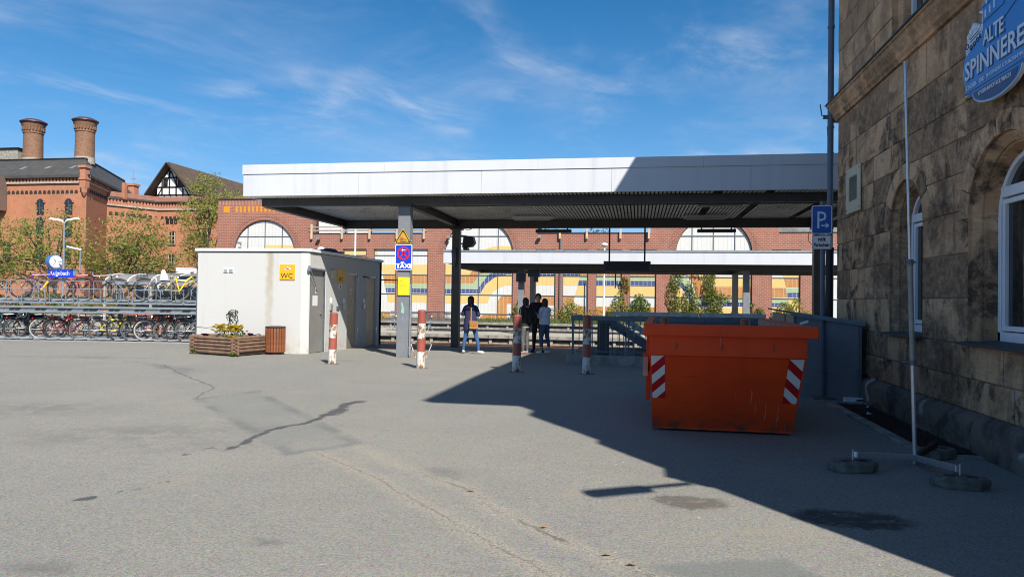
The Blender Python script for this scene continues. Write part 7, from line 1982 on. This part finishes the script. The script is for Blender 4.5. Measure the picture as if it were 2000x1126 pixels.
# ------------------------------------------------------------------ trees and shrubs
def tree(name, label, x, y, z0, h, blobs, n, leaf, size, seed, group, trunk_r=.16, lean=(0,0), limbs=7):
    rr = random.Random(seed)
    t = thing(name, label, 'tree', (x, y, z0), group)
    m = MB(); top = Vector((x+lean[0], y+lean[1], z0+h*.8)); base = Vector((x, y, z0))
    pts = [base.lerp(top, k/6)+Vector((rr.uniform(-.12,.12), rr.uniform(-.1,.1), 0))*(k > 0) for k in range(7)]
    m.tube(pts, [trunk_r*(1-.11*k) for k in range(7)], 7)
    for _ in range(limbs):
        b = rr.choice(blobs); k = rr.randint(1, 4); a = pts[k]
        e = Vector((b[0]+rr.uniform(-.7,.7)*b[3], b[1]+rr.uniform(-.7,.7)*b[4], b[2]+rr.uniform(-.4,.8)*b[5]))
        mid = a.lerp(e, .5)+Vector((rr.uniform(-.2,.2), 0, -rr.uniform(.0,.3)))
        m.tube([a, mid, e], [trunk_r*.6, trunk_r*.36, trunk_r*.12], 5)
        for _ in range(4):
            e2 = e+Vector((rr.uniform(-1,1)*b[3]*.6, rr.uniform(-1,1)*b[4]*.6, rr.uniform(-.4,.9)*b[5]*.6)); m.tube([mid.lerp(e, rr.uniform(.2,.9)), e2], [trunk_r*.16, trunk_r*.05], 4)
    obj('trunk', m, M['bark'], t, smooth=True)
    m = MB()
    # clumps of leaves gathered along twig ends
    tot = sum(b[3]*b[4]*b[5] for b in blobs)
    for b in blobs:
        nc = max(3, int(n/14*b[3]*b[4]*b[5]/tot))
        for _ in range(nc):
            while True:
                p = Vector((rr.uniform(-1,1), rr.uniform(-1,1), rr.uniform(-1,1)))
                if p.length < 1: break
            c = Vector((b[0]+p.x*b[3], b[1]+p.y*b[4], b[2]+p.z*b[5]))
            cr = size*rr.uniform(1.5, 3.6)
            for _ in range(14):
                q = c+Vector((rr.gauss(0,1), rr.gauss(0,1), rr.gauss(0,.7)))*cr*.75
                s_ = size*rr.uniform(.4, 1.1)
                u = Vector((rr.gauss(0,1), rr.gauss(0,1), rr.gauss(0,.7))).normalized(); w = u.cross(Vector((rr.gauss(0,1), rr.gauss(0,1), rr.gauss(0,1)))).normalized()
                m.add([q-u*s_, q+w*s_*.5, q+u*s_, q-w*s_*.5], [(0,1,2,3)])
    tag(obj('crown', m, leaf, t, recalc=False), kind='stuff')
    return t
GT = 'spring trees in front of the brewery'
tree('spring_tree', 'wide spring green tree behind the blue clock', -46.0, 50, -.1, 7.5, [(-49.5,50,5.6,3.2,2,2.0),(-45.8,50,6.0,3.4,2,2.4),(-47.5,50,3.6,4,2,1.6),(-51.5,50,4.3,2.2,2,1.5),(-43.8,50,4.2,2.4,1.6,1.6)], 9200, M['leaf_spring'], .115, 21, GT, .17, (.6,0), 13)
tree('spring_tree', 'dense leaning spring tree left of the white hut', -41.6, 51, -.1, 7.6, [(-39.6,51,6.3,2.6,2,2.1),(-38.6,51,4.4,2.9,2,1.9),(-41.4,51,4.2,2.2,1.6,1.7),(-37.2,51,3.2,1.8,1.6,1.3),(-40.5,51,2.6,2.6,1.6,1.2)], 10500, M['leaf_olive'], .115, 22, GT, .2, (2.4,0), 14)
tree('spring_tree', 'tall thin golden green tree at the left end of the mural building', -41.6, 64, -.1, 12.5, [(-41.6,64,11.3,1.9,1.5,2.3),(-43.0,64,8.6,1.7,1.5,2.4),(-40.3,64,9.6,1.8,1.5,1.8),(-42.6,64,5.6,2.0,1.5,2.2),(-38.8,64,11,1.1,1.0,1.2)], 9000, M['leaf_spring'], .13, 23, GT, .16, (.2,0), 12)
tree('spring_tree', 'low spring tree cut off by the left edge of the view', -55.0, 51, -.1, 5.6, [(-54.5,51,4.4,2.6,2,1.8),(-53.0,51,3.0,2.4,2,1.5),(-56.5,51,3.4,2,2,1.6)], 6000, M['leaf_olive'], .115, 24, GT, .14, (0,0), 8)
def shrub(name, label, cat, blobs, n, leaf, size, seed, group, stems=5, z0=-.1):
    rr = random.Random(seed); b0 = blobs[0]
    t = thing(name, label, cat, (b0[0], b0[1], z0), group)
    m = MB()
    for _ in range(stems):
        b = rr.choice(blobs); m.tube([(b[0]+rr.uniform(-.2,.2)*b[3], b[1], z0), (b[0]+rr.uniform(-.6,.6)*b[3], b[1], b[2]+rr.uniform(-.2,.8)*b[5])], [.02,.008], 4)
    tag(obj('stems', m, M['bark'], t), kind='stuff')
    m = MB(); leaf_cloud(m, blobs, n, size, rr); tag(obj('leaves', m, leaf, t, recalc=False), kind='stuff')
    return t
GH = 'hedge bushes beyond the bicycle rack'
shrub('hedge_bush', 'bright green hedge bush at the left behind the bicycles', 'bush', [(-45.5,48.5,.7,2.6,.6,.9),(-42.8,48.5,.6,1.8,.6,.75)], 2600, M['leaf_green'], .10, 31, GH)
shrub('hedge_bush', 'yellow green hedge bush behind the red bicycles', 'bush', [(-39.6,48.5,.6,1.9,.6,.8)], 1400, M['leaf_gold'], .09, 32, GH)
shrub('hedge_bush', 'dark hedge bush behind the red brown benches', 'bush', [(-36.3,48.6,.7,2.4,.6,.9),(-33.6,48.6,.6,1.6,.6,.8)], 2400, M['leaf_dark'], .10, 33, GH)
shrub('hedge_bush', 'dark hedge bush at the far left behind the rack', 'bush', [(-50.5,48.5,.6,2.6,.6,.85)], 1500, M['leaf_dark'], .10, 34, GH)
GV = 'ivy and shrubs along the mural wall'
shrub('ivy_plant', 'thick column of ivy climbing the left side of the right hand arch', 'ivy', [(2.75,51.85,3.2,.42,.16,.9),(2.45,51.85,2.0,.5,.16,1.1),(2.9,51.85,.8,.75,.2,1.0),(3.7,51.85,1.6,.5,.16,1.5),(4.0,51.85,.7,.6,.2,.9),(3.5,51.85,3.75,1.0,.12,.18)], 2500, M['leaf_olive'], .085, 41, GV)
shrub('ivy_plant', 'ivy column climbing the middle of the right hand arch', 'ivy', [(5.05,51.85,3.4,.35,.15,.7),(4.95,51.85,2.4,.45,.15,.9),(5.3,51.85,1.6,.75,.16,.8),(5.3,51.85,.6,.6,.18,.8),(6.3,51.85,1.85,.55,.1,.15),(4.4,51.85,3.5,.7,.1,.12)], 2000, M['leaf_olive'], .085, 42, GV)
shrub('shrub', 'leafy shrub in front of the panels left of the ivy arch', 'shrub', [(.2,51.7,.9,.75,.4,.85),(.1,51.7,1.7,.4,.2,.35)], 1300, M['leaf_green'], .08, 43, GV)
shrub('shrub', 'feathery green shrub beside the slim white mast', 'shrub', [(-1.3,51.5,.7,.9,.4,.8),(-1.2,51.7,1.9,.35,.2,.5)], 1200, M['leaf_spring'], .08, 44, GV)
shrub('shrub', 'low spring shrub in front of the slanted tile panel', 'shrub', [(-4.6,51.5,.6,.85,.4,.7),(-4.9,51.6,1.1,.4,.2,.5)], 1000, M['leaf_spring'], .08, 45, GV)
shrub('shrub', 'yellowish brushwood between the people and the railing', 'shrub', [(-5.9,51.0,.35,1.0,.5,.55),(-3.0,51.2,.4,.8,.5,.5)], 1100, M['leaf_gold'], .07, 46, GV)
shrub('shrub', 'small bush at the pier left of the two women', 'shrub', [(-8.5,51.5,.7,.55,.3,.75),(-8.2,51.5,.3,.8,.4,.35)], 800, M['leaf_olive'], .08, 47, GV)
shrub('shrub', 'small tuft of climber on the pier above the feathery shrub', 'shrub', [(-.95,51.85,2.9,.3,.1,.35),(-.75,51.85,2.45,.2,.1,.3)], 260, M['leaf_gold'], .075, 48, GV)
shrub('shrub', 'bare sprawling climber on the pier right of the ivy arch', 'shrub', [(8.3,51.85,.9,.35,.1,.25),(7.8,51.85,1.3,.2,.1,.15)], 220, M['leaf_olive'], .08, 49, GV, 9)
shrub('shrub', 'green bush in front of the rightmost tile panel', 'shrub', [(9.9,51.5,.9,.6,.3,.7),(10.7,51.6,1.1,.4,.2,.8),(11.3,51.6,.5,.4,.2,.6)], 1300, M['leaf_spring'], .08, 50, GV)
shrub('shrub', 'small bush below the columns of the far canopy', 'shrub', [(6.6,51.6,.45,.4,.2,.55),(7.0,51.6,.25,.5,.2,.35)], 500, M['leaf_spring'], .075, 51, GV)
shrub('shrub', 'low grassy clump at the left foot of the mural wall', 'shrub', [(-19.5,51.3,.1,.8,.4,.22),(-17.6,51.2,.05,.6,.4,.15)], 500, M['leaf_spring'], .06, 52, GV)
m = MB(); rr = random.Random(8)
for _ in range(9000):
    x = rr.uniform(-14, 15); y = rr.uniform(47.7, 51.6)
    if x < -8 and rr.random() > max(0, (x+14)/8): continue
    h = rr.uniform(.08, .34)*(1 if x > -7 else .8); a = rr.uniform(0, 6.28); w = .022
    z = -.10+(y-47.5)*.027
    m.add([(x-w*math.cos(a), y-w*math.sin(a), z), (x+w*math.cos(a), y+w*math.sin(a), z), (x+rr.gauss(0,.08), y+rr.gauss(0,.08), z+h)], [(0,1,2)])
tag(obj('verge_grass', m, M['grass'], recalc=False), kind='stuff')
GB = 'trees beyond the mural building'
for i, (x, lab) in enumerate(((-9.2, 'tree top glimpsed above the mural wall left of the hanging board'), (-4.2, 'sparse tree top glimpsed above the mural wall behind the hanging board'), (3.3, 'tree top glimpsed above the mural wall right of the hanging board'))):
    tree('garden_tree', lab, x, 74, -.1, 9, [(x,74,7.6,1.6,1.5,1.6),(x+1.4,74,6.6,1.4,1.3,1.4)], 1500, M['leaf_dark'], .14, 60+i, GB, .15, (0,0), 5)
# ------------------------------------------------------------------ people
def person(label, loc, head, H, mats, feet, arms, female=True, build=1.0, nose=True, lean=0.0, knee=.02, cropped=False):
    """One continuous skinned body; mats: dict skin,top,leg,shoe; local forward is +Y"""
    k = H/1.70
    t = thing('person', label, 'person', loc, 'people waiting on the platform'); t.rotation_euler = (0, 0, head)
    V = []; Rr = []; E = []; T = []
    def v(p, r, tg, par=None):
        V.append(Vector(p)*k); Rr.append(r*k*build if tg != 'skin' else r*k); T.append(tg)
        i = len(V)-1
        if par is not None: E.append((par, i))
        return i
    sw = .165 if female else .195; hwd = .088
    pel = v((0, 0, .93), .135, 'leg')
    wai = v((0, .0, 1.06), .122 if female else .135, 'top', pel)
    che = v((0, lean*.5, 1.24), .135 if female else .155, 'top', wai)
    upc = v((0, lean*.8, 1.36), .105, 'top', che)
    nek = v((0, lean+.0, 1.44), .052, 'skin', upc)
    hb_ = v((0, lean+.02, 1.50), .062, 'skin', nek)
    hc = v((0, lean+.025, 1.58), .083, 'skin', hb_)
    ht = v((0, lean+.015, 1.655), .060, 'skin', hc)
    for s_ in (-1, 1):
        fx, fy = feet[0 if s_ < 0 else 1][:2]; toe = feet[0 if s_ < 0 else 1][2]
        h = v((s_*hwd, 0, .86), .105, 'leg', pel)
        kn = v((s_*hwd*.45+fx*.55, fy*.5+knee, .49), .066, 'leg', h)
        cf = v((s_*hwd*.15+fx*.85, fy*.8-.01, .34), .058, 'leg', kn)
        an = v((fx, fy-.02, .12), .040 if not cropped else .036, 'leg' if not cropped else 'skin', cf)
        he = v((fx, fy-.03, .055), .042, 'shoe', an)
        d = Vector((math.sin(toe), math.cos(toe), 0))
        v((fx+d.x*.10, fy+d.y*.10-.01, .045), .042, 'shoe', he); v((fx+d.x*.19, fy+d.y*.19-.01, .035), .032, 'shoe', len(V)-1)
        el, wr = arms[0 if s_ < 0 else 1]
        sh = v((s_*sw, lean*.7, 1.375), .068, 'top', upc)
        e_ = v(el, .052, 'top', sh)
        w_ = v(wr, .036, 'top', e_)
        dd = (Vector(wr)-Vector(el)).normalized()
        v(Vector(wr)+dd*.055, .030, 'skin', w_)
        v(Vector(wr)+dd*.10, .026, 'skin', len(V)-1)
    me = bpy.data.meshes.new('body'); me.from_pydata([tuple(p) for p in V], E, []); me.update()
    o = bpy.data.objects.new('tmp_body', me); COL.objects.link(o)
    sk = o.modifiers.new('skin', 'SKIN'); sk.use_smooth_shade = True
    for i, d in enumerate(me.skin_vertices[0].data): d.radius = (Rr[i], Rr[i]*(.78 if T[i] in ('top',) and i < 4 else 1)); d.use_root = (i == 0)
    sb_ = o.modifiers.new('sub', 'SUBSURF'); sb_.levels = 2; sb_.render_levels = 2
    dg = bpy.context.evaluated_depsgraph_get(); dg.update()
    m2 = bpy.data.meshes.new_from_object(o.evaluated_get(dg))
    bpy.data.objects.remove(o)
    order = ['skin', 'top', 'leg', 'shoe', 'dark']
    verts = [tuple(x.co) for x in m2.vertices]; faces = [tuple(p.vertices) for p in m2.polygons]
    mb = MB()
    for p in m2.polygons:
        c = p.center; best = 9; tg = 'top'
        for a, b in E:
            A, B = V[a], V[b]; AB = B-A; q = max(0, min(1, (c-A).dot(AB)/AB.length_squared)); d = (c-(A+AB*q)).length/max(Rr[a]*(1-q)+Rr[b]*q, .01)
            if d < best: best = d; tg = T[a] if q < .5 else T[b]
        if tg == 'top' and c.z < .98*k and abs(c.x) < .16*k: tg = 'leg' if c.z < .95*k else 'top'
        mb.mi.append(order.index(tg))
    mb.v = verts; mb.f = faces
    hcv = V[hc]
    mb.m = 0
    # ears, nose, fingers, and eyes belong to the same mesh
    mb.ball(hcv+Vector((0, .088, -.015))*k, .013*k, .022*k, .022*k, 8, 6)
    for s_ in (-1, 1): mb.ball(hcv+Vector((s_*.084, .0, -.01))*k, .012*k, .022*k, .032*k, 8, 6)
    for s_ in (0, 1):
        el, wr = arms[s_]; wr = Vector(wr)*k; dd = (wr-Vector(el)*k).normalized()
        side = dd.cross(Vector((0,0,1))).normalized() if abs(dd.z) < .95 else Vector((1,0,0)); upn = side.cross(dd)
        pc = wr+dd*.105*k
        for q, (o_, L) in enumerate(((-.024,.060),(-.008,.072),(.008,.068),(.024,.052))):
            a = pc+upn*o_*k; b = a+dd*L*.6*k-side*.008*k; c = b+dd*L*.35*k-side*.022*k
            mb.tube([a, b, c], [.0095*k,.0085*k,.0065*k], 6)
        a = wr+dd*.06*k+upn*.028*k; mb.tube([a, a+dd*.03*k+upn*.02*k, a+dd*.06*k+upn*.022*k], [.011*k,.010*k,.008*k], 6)
    mb.m = 4
    for s_ in (-1, 1): mb.ball(hcv+Vector((s_*.032, .079, .012))*k, .011*k, .006*k, .008*k, 8, 5)
    mb.add([tuple(hcv+Vector(p)*k) for p in ((-.024,.080,-.062),(.024,.080,-.062),(.018,.083,-.055),(-.018,.083,-.055))], [(0,1,2,3)])
    body = obj('body', mb, [mats['skin'], mats['top'], mats['leg'], mats['shoe'], M['sign_black']], t, local=True, smooth=False, recalc=False)
    body.data.shade_smooth()
    return t, k, hcv
def hair_mesh(hc, k, back, length, wid=1.0):
    m = MB(); n, mm = 14, 9; vs = []
    for i in range(mm+1):
        th_ = math.pi*i/mm
        for j in range(n):
            q = 2*math.pi*j/n; y = math.sin(q); front = max(0, y)
            rx, ry, rz = .100*wid, .104, .108
            z = rz*math.cos(th_)
            if z < 0: z *= (1+length*(1-front**.6)/.108)
            sh = 1.0 - .42*front*(1 if th_ > math.pi*.42 else max(0, (th_-math.pi*.25)/(math.pi*.17)))
            s_ = math.sin(th_) if th_ < math.pi*.5 else max(math.sin(th_)**.35, .0)*.98
            vs.append((hc.x+rx*s_*math.cos(q)*k, hc.y+(ry*s_*y*sh-.012)*k, hc.z+(z+.018)*k))
    fs = [(i*n+j,(i+1)*n+j,(i+1)*n+(j+1)%n,i*n+(j+1)%n) for i in range(mm) for j in range(n)]
    m.add(vs, fs); return m
def torso_shell(secs, k, n=18, wob=.006, seed=1):
    rr = random.Random(seed); m = MB(); vs = []
    for z, rx, ry, oy in secs:
        for j in range(n):
            q = 2*math.pi*j/n; e = 1+rr.uniform(-wob, wob)/.15
            vs.append((rx*math.cos(q)*k*e, (oy+ry*math.sin(q)*e)*k, z*k))
    L = len(secs)
    fs = [(i*n+j, i*n+(j+1)%n, (i+1)*n+(j+1)%n, (i+1)*n+j) for i in range(L-1) for j in range(n)]+[tuple(range((L-1)*n, L*n))]
    m.add(vs, fs); return m

# woman in the navy parka, seen from behind
ma = dict(skin=M['skin'], top=M['navy'], leg=M['denim'], shoe=M['shoe_white'])
arms = [((-.25,-.02,1.13), (-.09,.20,1.19)), ((.26,-.02,1.11), (.12,.20,1.16))]
t, k, hc = person('woman in a navy hooded parka and jeans seen from behind with a tan shoulder bag', (-4.93, 20.95, gz(20.95)), 0, 1.72, ma, [(-.20, .0, -.1), (.27, -.06, .9)], arms)
obj('hair', hair_mesh(hc, k, 0, .085, 1.04), M['hair_black'], t, local=True, smooth=True)
obj('coat', torso_shell([(.70,.215,.155,-.0),(.78,.220,.160,-.0),(.95,.200,.150,0),(1.10,.178,.138,0),(1.25,.185,.140,.0),(1.36,.178,.125,0),(1.425,.10,.085,0)], k, seed=2), M['navy'], t, local=True, smooth=True)
m = MB()
for i in range(13):
    q = math.pi*(1+i/12); 
m.ball((0, -.115*k, 1.355*k), .165*k, .075*k, .075*k, 14, 8); m.ring((0,-.07*k,1.40*k),(1,0,0),(0,1,.25),.11*k,.035*k,16,7); obj('hood', m, M['navy'], t, local=True, smooth=True)
bg_ = thing('shoulder_bag', 'tan leather shoulder bag on the hip of the woman in the navy parka', 'bag', (-4.93, 20.95, gz(20.95)))
m = MB(); m.prism([(.02,.74),(.26,.74),(.275,.80),(.265,.97),(.03,.98),(.015,.80)], 'xz', -.235, -.165); b_ = obj('pouch', m, M['leather'], bg_, local=True, bevel=.02, seg=2)
m = MB(); m.prism([(.025,.985),(.268,.975),(.262,.86),(.20,.82),(.09,.82),(.03,.86)], 'xz', -.248, -.2365); f_ = obj('flap', m, mk('darker tan leather', (.40,.18,.05), .5), bg_, local=True, bevel=.004); m = MB(); m.ball((.145,-.251,.84), .013,.005,.013, 8, 5); obj('clasp', m, M['chrome'], f_, local=True)
m = MB(); m.tube([(.06,-.20,.97),(.055,-.175,1.15),(.06,-.19,1.33),(.05,-.12,1.46),(.02,.05,1.47),(-.10,.15,1.30)], .019, 6); obj('strap', m, M['leather'], bg_, local=True, smooth=True)

# woman in the dark olive jacket with a backpack
ma = dict(skin=M['skin'], top=M['olive'], leg=M['denim_grey'], shoe=M['shoe_pink'])
arms = [((-.235,-.02,1.12), (-.19,.14,.95)), ((.235,-.02,1.12), (.14,.20,1.08))]
t, k, hc = person('woman in a dark olive jacket and grey washed jeans with long black hair', (-3.32, 21.35, gz(21.35)), R(62), 1.70, ma, [(-.12, .02, .1), (.10, .03, -.1)], arms)
obj('hair', hair_mesh(hc, k, 0, .22, 1.02), M['hair_black'], t, local=True, smooth=True)
obj('jacket', torso_shell([(.84,.185,.150,0),(.95,.185,.148,0),(1.10,.172,.138,0),(1.25,.180,.140,.0),(1.37,.172,.120,0),(1.43,.09,.08,0)], k, seed=3), M['olive'], t, local=True, smooth=True)
obj('shirt_hem', torso_shell([(.80,.172,.138,0),(.845,.174,.140,0)], k, seed=4), M['pale_cloth'], t, local=True, smooth=True)
m = MB(); m.ring((0,.01,1.43*k),(1,0,0),(0,1,.2),.085*k,.035*k,14,6); obj('scarf', m, M['shoe_pink'], t, local=True, smooth=True)
bp = thing('backpack', 'black backpack worn by the woman in the olive jacket', 'bag', (-3.32, 21.35, gz(21.35))); bp.rotation_euler = (0,0,R(62))
m = MB(); m.ball((0,-.23,1.13), .17,.11,.22, 14, 10); obj('pouch', m, M['black_cloth'], bp, local=True, smooth=True)
m = MB()
for s_ in (-1,1): m.tube([(s_*.10,-.15,1.30),(s_*.12,-.03,1.46),(s_*.13,.12,1.38),(s_*.14,.15,1.2),(s_*.15,-.05,1.0)], .02, 6)
obj('strap', m, M['black_cloth'], bp, local=True, smooth=True)

# man in black with folded arms
ma = dict(skin=M['skin'], top=M['black_cloth'], leg=M['black_cloth'], shoe=M['black_cloth'])
arms = [((-.27,.06,1.12), (.02,.21,1.14)), ((.27,.06,1.12), (-.02,.25,1.19))]
t, k, hc = person('tall man in black clothes with folded arms facing the forecourt', (-3.10, 22.45, gz(22.45)), R(186), 1.86, ma, [(-.11, .0, -.3), (.11, .02, .3)], arms, female=False, build=1.04)
obj('hair', hair_mesh(hc, k, 0, -.03, .93), M['hair_black'], t, local=True, smooth=True)
obj('jumper', torso_shell([(.80,.20,.15,0),(.95,.205,.155,0),(1.10,.195,.150,0),(1.25,.205,.155,.0),(1.37,.20,.135,0),(1.435,.09,.08,0)], k, seed=5), M['black_cloth'], t, local=True, smooth=True)

# woman in the pale blue hoodie
ma = dict(skin=M['skin'], top=M['lilac'], leg=M['denim_slate'], shoe=M['shoe_white'])
arms = [((-.24,.03,1.13), (-.03,.23,1.13)), ((.24,.03,1.13), (.03,.24,1.18))]
t, k, hc = person('woman in a pale blue hooded fleece and blue jeans with brown hair', (-2.79, 21.75, gz(21.75)), R(58), 1.69, ma, [(-.15, .04, .15), (.13, -.05, .1)], arms, build=1.03, cropped=True)
obj('hair', hair_mesh(hc, k, 0, .13, 1.03), M['hair_brown'], t, local=True, smooth=True)
obj('hoodie', torso_shell([(.90,.190,.155,0),(.97,.195,.160,0),(1.10,.185,.150,0),(1.25,.190,.150,.0),(1.37,.180,.128,0),(1.43,.095,.085,0)], k, seed=6), M['lilac'], t, local=True, smooth=True)
m = MB(); m.ball((0, -.12*k, 1.34*k), .14*k, .07*k, .085*k, 14, 8); m.ring((0,-.055*k,1.41*k),(1,0,0),(0,1,.25),.095*k,.03*k,14,6); obj('hood', m, M['lilac'], t, local=True, smooth=True)
